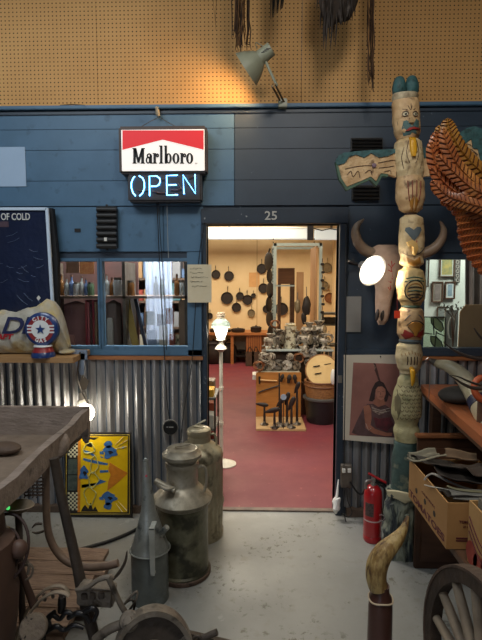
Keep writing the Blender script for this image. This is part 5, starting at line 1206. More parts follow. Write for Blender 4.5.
patch('golden_feet', r4, [(404, 257.5), (411, 261), (417, 257), (417.5, 264), (411, 266.5), (405, 264)], gold_st, s4, out=.008)
line('carved_line', r4, [(413.5, 255), (418, 252.5), (422, 248.5)], .003, black_l, s4); line('red_mark', r4, [(413, 241.5), (412.5, 244.5)], .003, red_p, s4)
line('carved_line', r4, [(401, 253), (406, 256), (412, 256.5)], .002, brown_l, s4)
s5, r5 = section('barrel_figure', [(411, 267, 7.5), (411, 272, 12), (411, 284, 14.2), (411.2, 298, 13.3), (411, 304, 10), (411, 307, 8)], mat('carved_yellow_wood', '#cdb47c', '#b89c66', scale=9, rough=.55, bump=1.3, bscale=20, c3='#6b5230', s3=15, lo3=.58, hi3=.68))
for y, w_, mm in ((277.5, 8, greenband), (280.5, 9.5, greenband), (287, 7, black_l), (290.5, 7.5, greenband), (294, 7, black_l), (297, 5.5, black_l)):
    line('painted_stripe', r5, [(411 - w_, y + 1), (411, y - .4), (411 + w_, y + 1)], .0042, mm, s5)
line('painted_ring', r5, ring_px(411, 290.5, 9.3, 10.2, 22), .0035, black_l, s5, closed=True); line('painted_ring', r5, ring_px(411, 291, 7.2, 7.8, 20), .0028, MATS['golden_stain'], s5, closed=True)
bm = B(); lathe(bm, [(S(7.5, YT), -.02), (S(9.5, YT), 0), (S(8, YT), .02), (0, .02)], P(411, 306.5, YT), seg=26); obj('neck_band', bm, greenband, t)
s6, r6 = section('diamond_mouth_figure', [(411, 307, 9), (411, 311, 11.8), (411, 322, 13), (410.5, 333, 13.2), (410.5, 339, 10.5)], wood_tan)
patch('red_cheek', r6, [(398.3, 327), (402, 331), (406, 335.5), (416, 335.5), (420, 331), (423.2, 327), (423, 334), (419, 338), (403, 338.5), (399, 334)], red_p, s6, out=.004)
patch('beak_diamond', r6, [(404, 325), (407.5, 321.5), (411, 320.6), (415, 321.5), (419.3, 324), (415.5, 329), (412, 334.5), (410, 334.5), (407, 329)], gold_st, s6, out=.012)
line('black_outline', r6, [(403.2, 324.5), (407, 321), (411, 319.8), (416, 320.8), (420, 323.8)], .0032, black_l, s6, out=.01); line('black_outline', r6, [(404, 326), (408, 330.5), (410.5, 335)], .002, black_l, s6, out=.01); line('black_outline', r6, [(419, 325.5), (414.5, 330.5), (412, 335)], .002, black_l, s6, out=.01)
for s in (-1, 1): line('carved_line', r6, [(411 + s * 4, 314), (411 + s * 7, 317), (411 + s * 9, 320)], .003, blue_g, s6)
bm = B(); lathe(bm, [(S(9.5, YT), -.015), (S(11, YT), 0), (S(9.5, YT), .015), (0, .015)], P(410, 340.5, YT), seg=26); obj('neck_band', bm, blue_g, t)
s7, r7 = section('white_bird_head', [(409.5, 341.5, 9), (409, 346, 12), (409, 356, 13.2), (409, 366, 11.5), (408.5, 373, 8)], mat('chalky_wood', '#d9c9a0', '#b39d74', scale=14, rough=.7, bump=.8, bscale=36))
for x in (404, 407.2, 410.4, 413.4): line('dark_mark', r7, [(x, 355), (x + .2, 359), (x, 363)], .0032, brown_l, s7)
for k in range(7): line('carved_line', r7, [(399 + k * 3, 349 + abs(k - 3) * 1.2), (399.6 + k * 3, 352 + abs(k - 3))], .0018, gold_st, s7)
bm = B(); q = front(r7, 408.2, 366, -.01); tube(bm, [q, q + Vector((0, -.035, -.02)), q + Vector((0, -.04, -.075)), q + Vector((0, -.03, -.105))], [.013, .016, .012, .004], 10); obj('yellow_beak', bm, yel_p, s7)
s8, r8 = section('feathered_bird_body', [(408.5, 372, 6), (408, 380, 10), (407.5, 395, 14.2), (406.5, 412, 15), (406, 424, 11), (406.5, 431, 13), (407, 440, 12)], cream_g)
for r_ in range(9):
    for k in range(5):
        x = 398.5 + k * 4.2 + (r_ % 2) * 2; y = 384 + r_ * 3.8; line('carved_feather', r8, [(x - 1.5, y), (x, y + 2), (x + 1.5, y)], .0016, MATS['brown_line'], s8, n=2)
patch('dark_wing_side', r8, [(396, 388), (398, 398), (397, 410), (395.5, 418), (393, 408), (393.6, 396)], mat('wing_brown', '#6b6244', '#5b5239', scale=14), s8); patch('dark_wing_side', r8, [(419, 388), (417.5, 398), (418, 410), (418.8, 418), (421, 408), (420.6, 396)], MATS['wing_brown'], s8)
s9, r9 = section('teal_trunk', [(406.5, 437, 9), (405.5, 443, 11.5), (405, 462, 13), (404, 484, 12.5), (404, 492, 14)], dteal, .08)
s10, r10 = section('root_base', [(404, 488, 15.5), (402.5, 492, 16), (400, 510, 15.5), (398, 530, 15), (398, 550, 16), (398, 563, 16.8)], mat('grey_green_root', '#7b7e6e', '#4e5750', scale=7, rough=.75, stretch=(3, 3, .8), bump=1.6, bscale=9, c3='#20262a', s3=7, lo3=.48, hi3=.6), .3)
patch('cream_fringe', (lambda y: (403, 16)), [(386, 489), (392, 486), (404, 487), (416, 490), (417, 495), (408, 494), (400, 496), (392, 493), (387, 494)], mat('cream_patch', '#a99f80'), s10, out=.012)
for k, (x, d1, d2, r_) in enumerate(((389, 3, -2, .013), (396, -3, 2, .009), (402, 2, 5, .016), (409, -2, -4, .011))):
    line('root_ridge', r10, [(x, 500 + k * 4), (x + d1, 520), (x + d2, 542), (x + d2 - d1, 561)], r_, MATS['grey_green_root'], s10)
t = thing('price_tag', 'small orange-red tag on a string on the left side of the totem pole', 'tag')
bm = B(); pbox(bm, 394.3, 310.8, 400, 318.2, YT - .08, .002); obj('tag_card', bm, mat('orange_red', '#e0421f', rough=.6), t)
bm = B(); tube(bm, [P(397.6, 288, YT - .06), P(397.2, 300, YT - .075), P(397, 311.5, YT - .079)], .0014, 5); obj('string', bm, red_p, t)

# ------------------------------------------------------------ horned skull with clip lamp
t = thing('horned_skull', 'pale longhorn cattle skull with red writing hung on the dark wall', 'skull')
bone = mat('bone', '#c6a78f', '#ab8a72', scale=8, rough=.65, bump=.4, bscale=30)
Yk2 = YW - .1
def sk(u, v):
    rows = [(386, 245, 9, .02), (386, 249, 16, .05), (386.5, 256, 19, .08), (386, 266, 16.5, .1), (386, 276, 12.5, .1), (384, 290, 8.8, .09), (382.5, 303, 7.6, .075), (382, 313, 6.8, .06), (381.5, 320, 5.6, .045), (381, 324.5, 3, .02)]
    f = u * (len(rows) - 1); i = min(len(rows) - 2, int(f)); w = f - i; a, b = rows[i], rows[i + 1]; r = [a[k] + (b[k] - a[k]) * w for k in range(4)]
    an = 2 * PI * v; p = P(r[0], r[1], Yk2); hx = S(r[2], Yk2)
    c, s = math.cos(an), math.sin(an)
    return Vector((p.x + hx * math.copysign(abs(c) ** .8, c), Yk2 - .01 - r[3] * (s if s > 0 else s * .4), p.z))
bm = B(); surf(bm, sk, 36, 28); bmesh.ops.remove_doubles(bm, verts=bm.verts, dist=.0004)
skb = obj('skull', bm, bone, t, ang=60)
for cx in (374, 397):
    c = P(cx, 266, Yk2 - .06); bm = B(); ell(bm, c, S(3.4, Yk2), .03, S(4.2, Yk2), seg=14); obj('eye_socket', bm, mat('socket_dark', '#2b211b'), skb)
for cx in (377.2, 382.3):
    bm = B(); c = P(cx, 315, Yk2 - .062); ell(bm, c, S(1.8, Yk2), .02, S(6, Yk2), seg=10, R=rot(0, 6, 0)); obj('nostril', bm, MATS['socket_dark'], skb)
horn_m = mat('horn_brown', '#6b5340', '#8d7a66', scale=4, rough=.45, stretch=(1, 1, 1))
for pts, rs, nm in (([(376, 254), (366, 251), (358.5, 243), (355.5, 233), (357.5, 225), (364, 219)], [5.2, 5.5, 5, 4.2, 3, .6], 'horn'), ([(398, 254), (420, 254), (433, 249), (441, 240), (443.5, 230), (440, 221)], [5.2, 5.2, 5, 4.2, 3, .6], 'horn')):
    bm = B(); P3, R3 = sm([P(x, y, Yk2 - .02 - .01 * i) for i, (x, y) in enumerate(pts)], 6, [S(r, Yk2) for r in rs]); tube(bm, P3, R3, 14); obj(nm, bm, horn_m, t, ang=60)
bm = B()
for x, y, dx, dy in ((388, 264, 7, 1), (388, 270, 6, -1), (389, 275, 6, 2), (388, 281, 5, -1), (388, 287, 4, 1)):
    tube(bm, [P(x, y, Yk2 - .114 + .0005 * (y - 260)), P(x + dx / 2, y + dy + 2.4, Yk2 - .114 + .0005 * (y - 260)), P(x + dx, y - dy, Yk2 - .108 + .0005 * (y - 260))], .003, 5)
    tube(bm, [P(x + dx / 2, y - 3, Yk2 - .114 + .0005 * (y - 260)), P(x + dx / 2 + .5, y + 2, Yk2 - .114 + .0005 * (y - 260))], .003, 5)
split_obj('red_writing', bm, mat('red_writing', '#b02c22', rough=.7), skb)
bm = B(); a = P(386, 250, Yk2); cyl(bm, (a.x, Yk2 - .03, a.z), (a.x, YW + .004, a.z), .012, seg=8); obj('wall_hook', bm, black_pl, t)
t = thing('reflector_lamp', 'clip lamp with glowing white face in front of the cattle skull', 'lamp')
YL2 = YT + .05; lc2 = P(372.5, 270.5, YL2); ax2 = Vector((.42, -.78, -.34)).normalized(); rL = S(15.8, YL2)
bm = B(); lathe(bm, [(0, -.11), (.024, -.11), (.028, -.07), (.05, -.06), (rL * .75, -.03), (rL * 1.02, .0), (rL * 1.0, .003), (rL * .72, -.026), (0, -.05)], lc2, ax2, 30); obj('reflector_shade', bm, mat('shade_alu', '#a3a29d', rough=.35, metal=.6), t)
bm = B(); lathe(bm, [(0, -.02), (rL * .8, -.02), (rL * .93, -.006), (rL * .6, .0), (0, .003)], lc2, ax2, 30); obj('lamp_face', bm, emat('lamp_face_glow', '#fff7e8', 3.5), t)
bm = B(); tail = lc2 - ax2 * .1; tube(bm, sm([tail, tail + Vector((-.05, .05, .02)), tail + Vector((-.06, .12, .03)), tail + Vector((-.02, .3, .02)), Vector((P(366, 262, YW).x, YW - .02, tail.z))], 4), .007, 7); obj('clip_arm', bm, black_pl, t)
spot('reflector_lamp_light', lc2 + ax2 * .04, lc2 + ax2 + Vector((.1, 0, .05)), 7, (1, .9, .72), 150, .7, .05)
point('reflector_lamp_spill', lc2 + ax2 * .07, 1.2, (1, .9, .75), .05)

# ------------------------------------------------------------ carved eagle wing
t = thing('carved_wing', 'large reddish carved wooden eagle wing with layered feathers, upper right', 'wing')
fw = mat('oiled_orange_wood', '#c77b45', '#a55c30', scale=7, rough=.3, stretch=(1, 1, 1), c3='#d99a52', s3=4, lo3=.5, hi3=.62)
fw2 = mat('golden_wood', '#c9943c', '#ab7226', scale=7, rough=.4)
YE = 2.2
groove = mat('dark_groove_wood', '#54281a', rough=.6)  # darker colour for the barb groove faces
def feather(path, w, dY0, dY1, m, nb=11, nm='feather'):
    """curved feather along a path of seen positions, with herringbone barbs cut into both vanes"""
    n = len(path); pts = sm([P(x, y, YE + dY0 + (dY1 - dY0) * i / (n - 1)) for i, (x, y) in enumerate(path)], 10)
    L = len(pts) - 1; hw = S(w, YE)
    def f(u, v):
        k = u * L; i = min(L - 1, int(k)); p = pts[i].lerp(pts[i + 1], k - i); d = (pts[min(L, i + 2)] - pts[max(0, i - 1)]).normalized()
        s = d.cross(Vector((0, -1, 0))).normalized(); vv = v * 2 - 1
        prof = min(1, (u * 6) ** .5 + .3) * (max(0, 1 - ((u - .72) / .28) ** 2) ** .5 if u > .72 else 1)
        ph = (u * nb - abs(vv) * .9) % 1
        rid = .005 * (1 - ph) * (1 if abs(vv) > .1 else 0) + (.008 if abs(vv) < .08 else 0)
        bow = .009 * (1 - vv * vv)
        return p + s * vv * hw * prof * (1 - .05 * ph) + Vector((0, -1, 0)) * (bow + rid) + d * (-abs(vv)) * .0
    bm = B(); nu_, nv_ = nb * 8, 14; g = [[bm.verts.new(f(i / nu_, j / nv_)) for j in range(nv_ + 1)] for i in range(nu_ + 1)]; fs = []
    for i in range(nu_):
        for j in range(nv_):
            fc = bm.faces.new((g[i][j], g[i + 1][j], g[i + 1][j + 1], g[i][j + 1])); fs.append(fc)
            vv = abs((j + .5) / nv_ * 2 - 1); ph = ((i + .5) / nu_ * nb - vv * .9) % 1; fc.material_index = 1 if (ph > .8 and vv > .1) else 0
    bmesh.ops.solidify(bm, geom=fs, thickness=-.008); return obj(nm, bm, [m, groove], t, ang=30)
# upper long feathers
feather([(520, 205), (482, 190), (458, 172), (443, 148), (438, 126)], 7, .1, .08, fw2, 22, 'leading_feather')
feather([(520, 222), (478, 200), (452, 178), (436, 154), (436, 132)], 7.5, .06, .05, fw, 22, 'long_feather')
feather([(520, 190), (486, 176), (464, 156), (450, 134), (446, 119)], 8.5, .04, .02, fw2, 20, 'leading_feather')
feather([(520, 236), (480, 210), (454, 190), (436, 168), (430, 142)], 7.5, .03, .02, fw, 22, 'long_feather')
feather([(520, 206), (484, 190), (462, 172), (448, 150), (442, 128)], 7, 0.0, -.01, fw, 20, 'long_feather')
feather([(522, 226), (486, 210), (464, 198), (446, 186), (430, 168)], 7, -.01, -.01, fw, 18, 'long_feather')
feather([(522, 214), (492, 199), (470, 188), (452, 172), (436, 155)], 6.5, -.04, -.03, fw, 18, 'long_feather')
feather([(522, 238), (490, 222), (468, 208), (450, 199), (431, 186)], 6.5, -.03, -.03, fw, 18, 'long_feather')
# stepped lower feathers
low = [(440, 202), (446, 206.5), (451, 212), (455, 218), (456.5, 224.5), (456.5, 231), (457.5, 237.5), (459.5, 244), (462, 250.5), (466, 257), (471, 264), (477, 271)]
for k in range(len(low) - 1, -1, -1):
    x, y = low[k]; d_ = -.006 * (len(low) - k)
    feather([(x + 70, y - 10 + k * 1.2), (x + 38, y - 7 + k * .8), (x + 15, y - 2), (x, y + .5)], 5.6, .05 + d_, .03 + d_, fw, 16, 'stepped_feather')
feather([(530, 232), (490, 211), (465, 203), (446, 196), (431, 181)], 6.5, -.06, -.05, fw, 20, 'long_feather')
bm = B(); tube(bm, sm([P(484, 168, YE + .16), P(520, 200, YE + .18), P(560, 235, YE + .2)], 4), [.05] * 9, 12); obj('wing_root', bm, fw, t)
bm = B(); a = P(545, 220, YE + .25); bx(bm, a.x, XR, a.y - .03, a.y + .03, a.z - .03, a.z + .03); tag(obj('wing_support_arm', bm, brownwood), 'wooden arm from the right wall carrying the carved wing', 'support')

# ------------------------------------------------------------ lamp and hangings above
t = thing('desk_lamp', 'grey-green swing arm lamp clamped on the ledge against the pegboard', 'lamp')
YQ = 3.2; rimc = P(245.5, 67.5, YQ); neck = P(265, 54, YQ); axq = (rimc - neck).normalized(); axq = (axq + Vector((0, .25, 0))).normalized()
Lq = (rimc - neck).length; rr = S(17.5, YQ)
shm = mat('lamp_green_grey', '#9b9c84', '#8e8f7a', scale=5, rough=.4)
bm = B(); lathe(bm, [(0, -.05), (S(6.5, YQ), -.05), (S(7, YQ), Lq * .25), (S(10, YQ), Lq * .4), (S(14.5, YQ), Lq * .7), (rr, Lq), (rr * .97, Lq), (S(13.5, YQ), Lq * .7), (S(6, YQ), Lq * .3), (0, Lq * .3)], neck, axq, 28); sh = obj('lamp_shade', bm, shm, t)
bm = B(); ell(bm, neck + axq * Lq * .62, .035, seg=14); obj('bulb', bm, emat('desk_bulb', '#ffdca0', 10), t)
bm = B()
for k in range(4):
    q = neck + axq * (-.02 + k * .012) ; 
    bx(bm, q.x - .012, q.x + .018, q.y - S(7, YQ) - .001, q.y - S(7, YQ) + .003, q.z - .003, q.z + .001)
split_obj('vent_slot', bm, black_pl, sh)
for o0, o1 in (((265, 60), (276, 84)), ):
    bm = B(); tube(bm, [P(265, 60, YQ), P(277, 86, YQ)], .009, 8); obj('upper_arm', bm, shm, t)
bm = B(); tube(bm, [P(275, 84, YQ - .01), P(284, 102, YW - .05)], .007, 8); tube(bm, [P(272, 86, YQ + .01), P(281, 102, YW - .03)], .007, 8); split_obj('lower_arm', bm, mat('arm_bronze', '#8b6f4a', rough=.4, metal=.4), t)
bm = B(); a = P(282.5, 104, YW - .02); bx(bm, a.x - .03, a.x + .03, YW - .06, YW, a.z - .03, a.z + .025, bev=.004); obj('clamp', bm, shm, t)
bm = B(); tube(bm, sm([neck + Vector((0, 0, .04)), neck + Vector((-.06, .02, .08)), neck + Vector((-.05, .04, .05))], 4), .003, 5); obj('switch_wire', bm, shm, t)
spot('desk_lamp_light', neck + axq * (Lq * .75), neck + axq * 1.0 + Vector((-.1, .25, -.1)), 26, (1.0, .66, .32), 150, .9, .05)
# dried strands and hides
def strands(name, label, cat, x0, x1, y1, n, m, Y, seed, w=.006, spread=1):
    random.seed(seed); t = thing(name, label, cat)
    bms = [B(), B(), B()]
    for k in range(n):
        x = random.uniform(x0, x1); ye = y1 - random.uniform(0, 18); yy = Y + random.uniform(-.05, .05)
        pts = [P(x + random.uniform(-1, 1), -60, yy)] + [P(x + random.uniform(-1.4, 1.4) * spread, y, yy + random.uniform(-.008, .008)) for y in range(-40, int(ye), 14)] + [P(x + random.uniform(-2, 2) * spread, ye, yy)]
        tube(bms[k % 3], pts, [w] * (len(pts) - 1) + [w * .4], 5, flat=.5)
    for i, b in enumerate(bms): obj('strand_bunch', b, m[i % len(m)], t)
    a, b = P(x0, -60, Y), P(x1, -60, Y); bm = B(); tube(bm, [a + Vector((-.02, 0, 0)), b + Vector((.02, 0, 0))], .02, 8); obj('binding', bm, brown_l, t)
    bm = B(); c = (a + b) / 2; cyl(bm, c, (c.x, c.y, 4.3), .004, seg=5); obj('hanging_cord', bm, brown_l, t)
hm = [mat('dry_fibre', '#3e2a1c', '#5a3f29', scale=30, rough=.9), mat('dry_fibre_dark', '#2a1e17', '#42301f', scale=30, rough=.9), mat('dry_fibre_light', '#5d3f24', '#7a5733', scale=30, rough=.9)]
strands('dried_stalks', 'bundle of dried brown stalks hanging left of the swing arm lamp', 'bundle', 232, 250, 52, 34, hm, 3.15, 1, .007)
strands('braided_rope', 'narrow dark dried braid hanging down the pegboard on the right', 'braid', 368, 373.5, 92, 14, hm, 3.2, 2, .007)
strands('bead_string', 'thin pale string with a tip hanging far left of the stalks', 'string', 214.5, 215.5, 40, 3, [hm[2]], 3.3, 3, .0025)
t = thing('feathered_pelt', 'grey-brown shaggy pelt hanging with ragged ends at the top', 'pelt'); random.seed(9)
pm = [mat('pelt_grey', '#5a5048', '#3a332e', scale=24, rough=.95), mat('pelt_dark', '#2d2724', '#45392f', scale=24, rough=.95)]
bms = [B(), B()]
for k in range(150):
    x = random.triangular(317, 359, 333); top = random.uniform(-60, 20); L_ = random.uniform(14, 34); low_ = {True: 62, False: 26}[x < 340] if x < 352 else 22
    ye = min(top + L_, low_ - abs(random.gauss(0, 4))); yy = 3.15 + random.uniform(-.06, .06); dx = random.uniform(-3, 1)
    if ye - top < 4: top = ye - 12
    tube(bms[k % 2], [P(x, top, yy), P(x + dx * .5, (top + ye) / 2, yy - .015), P(x + dx, ye, yy)], [.01, .013, .003], 5, flat=.45)
for i in range(2): obj('fur_tufts', bms[i], pm[i], t)
bm = B(); c = P(338, -10, 3.16); ell(bm, c, S(19, 3.15), .07, S(34, 3.15), nz=.25, ns=12, seg=20, rings=14); obj('hide_core', bm, pm[1], t)
bm = B(); cyl(bm, (c.x, c.y, c.z), (c.x, c.y, 4.3), .005, seg=5); obj('hanging_cord', bm, brown_l, t)
t = thing('dark_feather_wing', 'small black pointed wing tip hanging at the top by the lamp', 'feather'); random.seed(4)
bm = B()
for k in range(26):
    x = random.uniform(266, 284); tube(bm, [P(x + random.uniform(-2, 8), -60, 3.2), P(x + 4, -20, 3.19), P(268 + (x - 266) * .75 + 2, 7 + (284 - x) * .7, 3.2)], [.014, .014, .002], 5, flat=.4)
obj('feathers', bm, mat('black_feather', '#17130f', rough=.7), t)
bm = B(); c = P(278, -50, 3.2); cyl(bm, c, (c.x, c.y, 4.3), .006, seg=5); obj('hanging_cord', bm, brown_l, t)

# ------------------------------------------------------------ portrait poster
t = thing('portrait_poster', 'poster of a seated person in feathered headdress and bead necklaces, pinned on metal', 'poster')
Yp2 = YW - .045
def q(x, y): return (340 + x / 6.4, 350 + y / 6.4)
def lay(name, poly, m, k, par):
    bm = B(); pp(bm, [q(*p) for p in poly], Yp2 - .0012 * k, .0012); return obj(name, bm, m, par)
bm = B(); pp(bm, [q(25, 32), (401, 354.7), (404, 445), q(20, 575)], Yp2, .003); sh = obj('white_sheet', bm, mat('poster_margin', '#c9bfae', '#bdb29f', scale=3, rough=.7), t)
lay('printed_ground', [(85, 80), (380, 90), (372, 562), (60, 545)], mat('print_brown', '#9c6a60', '#7a5048', scale=2.2, rough=.5), 1, sh)
lay('printed_figure_robe', [(110, 450), (150, 370), (175, 345), (215, 345), (290, 350), (330, 380), (352, 450), (360, 560), (180, 550), (115, 545), (75, 530)], mat('print_dark', '#4a3431', '#63494a', scale=16), 2, sh)
sk_ = mat('print_skin', '#a56c56', '#8c5846', scale=10)
lay('printed_arm', [(150, 362), (185, 350), (200, 380), (202, 440), (195, 480), (225, 505), (300, 530), (335, 530), (330, 550), (290, 552), (215, 535), (165, 500), (158, 440)], sk_, 3, sh)
lay('printed_neck', [(225, 300), (285, 300), (290, 350), (245, 365), (215, 345)], sk_, 3, sh)
lay('printed_hair', [(205, 330), (185, 325), (205, 250), (225, 210), (250, 195), (280, 210), (300, 250), (312, 290), (300, 330), (285, 330), (280, 280), (262, 235), (240, 235), (225, 270), (222, 315)], mat('print_hair', '#2a1e1e', '#3d2b2a', scale=18), 4, sh)
lay('printed_face', [(228, 255), (245, 235), (270, 233), (290, 250), (293, 280), (282, 310), (262, 322), (242, 312), (230, 285)], mat('print_face', '#b57c66', '#9a6352', scale=14), 5, sh)
for a, b in (((238, 268), (254, 266)), ((268, 266), (284, 268)), ((250, 300), (275, 300)), ((260, 272), (258, 290))):
    bm = B(); tube(bm, [P(*q(*a), Yp2 - .0075), P(*q(*b), Yp2 - .0075)], .0012, 4); obj('printed_feature', bm, MATS['print_hair'], sh)
lay('printed_feather', [(213, 82), (228, 88), (242, 135), (250, 170), (262, 205), (250, 208), (238, 170), (222, 130)], mat('print_feather', '#4a2f2c', '#a58b7c', scale=12, lo=.5, hi=.55), 4, sh)
lay('printed_feather_shaft', [(250, 195), (262, 200), (325, 290), (330, 300), (318, 295)], MATS['print_hair'], 5, sh)
lay('printed_robe_highlight', [(200, 350), (240, 385), (290, 380), (300, 400), (250, 415), (205, 390)], mat('print_beads', '#a58d80', '#4b3431', scale=60), 3.6, sh)
lay('printed_robe_red', [(215, 430), (250, 440), (320, 430), (345, 480), (300, 520), (230, 495)], mat('print_red', '#6d2c33', '#47262a', scale=20), 3.4, sh)
for (x0, y0_), (x1, y1_) in (((205, 370), (320, 372)), ((210, 385), (318, 388)), ((165, 470), (200, 500))):
    bm = B(); tube(bm, [P(*q(x0, y0_), Yp2 - .006), P(*q((x0 + x1) / 2, max(y0_, y1_) + 14), Yp2 - .006), P(*q(x1, y1_), Yp2 - .006)], .0016, 4); obj('printed_necklace', bm, mat('print_pale', '#b3a497'), sh)
bm = B(); c = P(380.5, 356.5, Yp2 - .004); ell(bm, c, .005, seg=8, rings=5); obj('pin', bm, ink, t)

# ------------------------------------------------------------ fire extinguisher
t = thing('fire_extinguisher', 'red fire extinguisher standing on the floor by the corrugated wall', 'fire extinguisher')
c = Pz(372, 540, 0); YF_ = c.y; r = S(9.2, YF_); ztop = P(372, 490, YF_).z; fred = mat('extinguisher_red', '#a3161c', '#93131a', scale=6, rough=.3, coat=.4)
bm = B(); lathe(bm, [(0, 0), (r * .9, 0), (r, .015), (r, .04), (r * .97, .045), (r, .05), (r, ztop - .03), (r * .92, ztop), (r * .65, ztop + .025), (r * .4, ztop + .035), (0, ztop + .035)], c, seg=32); bo = obj('cylinder', bm, fred, t)
bm = B(); cyl(bm, (c.x, c.y, ztop + .03), (c.x, c.y, ztop + .075), .019, .015, seg=14); obj('valve', bm, chrome, t)
zv = ztop + .07
bm = B(); beam(bm, (c.x - .035, c.y, zv + .045), (c.x + .08, c.y - .02, zv - .012), .024, .01, bev=.003); obj('top_lever', bm, fred, t)
bm = B(); beam(bm, (c.x - .01, c.y, zv), (c.x + .085, c.y - .02, zv - .055), .022, .008, bev=.002); obj('carry_handle', bm, black_pl, t)
bm = B(); tube(bm, sm([(c.x - .015, c.y - .01, zv), (c.x - .05, c.y - .02, zv - .005), (c.x - .055, c.y - .03, zv - .05)], 5), .009, 8); obj('hose_elbow', bm, chrome, t)
bm = B(); tube(bm, sm([(c.x + .01, c.y, zv), (c.x + .07, c.y, zv - .03), (c.x + r + .02, c.y, zv - .1), (c.x + r + .02, c.y, .22), (c.x + r + .015, c.y, .14)], 6), .011, 8); obj('hose', bm, black_pl, t)
def arc(z0, z1, a0, a1, name, m, par, ro=.0015):
    bm = B(); surf(bm, lambda u, v: Vector((c.x + (r + ro) * math.cos(math.radians(a0 + (a1 - a0) * u)), c.y + (r + ro) * math.sin(math.radians(a0 + (a1 - a0) * u)), z0 + (z1 - z0) * v)), 12, 1, th=.001); return obj(name, bm, m, par)
lbz = P(366, 513, YF_).z; arc(lbz, P(366, 500, YF_).z, 205, 262, 'label_plate', mat('ext_label', '#26201f', '#57403c', scale=60, rough=.5), bo)
arc(P(370, 518.5, YF_).z, P(370, 517.3, YF_).z, 180, 360, 'strap', mat('strap_grey', '#b39a96'), bo)
bm = B(); q_ = Vector((c.x + r * .75, c.y - r * .75, P(370, 514, YF_).z)); tube(bm, [q_ + Vector((.02 * math.cos(2 * PI * k / 14), -.004, .02 * math.sin(2 * PI * k / 14))) for k in range(14)], .002, 5, closed=True); obj('seal_ring', bm, MATS['strap_grey'], bo)

# outlet box, cords, bag
t = thing('outlet_box', 'grey metal electrical box with cords low on the wall right of the door', 'outlet')
bm = B(); pbox(bm, 341.5, 466, 352, 488, YW - .07, .06, bev=.003); ob_ = obj('box', bm, greymetal, t)
for x, y in ((344, 471), (349.5, 471)):
    bm = B(); pbox(bm, x - 1.6, y - 2, x + 1.6, y + 2, YW - .08, .012, bev=.002); obj('socket', bm, white_pl, ob_)
for i, (pts, lb) in enumerate((([(345.5, 224), (346, 300), (345.3, 380), (344.5, 430), (344, 466)], 'black cord running down the right door casing into the grey outlet box'), ([(347, 488), (347.5, 500), (352, 512), (348, 517), (341, 513)], 'black cord tail looping on the floor under the grey outlet box'),
        ([(350, 482), (357, 492), (362, 494), (366, 488)], 'black cord from the outlet box towards the fire extinguisher'), ([(345, 488), (343.5, 505), (346, 522), (351, 534), (342, 533), (338.5, 528)], 'thin wire loop hanging from the outlet box to the floor'))):
    bm = B(); tube(bm, sm([P(x, y, YW - .085 - (.0 if i < 3 else .02)) for x, y in pts], 5), .0035 if i != 2 else .007, 6)
    o = tag(obj('power_cord', bm, cord_m), lb, 'cord')
t = thing('plastic_bag', 'crumpled white plastic bag hanging at the right door jamb', 'bag')
bm = B(); c = P(336.5, 505, YW - .08); ell(bm, c, S(4, YW), .03, S(9.5, YW), nz=.5, ns=30, seg=18, rings=12); obj('bag_body', bm, mat('bag_white', '#d5d3cd', rough=.35), t, ang=25)
bm = B(); tube(bm, [c + Vector((0, 0, .05)), c + Vector((.01, .02, .12)), c + Vector((.02, .05, .17))], [.012, .007, .004], 6); obj('bag_knot', bm, MATS['bag_white'], t)
bm = B(); pbox(bm, 338, 375.5, 342, 383, YW - .026, .006, bev=.002); o = tag(obj('hinge_plate', bm, chrome), 'small silver hinge plate on the right door jamb', 'hinge')

# ------------------------------------------------------------ right counter and what lies on it
zcn = P(421, 384, YW - .03).z
Ac, Bc = Pz(421, 384.5, zcn), Pz(482, 437, zcn)
dirc = (Bc - Ac).normalized(); Ec = Ac + dirc * ((Ac.y - 1.9) / -dirc.y)
Ac = Ac + dirc * ((Ac.y - (YW - .04)) / -dirc.y)
counter_m = mat('orange_counter', '#a8623a', '#955531', scale=4, rough=.5, stretch=(6, 1, 6), bump=.1, c3='#7d5038', s3=6, lo3=.6, hi3=.7)
t = thing('display_counter', 'orange-brown wooden counter along the right wall with horns on it', 'counter')
bm = B(); prism(bm, [Ac, Ec, Vector((2.6, Ec.y, zcn)), Vector((2.6, Ac.y, zcn))], (0, 0, -.05)); obj('counter_top', bm, counter_m, t)
bm = B(); prism(bm, [Ac + Vector((.012, -.002, -.05)), Ec + Vector((.012, 0, -.05)), Ec + Vector((.035, 0, -.05)), Ac + Vector((.035, -.002, -.05))], (0, 0, -.03)); obj('apron', bm, brownwood, t)
for p_ in (Ac + Vector((.08, -.08, 0)), Ec + Vector((.5, .08, 0)), Vector((2.5, Ac.y - .08, 0)), Vector((2.5, Ec.y + .08, 0))):
    bm = B(); bx(bm, p_.x - .03, p_.x + .03, p_.y - .03, p_.y + .03, 0, zcn - .05); obj('leg', bm, brownwood, t)
dk_horn = mat('dark_horn', '#3a2f29', '#2b2420', scale=9, rough=.4)
def hornthing(name, label, pts, rs, Ys_, mm, cat='horn', bands=()):
    t = thing(name, label, cat); P3, R3 = sm([P(x, y, yy) for (x, y), yy in zip(pts, Ys_)], 6, [S(r, yy) for r, yy in zip(rs, Ys_)])
    bm = B(); tube(bm, P3, R3, 18); obj('horn_body', bm, mm, t, ang=60)
    for f0, f1, m2 in bands:
        i0, i1 = int(f0 * (len(P3) - 1)), int(f1 * (len(P3) - 1)); bm = B(); tube(bm, P3[i0:i1 + 1], [x * 1.03 + .0015 for x in R3[i0:i1 + 1]], 18); obj('band' if 'band' in m2.name or 'stripe' in m2.name else 'horn_tip', bm, m2, t, ang=60)
    return t
pale_horn = mat('pale_horn', '#bdb497', '#a39774', scale=5, rough=.35, c3='#6b5f45', s3=5, lo3=.56, hi3=.7)
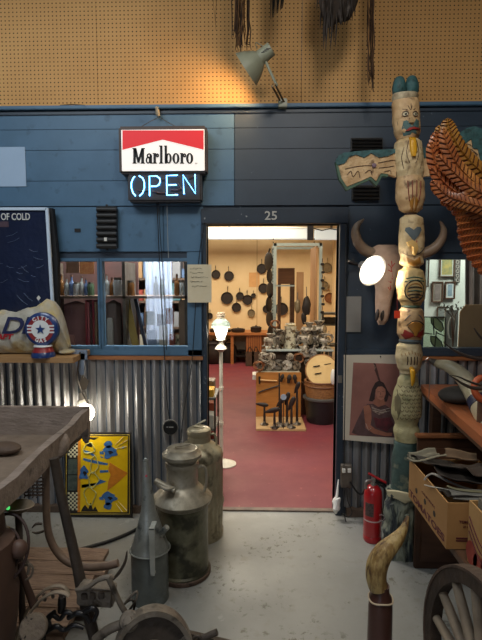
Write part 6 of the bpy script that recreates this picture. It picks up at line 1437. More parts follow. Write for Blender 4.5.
hornthing('mounted_horn', 'large pale cow horn with dark blue band lying on the orange counter', [(429, 359.5), (437, 363.5), (449, 366.5), (462, 376), (472, 390), (480, 405), (490, 424), (500, 440)], [1, 4, 6.2, 8, 9.2, 10.4, 12, 12.5], [3.0, 2.97, 2.92, 2.85, 2.75, 2.65, 2.5, 2.4], pale_horn,
          bands=((0, .13, mat('horn_tip_dark', '#4b453c')), (.68, .76, mat('navy_band', '#252a42', rough=.5))))
hornthing('antelope_horn', 'slim dark horn curving out above the pale horn, upper one', [(443.6, 341.7), (450, 347.5), (458, 352.5), (470, 357), (484, 359), (505, 358)], [.4, .9, 1.4, 1.8, 2.1, 2.3], [2.3] * 6, dk_horn)
hornthing('antelope_horn', 'slim dark horn tip crossing in front of the pale horn, lower one', [(449, 375), (456, 379.5), (464, 384.5), (473, 388), (484, 388), (505, 384)], [.4, .9, 1.5, 1.9, 2.2, 2.4], [2.3] * 6, dk_horn)
hornthing('antelope_horn', 'short dark horn tip between the upper and lower slim horns', [(450, 375), (459, 377), (468, 381), (480, 385), (500, 388)], [.3, .7, 1.1, 1.4, 1.8], [2.34] * 5, dk_horn)
hornthing('antelope_horn', 'dark horn tip descending at the right edge above the slim horns', [(474, 328), (478, 334), (484, 340), (500, 348)], [.5, 1.0, 1.4, 1.7], [2.3] * 4, dk_horn)
t = thing('horn_rack_block', 'wooden block at the right edge from which the slim dark horns project', 'block')
a = P(508, 370, 2.3); bm = B(); bx(bm, a.x - .03, a.x + .1, 2.24, 2.4, zcn, P(505, 338, 2.3).z, bev=.01); obj('post', bm, brownwood, t)
t = thing('leather_ring', 'orange leather rolled ring at the right edge of the counter', 'ring')
c = P(484, 389, 2.5); bm = B(); tube(bm, [c + Vector((.05 * math.cos(2 * PI * k / 20), .02 * math.sin(2 * PI * k / 20), .055 * math.sin(2 * PI * k / 20))) for k in range(20)], .018, 10, closed=True); obj('ring', bm, mat('orange_leather', '#b5532a', '#a0471f', scale=12, rough=.5), t)
bm = B(); cyl(bm, (c.x, c.y, zcn), c + Vector((0, 0, -.05)), .03, seg=14); obj('holder', bm, brownwood, t)
t = thing('dark_stone', 'dark grey wedge of stone under the big pale horn', 'stone')
bm = B(); c = P(457, 389, 2.9); ell(bm, Vector((c.x, c.y, zcn + .045)), .11, .1, .05, nz=.3, ns=8, seg=18); obj('stone', bm, mat('slate_stone', '#4d473f', '#3f3a34', scale=10, rough=.7), t)
t = thing('wire_stand', 'small wire stand at the tip of the pale horn on the counter', 'stand')
a = P(430, 362, 3.0); bm = B(); tube(bm, sm([a + Vector((-.01, 0, .03)), a + Vector((-.03, 0, 0)), a + Vector((0, 0, -.02)), Vector((a.x, a.y, zcn))], 5), .003, 5); obj('wire', bm, chrome, t)
# dark brown cabinet beneath, cardboard boxes of hides
t = thing('wooden_headboard', 'dark brown wooden panel with a rounded orange top edge behind the tomato box', 'panel')
cb = mat('reddish_brown_wood', '#4b3020', '#3b2518', scale=4, rough=.5, stretch=(1, 1, 5), bump=.1)
Yc0 = Pz(430, 566, 0).y - .03; xa = P(416.5, 500, Yc0).x; xb = xa + .7; zc1 = P(430, 438, Yc0).z
bm = B(); bx(bm, xa, xb, Yc0, Yc0 + .03, 0, zc1, bev=.004); obj('panel_board', bm, cb, t)
bm = B(); bx(bm, xa - .012, xb + .012, Yc0 - .012, Yc0 + .04, zc1, zc1 + .02, bev=.004); obj('top_rail', bm, mat('rail_wood', '#85532f', '#714526', scale=5), t)
bm = B(); bx(bm, xa + .03, xb - .03, Yc0 - .01, Yc0, .05, zc1 - .06, bev=.003); obj('inset', bm, mat('cabinet_door', '#533624', '#43291b', scale=4, rough=.5, stretch=(1, 1, 5)), t)
t = thing('dark_shelf_bench', 'dark wooden bench under the cardboard boxes', 'bench')
c0 = P(446, 549, 1.98); zb_ = c0.z; xb0 = P(455, 556, 1.98).x
bm = B(); bx(bm, xb0, 1.75, 1.5, 2.55, zb_ - .04, zb_ - .004, bev=.003); obj('bench_top', bm, brownwood, t)
for x_ in (1.3, 1.68):
    for y_ in (1.62, 2.42):
        bm = B(); bx(bm, x_ - .025, x_ + .025, y_ - .025, y_ + .025, 0, zb_ - .04); obj('leg', bm, brownwood, t)
t = thing('tomato_box', 'open cardboard tomato box full of dark hides and papers', 'box')
x0_ = c0.x; x1b = x0_ + .36; yb0, yb1 = 1.98, 2.48; zt_ = P(446, 503, 1.98).z
bm = B()
for (a0, a1, b0, b1) in ((x0_, x0_ + .006, yb0, yb1), (x1b - .006, x1b, yb0, yb1), (x0_ + .006, x1b - .006, yb0, yb0 + .006), (x0_ + .006, x1b - .006, yb1 - .006, yb1)): bx(bm, a0, a1, b0, b1, zb_, zt_)
bx(bm, x0_ + .006, x1b - .006, yb0 + .006, yb1 - .006, zb_, zb_ + .006); bxo = obj('box_walls', bm, cardboard, t)
bm = B(); text(bm, 'TOMATOES', .044, (x0_ - .001, (yb0 + yb1) / 2, zb_ + .032), (0, -1, 0), (0, 0, 1), th=.001, bold=.0015, xs=2); obj('lettering', bm, mat('box_print_maroon', '#5a2626', rough=.8), bxo)
bm = B(); text(bm, 'CALIFORNIA', .016, (x0_ - .001, (yb0 + yb1) / 2 - .03, zb_ + .115), (0, -1, 0), (0, 0, 1), th=.001, xs=1.9); obj('small_lettering', bm, MATS['box_print_maroon'], bxo)
for yy in (2.12, 2.24, 2.36):
    bm = B(); lathe(bm, [(0, 0), (.014, 0), (.014, .001), (0, .001)], (x0_ - .0005, yy, zb_ + .085), (-1, 0, 0), 14); obj('round_hole', bm, black_l, bxo)
bm = B(); text(bm, 'TOMATO', .016, (x0_ + .085, yb0 - .001, zb_ + .12), th=.001, bold=.0006); text(bm, '25 LBS', .012, (x0_ + .085, yb0 - .001, zb_ + .1), th=.001); bx(bm, x0_ + .04, x0_ + .13, yb0 - .001, yb0, zb_ + .045, zb_ + .052); bx(bm, x0_ + .04, x0_ + .13, yb0 - .001, yb0, zb_ + .034, zb_ + .041); obj('end_print', bm, MATS['box_print_maroon'], bxo)
hides = [mat('dark_hide', '#221e1b', '#302a25', scale=8, rough=.6, bump=.3), mat('grey_hide', '#4c4841', '#48433c', scale=8, rough=.6), mat('brown_hide', '#2e261f', '#3c3027', scale=8, rough=.7), mat('sage_cloth', '#837d6b', '#6d6857', scale=9, rough=.9)]
def sheet(name, label, cat, c, lx, ly, ax_, ay_, az_, m, amp=.015, seed=0, th=.004, curl=.0, n=16):
    R_ = rot(ax_, ay_, az_); c = Vector(c)
    def f(u, v):
        x, y = (u - .5) * lx, (v - .5) * ly
        return c + R_ @ Vector((x, y, amp * (noise.noise(Vector((x * 14 + seed, y * 9, seed))) + .6 * math.sin(v * 9 + seed)) + curl * abs(u - .5) ** 2 * 4))
    bm = B(); surf(bm, f, n, n, th=th); return tag(obj(name, bm, m, ang=60), label, cat)
zz = zt_
sheet('leather_hide', 'black leather hide draped at the back of the tomato box', 'hide', (x0_ + .13, 2.33, zz + .03), .24, .3, -10, 12, 8, hides[0], .022, 1)
sheet('leather_hide', 'long black leather hide folded across the middle of the box', 'hide', (x0_ + .2, 2.2, zz + .03), .34, .3, -6, 8, -8, hides[0], .018, 2)
sheet('leather_hide', 'brown-grey hide on top at the right of the tomato box', 'hide', (x0_ + .27, 2.22, zz + .05), .26, .2, -14, 6, 10, hides[2], .02, 5)
sheet('leather_hide', 'black leather edge hanging at the front of the tomato box', 'hide', (x0_ + .13, 2.07, zz + .004), .24, .14, -14, 4, 4, hides[0], .012, 3)
sheet('folded_paper', 'grey folded paper lying at the front edge of the box contents', 'paper', (x0_ + .13, 2.02, zz + .02), .2, .07, 12, 3, -3, mat('grey_folded', '#6b6a64', rough=.6), .004, 4, .003)
sheet('sage_bundle', 'pale sage coloured cloth bundle sticking out at the back of the box', 'cloth', (x0_ + .06, 2.44, zz + .04), .15, .06, 15, -6, 10, hides[3], .012, 6, .02)
sheet('brown_paper', 'crumpled brown paper at the back right of the box contents', 'paper', (x0_ + .24, 2.42, zz + .05), .15, .08, 20, 5, -10, mat('kraft_paper', '#6f5942', '#5c4835', scale=10, rough=.85), .015, 8, .004)
def strap(label, pts, r, m, name='leather_strap'):
    bm = B(); tube(bm, sm([P(x, y, yy) for x, y, yy in pts], 5), r, 7, flat=.5); return tag(obj(name, bm, m, ang=60), label, 'strap')
strap('grey curled strap looping over the left part of the tomato box', [(424, 480, 2.22), (428, 475.5, 2.22), (434, 474, 2.2), (446, 480, 2.12), (462, 487, 2.1), (482, 492, 2.08), (500, 494, 2.08)], .006, mat('strap_grey_leather', '#77746e', rough=.45))
strap('pale edged strap lying lower across the tomato box', [(425, 485, 2.2), (433, 487, 2.14), (445, 489, 2.1), (460, 493, 2.06), (480, 496, 2.05), (500, 498, 2.05)], .006, mat('strap_pale', '#8d8a80', rough=.45))
strap('olive strap with tan end on top of the tomato box', [(447, 486, 2.06), (456, 489, 2.05), (470, 491, 2.04), (486, 492, 2.04)], .009, mat('strap_olive', '#6e6a50', rough=.6))
strap('thin pale root stick poking out left of the box', [(407, 458, 2.35), (414, 461, 2.34), (424, 460, 2.34), (436, 456.5, 2.36), (446, 455, 2.38)], .008, hides[3], 'root_stick')
t = thing('printed_box', 'cardboard box with red tomato print at the lower right edge', 'box')
ybn0, ybn1 = 1.66, 1.9; xq0 = P(467, 530, 1.91).x; zt3_ = P(466, 500, 1.9).z
bm = B()
for (a0, a1, b0, b1) in ((xq0, xq0 + .006, ybn0, ybn1), (xq0 + .3, xq0 + .306, ybn0, ybn1), (xq0 + .006, xq0 + .3, ybn0, ybn0 + .006), (xq0 + .006, xq0 + .3, ybn1 - .006, ybn1)): bx(bm, a0, a1, b0, b1, zb_, zt3_)
bx(bm, xq0 + .006, xq0 + .3, ybn0 + .006, ybn1 - .006, zb_, zb_ + .006); bw = obj('box_walls', bm, mat('tan_card_print', '#b58d58', '#a57c4a', scale=4, rough=.8), t)
for (yy, zq, rr_) in ((1.86, .05, .05), (1.8, .035, .045), (1.73, .06, .05)):
    bm = B(); lathe(bm, [(0, 0), (rr_, 0), (rr_, .001), (0, .001)], (xq0 - .0005, yy, zb_ + zq), (-1, 0, 0), 24); obj('printed_tomato', bm, mat('tomato_print', '#8c3026', '#a3402f', scale=20), bw)
    bm = B(); lathe(bm, [(0, 0), (rr_, 0), (rr_, .001), (0, .001)], (xq0 + .06 + yy - 1.73, ybn0 - .0005, zb_ + zq), (0, -1, 0), 24); obj('printed_tomato', bm, MATS['tomato_print'], bw)
bm = B()
for k in range(3): tube(bm, sm([(xq0 - .001, 1.89, zb_ + .19 - k * .03), (xq0 - .001, 1.8, zb_ + .13 - k * .03), (xq0 - .001, 1.68, zb_ + .11 - k * .03)], 5), .003, 5)
split_obj('printed_curve', bm, MATS['box_print_maroon'], bw)
for i in range(6):
    bm = B(); x_ = xq0 + .02 + i * .016; vs = bx(bm, x_, x_ + .004, 1.69, 1.88, zb_ + .01, zt3_ + .02 + .004 * (i % 3), R=rot(0, 3, 0)); tag(obj('paper_folder', bm, mat(('folder_a', 'folder_b')[i % 2], ('#6f695c', '#544b3f')[i % 2], rough=.8)), '%s folder, %s from the left upright in the lower right box' % (('pale grey', 'brownish')[i % 2], nth[i]), 'folder', 'folders in the lower right box')

# ------------------------------------------------------------ leather-wrapped horn and wagon wheel
t = thing('horn_stand', 'golden mottled horn set on a brown leather-wrapped post', 'horn')
YH = 1.86; cxh = P(379.5, 640, YH).x
leath = mat('brown_leather', '#4f3029', '#43271f', scale=5, rough=.35, bump=.1, coat=.2)
zl0 = P(379, 592, YH).z
bm = B(); lathe(bm, [(0, 0), (.052, 0), (.053, .02), (.05, .2), (.048, zl0 - .06), (.044, zl0 - .02), (.034, zl0), (.034, zl0 + .03), (0, zl0 + .03)], (cxh, YH, 0), seg=30); lo__ = obj('leather_post', bm, leath, t)
bm = B(); zr_ = P(379, 598, YH).z; tube(bm, [Vector((cxh + .0475 * math.cos(2 * PI * k / 30), YH + .0475 * math.sin(2 * PI * k / 30), zr_ + .004 * math.sin(2 * PI * k / 10))) for k in range(30)], .0035, 6, closed=True); obj('cream_cord', bm, mat('cream_cord', '#b8a58a'), lo__)
P3, R3 = sm([P(378.5, 588, YH), P(376, 576, YH), (P(378, 563, YH)), P(385, 551, YH), P(395, 541, YH + .01), P(403, 530, YH + .02), P(408, 516, YH + .03)], 6, [S(9.6, YH), S(10.6, YH), S(11, YH), S(10, YH), S(7.8, YH), S(4.6, YH), S(1.2, YH)])
bm = B(); tube(bm, P3, R3, 20); obj('horn', bm, mat('golden_horn', '#b0955f', '#8a6c3d', scale=16, rough=.5, stretch=(2, 2, .6), bump=1, bscale=26, c3='#5a3f27', s3=18, lo3=.54, hi3=.66, lo=.45, hi=.55), t, ang=60)

t = thing('wagon_wheel', 'old dark wooden wagon wheel with pale spokes, bottom right corner', 'wheel')
cw = Vector((.735, 1.42, .4)); Rw = .4; cw.z = Rw + .002; nw = Vector((-.995, -.1, 0)).normalized(); uw = nw.cross(Vector((0, 0, 1))).normalized(); vw = Vector((0, 0, 1))
def wr(a, r_): return cw + (uw * math.cos(a) + vw * math.sin(a)) * r_
def ringbm(r0, r1, w):
    bm = B(); n = 56; rings = []
    for k in range(n):
        a = 2 * PI * k / n; rings.append([bm.verts.new(wr(a, r_) + nw * s) for r_, s in ((r0, -w), (r1, -w), (r1, w), (r0, w))])
    for k in range(n):
        A, D = rings[k], rings[(k + 1) % n]
        for j in range(4): bm.faces.new((A[j], A[(j + 1) % 4], D[(j + 1) % 4], D[j]))
    return bm
obj('felloe', ringbm(Rw * .86, Rw * .975, .022), mat('old_wheel_wood', '#33271e', '#453629', scale=9, rough=.8, bump=.6, bscale=30), t); obj('iron_tyre', ringbm(Rw * .975, Rw, .025), rust, t)
spk = mat('grey_spoke_wood', '#94846f', '#796a59', scale=9, rough=.75, bump=.4, bscale=30)
for k in range(16):
    a = 2 * PI * k / 16 + .12; bm = B(); tube(bm, [wr(a, .05), wr(a, Rw * .5), wr(a, Rw * .86)], [.022, .019, .016], 10); obj('spoke', bm, spk, t)
bm = B(); lathe(bm, [(0, -.09), (.035, -.09), (.045, -.05), (.065, -.03), (.065, .03), (.045, .05), (.035, .09), (0, .09)], cw, nw, 24); obj('hub', bm, MATS['old_wheel_wood'], t)
# ------------------------------------------------------------ milk cans and oil can
canm = mat('aged_can_metal', '#aca595', '#87806f', scale=7, rough=.36, metal=.6, rough2=.65, bump=.15, bscale=40, c3='#6b6250', s3=12, lo3=.56, hi3=.7)
canm_d = mat('mottled_dark_can', '#74725f', '#56543f', scale=12, rough=.34, metal=.45, c3='#38372c', s3=9, lo3=.5, hi3=.62)
def canz(px, Y): return lambda y: P(px, y, Y).z
t = thing('milk_can', 'front dark mottled metal milk can with flat lid, nearest of the two', 'milk can')
Y1 = Pz(182, 571, 0).y; c = Vector((P(182.7, 520, Y1).x, Y1, 0)); L_ = canz(182, Y1)
def w(n, Y=Y1): return S(n, Y)
bm = B(); lathe(bm, [(0, 0), (w(27.5), 0), (w(28), .012), (w(28), .035), (w(26.5), .045), (w(26.5), L_(503)), (w(27), L_(501))], c, seg=44); bd_ = obj('can_body', bm, canm_d, t)
bm = B(); lathe(bm, [(w(27), L_(502)), (w(29.8), L_(500)), (w(30.8), L_(496.5)), (w(29), L_(494.5)), (w(23), L_(489.5)), (w(17.5), L_(484)), (w(16), L_(482)), (w(15.8), L_(467)), (w(17.2), L_(465)), (w(17), L_(461)), (w(14.5), L_(459))], c, seg=44); obj('shoulder', bm, canm, t)
bm = B(); lathe(bm, [(w(14.5), L_(463)), (w(16.5), L_(459)), (w(20), L_(456)), (w(20.3), L_(453)), (w(17), L_(451)), (w(15.5), L_(448)), (w(13), L_(447.5)), (0, L_(449))], c, seg=44); ld = obj('lid', bm, canm, t)
bm = B(); beam(bm, c + Vector((-w(7), -.01, L_(446.5))), c + Vector((w(8), .01, L_(444.5))), .02, .008, bev=.002); obj('lid_handle', bm, canm, ld)
bm = B(); lathe(bm, [(w(28), 0), (w(29), .004), (w(29), .022), (w(28), .028)], c, seg=44); obj('foot_ring', bm, rust, t)
bm = B(); a = P(157, 484, Y1 - w(20)); tube(bm, sm([P(157, 483, Y1 - w(17)), P(160, 486, Y1 - w(24)), P(167, 489, Y1 - w(26)), P(174, 488, Y1 - w(22))], 5), [.011] * 16, 8); tube(bm, [P(155.5, 481, Y1 - w(17)), P(175, 491, Y1 - w(23))], [.02, .017], 10); obj('side_handle', bm, canm, t)
bm = B(); tube(bm, sm([P(196, 468, Y1), P(203, 466, Y1), P(206.5, 473, Y1), P(206, 484, Y1 - .01), P(204, 492, Y1 - .01)], 5), .009, 8); obj('side_handle', bm, canm, t)
t = thing('milk_can', 'rear taller-looking ribbed milk can behind the front one, by the doorway', 'milk can')
Y2 = Pz(199, 533, 0).y; c = Vector((P(199.5, 500, Y2).x, Y2, 0)); L_ = canz(199, Y2); w = (lambda n: S(n, Y2))
canm2 = mat('pale_olive_can', '#a89f86', '#8c836b', scale=7, rough=.4, metal=.5, bump=.15, bscale=40, c3='#57503f', s3=12, lo3=.56, hi3=.7)
bm = B(); lathe(bm, [(0, 0), (w(24.5), 0), (w(24.7), .04), (w(23.8), .05), (w(23.8), L_(503)), (w(25), L_(501)), (w(25), L_(498)), (w(23.8), L_(496)), (w(23.8), L_(467)), (w(23.8), L_(456))], c, seg=156, fn=lambda a, h: 1 + (.03 * math.sin(a * 26) if .055 < h < L_(465) else 0)); obj('can_body', bm, canm2, t, ang=50)
bm = B(); lathe(bm, [(w(24.5), L_(457)), (w(25), L_(454)), (w(22.5), L_(448.5)), (w(17), L_(444)), (w(13), L_(441.5)), (w(12), L_(440.5)), (w(11.5), L_(434))], c, seg=40); obj('shoulder', bm, canm2, t)
bm = B(); lathe(bm, [(w(11), L_(437)), (w(12), L_(434)), (w(12.6), L_(431)), (w(12), L_(429)), (w(9), L_(427)), (0, L_(426.5))], c, seg=40); ld = obj('lid', bm, canm2, t)
bm = B(); tube(bm, [c + Vector((-w(6), -.01, L_(427))), c + Vector((0, -.01, L_(423))), c + Vector((w(7), .0, L_(420)))], .007, 6); tube(bm, [c + Vector((-w(4), -.02, L_(425))), c + Vector((w(6), -.02, L_(427)))], .009, 6); split_obj('lid_handle', bm, canm2, ld)
bm = B(); tube(bm, sm([P(209, 435, Y2), P(214, 434, Y2), P(216.5, 440, Y2), P(216, 449, Y2)], 5), .008, 8); obj('side_handle', bm, canm2, t)

t = thing('oil_can', 'galvanised grey oil can with tall tapering spout and flat strap handle', 'oil can')
Y3 = Pz(151, 597, 0).y; c = Vector((P(150, 575, Y3).x, Y3, 0)); L_ = canz(151, Y3); w = (lambda n: S(n, Y3))
galv2 = mat('galvanised_sheet', '#a9aca6', '#8b8f89', scale=9, rough=.34, metal=.6, rough2=.55, c3='#565b5a', s3=14, lo3=.58, hi3=.7)
bm = B(); lathe(bm, [(0, 0), (w(19.6), 0), (w(19.6), .01), (w(19.3), .014), (w(19.3), L_(550)), (w(19.2), L_(549)), (w(19.2), L_(547))], c, seg=40); obj('can_body', bm, mat('dark_galvanised', '#777c78', '#5f6461', scale=6, rough=.38, metal=.6, rough2=.5, c3='#7d8688', s3=10, lo3=.6, hi3=.7), t)
cs, cr_ = [], []
for y, hw, px in ((548, 19.8, 150), (540, 17.2, 149.8), (530, 14, 149.4), (520, 10.8, 149), (511, 7.9, 148.5), (500, 6.4, 148.2), (480, 4.6, 146.8), (460, 2.6, 145.4)):
    cs.append(P(px, y, Y3)); cr_.append(w(hw))
bm = B(); seg = 36; rings = [[bm.verts.new(p + Vector((math.cos(2 * PI * k / seg), math.sin(2 * PI * k / seg), 0)) * r) for k in range(seg)] for p, r in zip(cs, cr_)]
for A_, D_ in zip(rings, rings[1:]):
    for k in range(seg): bm.faces.new((A_[k], A_[(k + 1) % seg], D_[(k + 1) % seg], D_[k]))
bm.faces.new(rings[-1]); obj('cone_spout', bm, galv2, t)
bm = B(); tube(bm, [P(150 + 19.8 * math.cos(2 * PI * k / 36), 548, Y3) * 1 + Vector((0, w(19.8) * math.sin(2 * PI * k / 36), 0)) for k in range(36)], .004, 6, closed=True); obj('seam', bm, galv2, t)
bm = B(); yy = Y3 - w(19) - .03; prism(bm, [P(148.5, 529, yy), P(154.5, 529, yy), P(155, 574, yy), P(150.5, 576, yy)], (0, .006, 0)); bx(bm, P(149, 529, yy).x, P(154, 529, yy).x, yy, Y3 - w(10), P(151, 530, yy).z, P(151, 528.6, yy).z); bx(bm, P(150.5, 575, yy).x, P(154.5, 575, yy).x, yy, Y3 - w(18), P(151, 576, yy).z, P(151, 574.5, yy).z); split_obj('strap_handle', bm, mat('strap_metal', '#b9bbb3', '#a3a59d', scale=9, rough=.5, metal=.3), t)
bm = B(); tube(bm, [P(161, 534, Y3 - .03), P(167, 527, Y3 - .04)], [w(3.4), w(3)], 12); obj('vent_spout', bm, galv2, t)
bm = B(); q_ = P(146.3, 476, Y3 - w(4.8)); lathe(bm, [(0, 0), (.006, 0), (.005, .003), (0, .003)], q_, (0, -1, 0), 12); obj('red_sticker', bm, mat('sticker_red', '#d8485a'), t)
bm = B(); tube(bm, [P(144.5, 458.5, Y3), P(146.2, 458.5, Y3), P(146.3, 461, Y3)], .004, 5); obj('spout_tip', bm, galv2, t)

# ------------------------------------------------------------ yellow picture leaning on the metal
t = thing('yellow_game_glass', 'framed yellow glass picture with blue figures and checkered strip leaning on the corrugated wall', 'picture')
Yq2 = YW - .1; dk = mat('frame_black', '#1c1712', rough=.4); yl = mat('print_yellow', '#e3bd12', '#d3a90f', scale=6, rough=.3); bl = mat('print_blue', '#3f6fa3', '#2f5688', scale=30, rough=.4); og = mat('print_orange', '#d07f22', '#b9701d', scale=30, rough=.4)
pb = mat('print_black', '#1d1a17', rough=.4); pw = mat('print_offwhite', '#cfcaa8', rough=.4); py_ = mat('print_pale_yellow', '#c9c068', '#8d9a6a', scale=50, rough=.4)
def q2(x, y): return (60 + x / 6.02, 425 + y / 6.02)
def ly(name, poly, m, k, par, isn=False):
    bm = B(); pp(bm, [q2(*p) for p in poly], Yq2 - .0012 * k, .0012); return obj(name, bm, m, par)
x0f, x1f, y0f, y1f = 64.5, 131.5, 433, 516.5
bm = B(); pbox(bm, x0f, y0f, x1f, y1f, Yq2, .025, bev=.002); base_ = obj('backing_frame', bm, dk, t)
bm = B()
for q0, q1 in (((66.2, 434.8), (129.5, 434.8)), ((66.2, 514), (129.5, 514)), ((66.2, 434.8), (66.2, 514)), ((129.5, 434.8), (129.5, 514))): tube(bm, [P(*q0, Yq2 - .001), P(*q1, Yq2 - .001)], .0025, 5)
split_obj('gold_border', bm, mat('gold_line', '#b39a3a'), t)
glf = ly('yellow_field', [(125, 70), (408, 68), (405, 525), (122, 525)], yl, 1, t)
ly('orange_stripe', [(108, 70), (126, 70), (122, 525), (105, 525)], og, 1, t)
ly('dark_column', [(45, 70), (108, 70), (105, 525), (42, 525)], pb, 1, t)
bm = B()
for (ya, yb2) in ((75, 200), (405, 520)):
    bm = B(); nr = int((yb2 - ya) / 12)
    for i in range(nr):
        for j in range(5):
            if (i + j) % 2 == 0:
                X = 47 + j * 12; Yy = ya + i * 12; pp(bm, [q2(X, Yy), q2(X + 11.9, Yy), q2(X + 11.9, Yy + 11.9), q2(X, Yy + 11.9)], Yq2 - .0026, .0008)
    obj('checker_pattern', bm, pw, glf)
for ya in (205, 302): ly('dark_window', [(48, ya), (104, ya), (103, ya + 92), (47, ya + 92)], mat('window_print', '#2e3a35', '#4b564c', scale=30), 2, glf)
def blobp(cx, cy, rx, ry, seed, n=22, am=.28): return [(cx + rx * math.cos(2 * PI * k / n) * (1 + am * math.sin(k * 1.05 + seed)), cy + ry * math.sin(2 * PI * k / n) * (1 + am * math.cos(k * .8 + seed))) for k in range(n)]
ly('brown_triangle', [(410, 290), (345, 255), (300, 225), (290, 270), (305, 300), (290, 340), (285, 395), (320, 370), (350, 345)], og, 2, glf)
ly('black_flourish', [(128, 72), (235, 75), (205, 90), (180, 85), (160, 120), (138, 95)], pb, 2, glf); ly('black_flourish', [(125, 522), (230, 522), (212, 490), (198, 510), (185, 465), (170, 505), (150, 480), (135, 500)], pb, 2, glf)
ly('black_flourish', [(150, 105), (170, 95), (195, 120), (190, 135), (165, 128)], pb, 2.6, glf)
for pts in ([(140, 198), (170, 205), (240, 220), (290, 232), (285, 242), (235, 236), (170, 222), (138, 210)], [(240, 272), (290, 272), (292, 284), (240, 288)], [(130, 360), (180, 365), (225, 360), (280, 340), (232, 325), (225, 350), (180, 372), (130, 378)], [(140, 150), (180, 160), (210, 180), (200, 188), (170, 172), (140, 165)], [(240, 185), (262, 195), (250, 200)]): ly('blue_stripe', pts, bl, 2, glf)
for k, (cx, cy) in enumerate(((300, 165), (298, 440))):
    ly('blue_figure', blobp(cx, cy, 40, 36, k), bl, 3, glf); ly('figure_head', blobp(cx - 10, cy + (-48 if k == 0 else 48), 24, 22, k + 3, am=.1), bl, 3, glf); ly('figure_detail', blobp(cx + 5, cy, 14, 10, k + 1), pb, 4, glf); ly('figure_arm', [(cx - 40, cy - 10), (cx - 62, cy - 4), (cx - 60, cy + 10), (cx - 35, cy + 12)], bl, 3, glf)
ly('blue_figure', blobp(142, 292, 26, 40, 5), bl, 3, glf); ly('figure_detail', blobp(150, 290, 10, 14, 2), pb, 4, glf)
for k, (cx, cy, rx, ry) in enumerate(((175, 140, 40, 42), (205, 240, 28, 60), (200, 330, 38, 50), (180, 425, 42, 60))):
    bm = B(); tube(bm, [P(*q2(x, y), Yq2 - .006) for x, y in blobp(cx, cy, rx * .8, ry * .8, k, 18, .2)], .0035, 5, closed=True); obj('pale_scroll', bm, py_, glf)
for (a, b) in (((330, 120), (380, 72)), ((345, 130), (405, 90)), ((335, 470), (375, 523)), ((350, 460), (402, 515)), ((330, 145), (400, 130))):
    bm = B(); tube(bm, [P(*q2(*a), Yq2 - .004), P(*q2(*b), Yq2 - .004)], [.0015, .005], 5, flat=.4); obj('white_ray', bm, pw, glf)
bm = B(); lathe(bm, [(0, 0), (.008, 0), (.008, .001), (0, .001)], P(*q2(380, 135), Yq2 - .004), (0, -1, 0), 12); obj('small_badge', bm, bl, glf)
bm = B(); pbox(bm, 72, 511, x1f + 4, 517.5, Yq2 + .03, .03); tag(obj('wood_batten', bm, MATS['worn_base_wood']), 'low wood batten behind the yellow picture on the floor', 'batten') if False else bm.free()

# ------------------------------------------------------------ cable and rough planks on the floor
bm = B(); tube(bm, sm([Pz(40, 556, .03), Pz(72, 551, .012), Pz(92, 546, .012), Pz(112, 540, .012), Pz(133, 531, .012), Pz(150, 520, .012)], 6), .011, 8); tag(obj('floor_cable', bm, cord_m), 'thick black cable lying across the grey floor below the yellow picture', 'cable')
t = thing('plank_pallet', 'rough reddish-brown wooden planks lying under the rusty machine', 'pallet'); zp = .09
pmat = mat('rough_pink_wood', '#a58c78', '#80695a', scale=5, rough=.85, stretch=(1.2, 9, 9), bump=.8, bscale=20, c3='#6b5142', s3=9, lo3=.58, hi3=.7)
def rough(bm, amp, cuts=6, sc=14):
    bmesh.ops.subdivide_edges(bm, edges=bm.edges[:], cuts=cuts, use_grid_fill=True)
    for v in bm.verts: v.co += Vector((noise.noise(v.co * sc), noise.noise(v.co * sc + Vector((9, 0, 0))), noise.noise(v.co * sc + Vector((0, 9, 0))))) * amp
A0, A1 = Pz(20, 547, zp), Pz(112, 552, zp)
for i in range(5):
    bm = B(); y1_ = A0.y - i * .135; bx(bm, A0.x - .5, A1.x - i * .0 + (.02 if i % 2 else -.03), y1_ - .128, y1_, zp - .03, zp); rough(bm, .004); obj('plank', bm, pmat, t, ang=50)
for dx in (-.3, .1, .45):
    bm = B(); bx(bm, A0.x + dx, A0.x + dx + .08, A0.y - .66, A0.y - .01, 0, zp - .032); obj('runner', bm, pmat, t)

# ------------------------------------------------------------ weathered tray bench
t = thing('weathered_tray', 'large weathered grey-brown wooden tray with raised rims at the left edge', 'tray')
wm = mat('weathered_board', '#94857a', '#7c6e62', scale=6, rough=.75, stretch=(1, 3, 3), bump=.5, bscale=24, c3='#5e5249', s3=10, lo3=.58, hi3=.72)
wm2 = mat('dusty_board', '#857565', '#726355', scale=8, rough=.85, bump=.5, bscale=30, c3='#6b5d50', s3=6, lo3=.55, hi3=.7)
Yb0 = 2.65; zr = P(60, 407.5, Yb0).z; zf = zr - .16; T0 = Pz(86, 409, zr); T1 = Pz(0, 486, zr); dT = (T1 - T0).normalized(); T2 = T0 + dT * 1.45
bm = B(); bx(bm, -1.9, T0.x, Yb0, Yb0 + .035, zf - .02, zr); rough(bm, .004); obj('back_rim', bm, wm, t, ang=50)
bm = B(); bx(bm, -1.9, T0.x - .04, T2.y, Yb0, zf - .02, zf); rough(bm, .004, 8); obj('tray_floor', bm, wm2, t, ang=50)
bm = B(); beam(bm, T0 + Vector((0, 0, -.045)), T2 + Vector((0, 0, -.045)), .035, .09); rough(bm, .012, 10, 9); obj('side_rim', bm, wm, t, ang=60)
bm = B(); prism(bm, [T0 + Vector((-.01, -.02, -.05)), T0 + Vector((-.01, -.45, -.07)), T0 + Vector((-.07, -.5, -.2)), T0 + Vector((-.06, -.1, -.2))], (-.02, 0, 0)); obj('side_gusset', bm, wm, t)
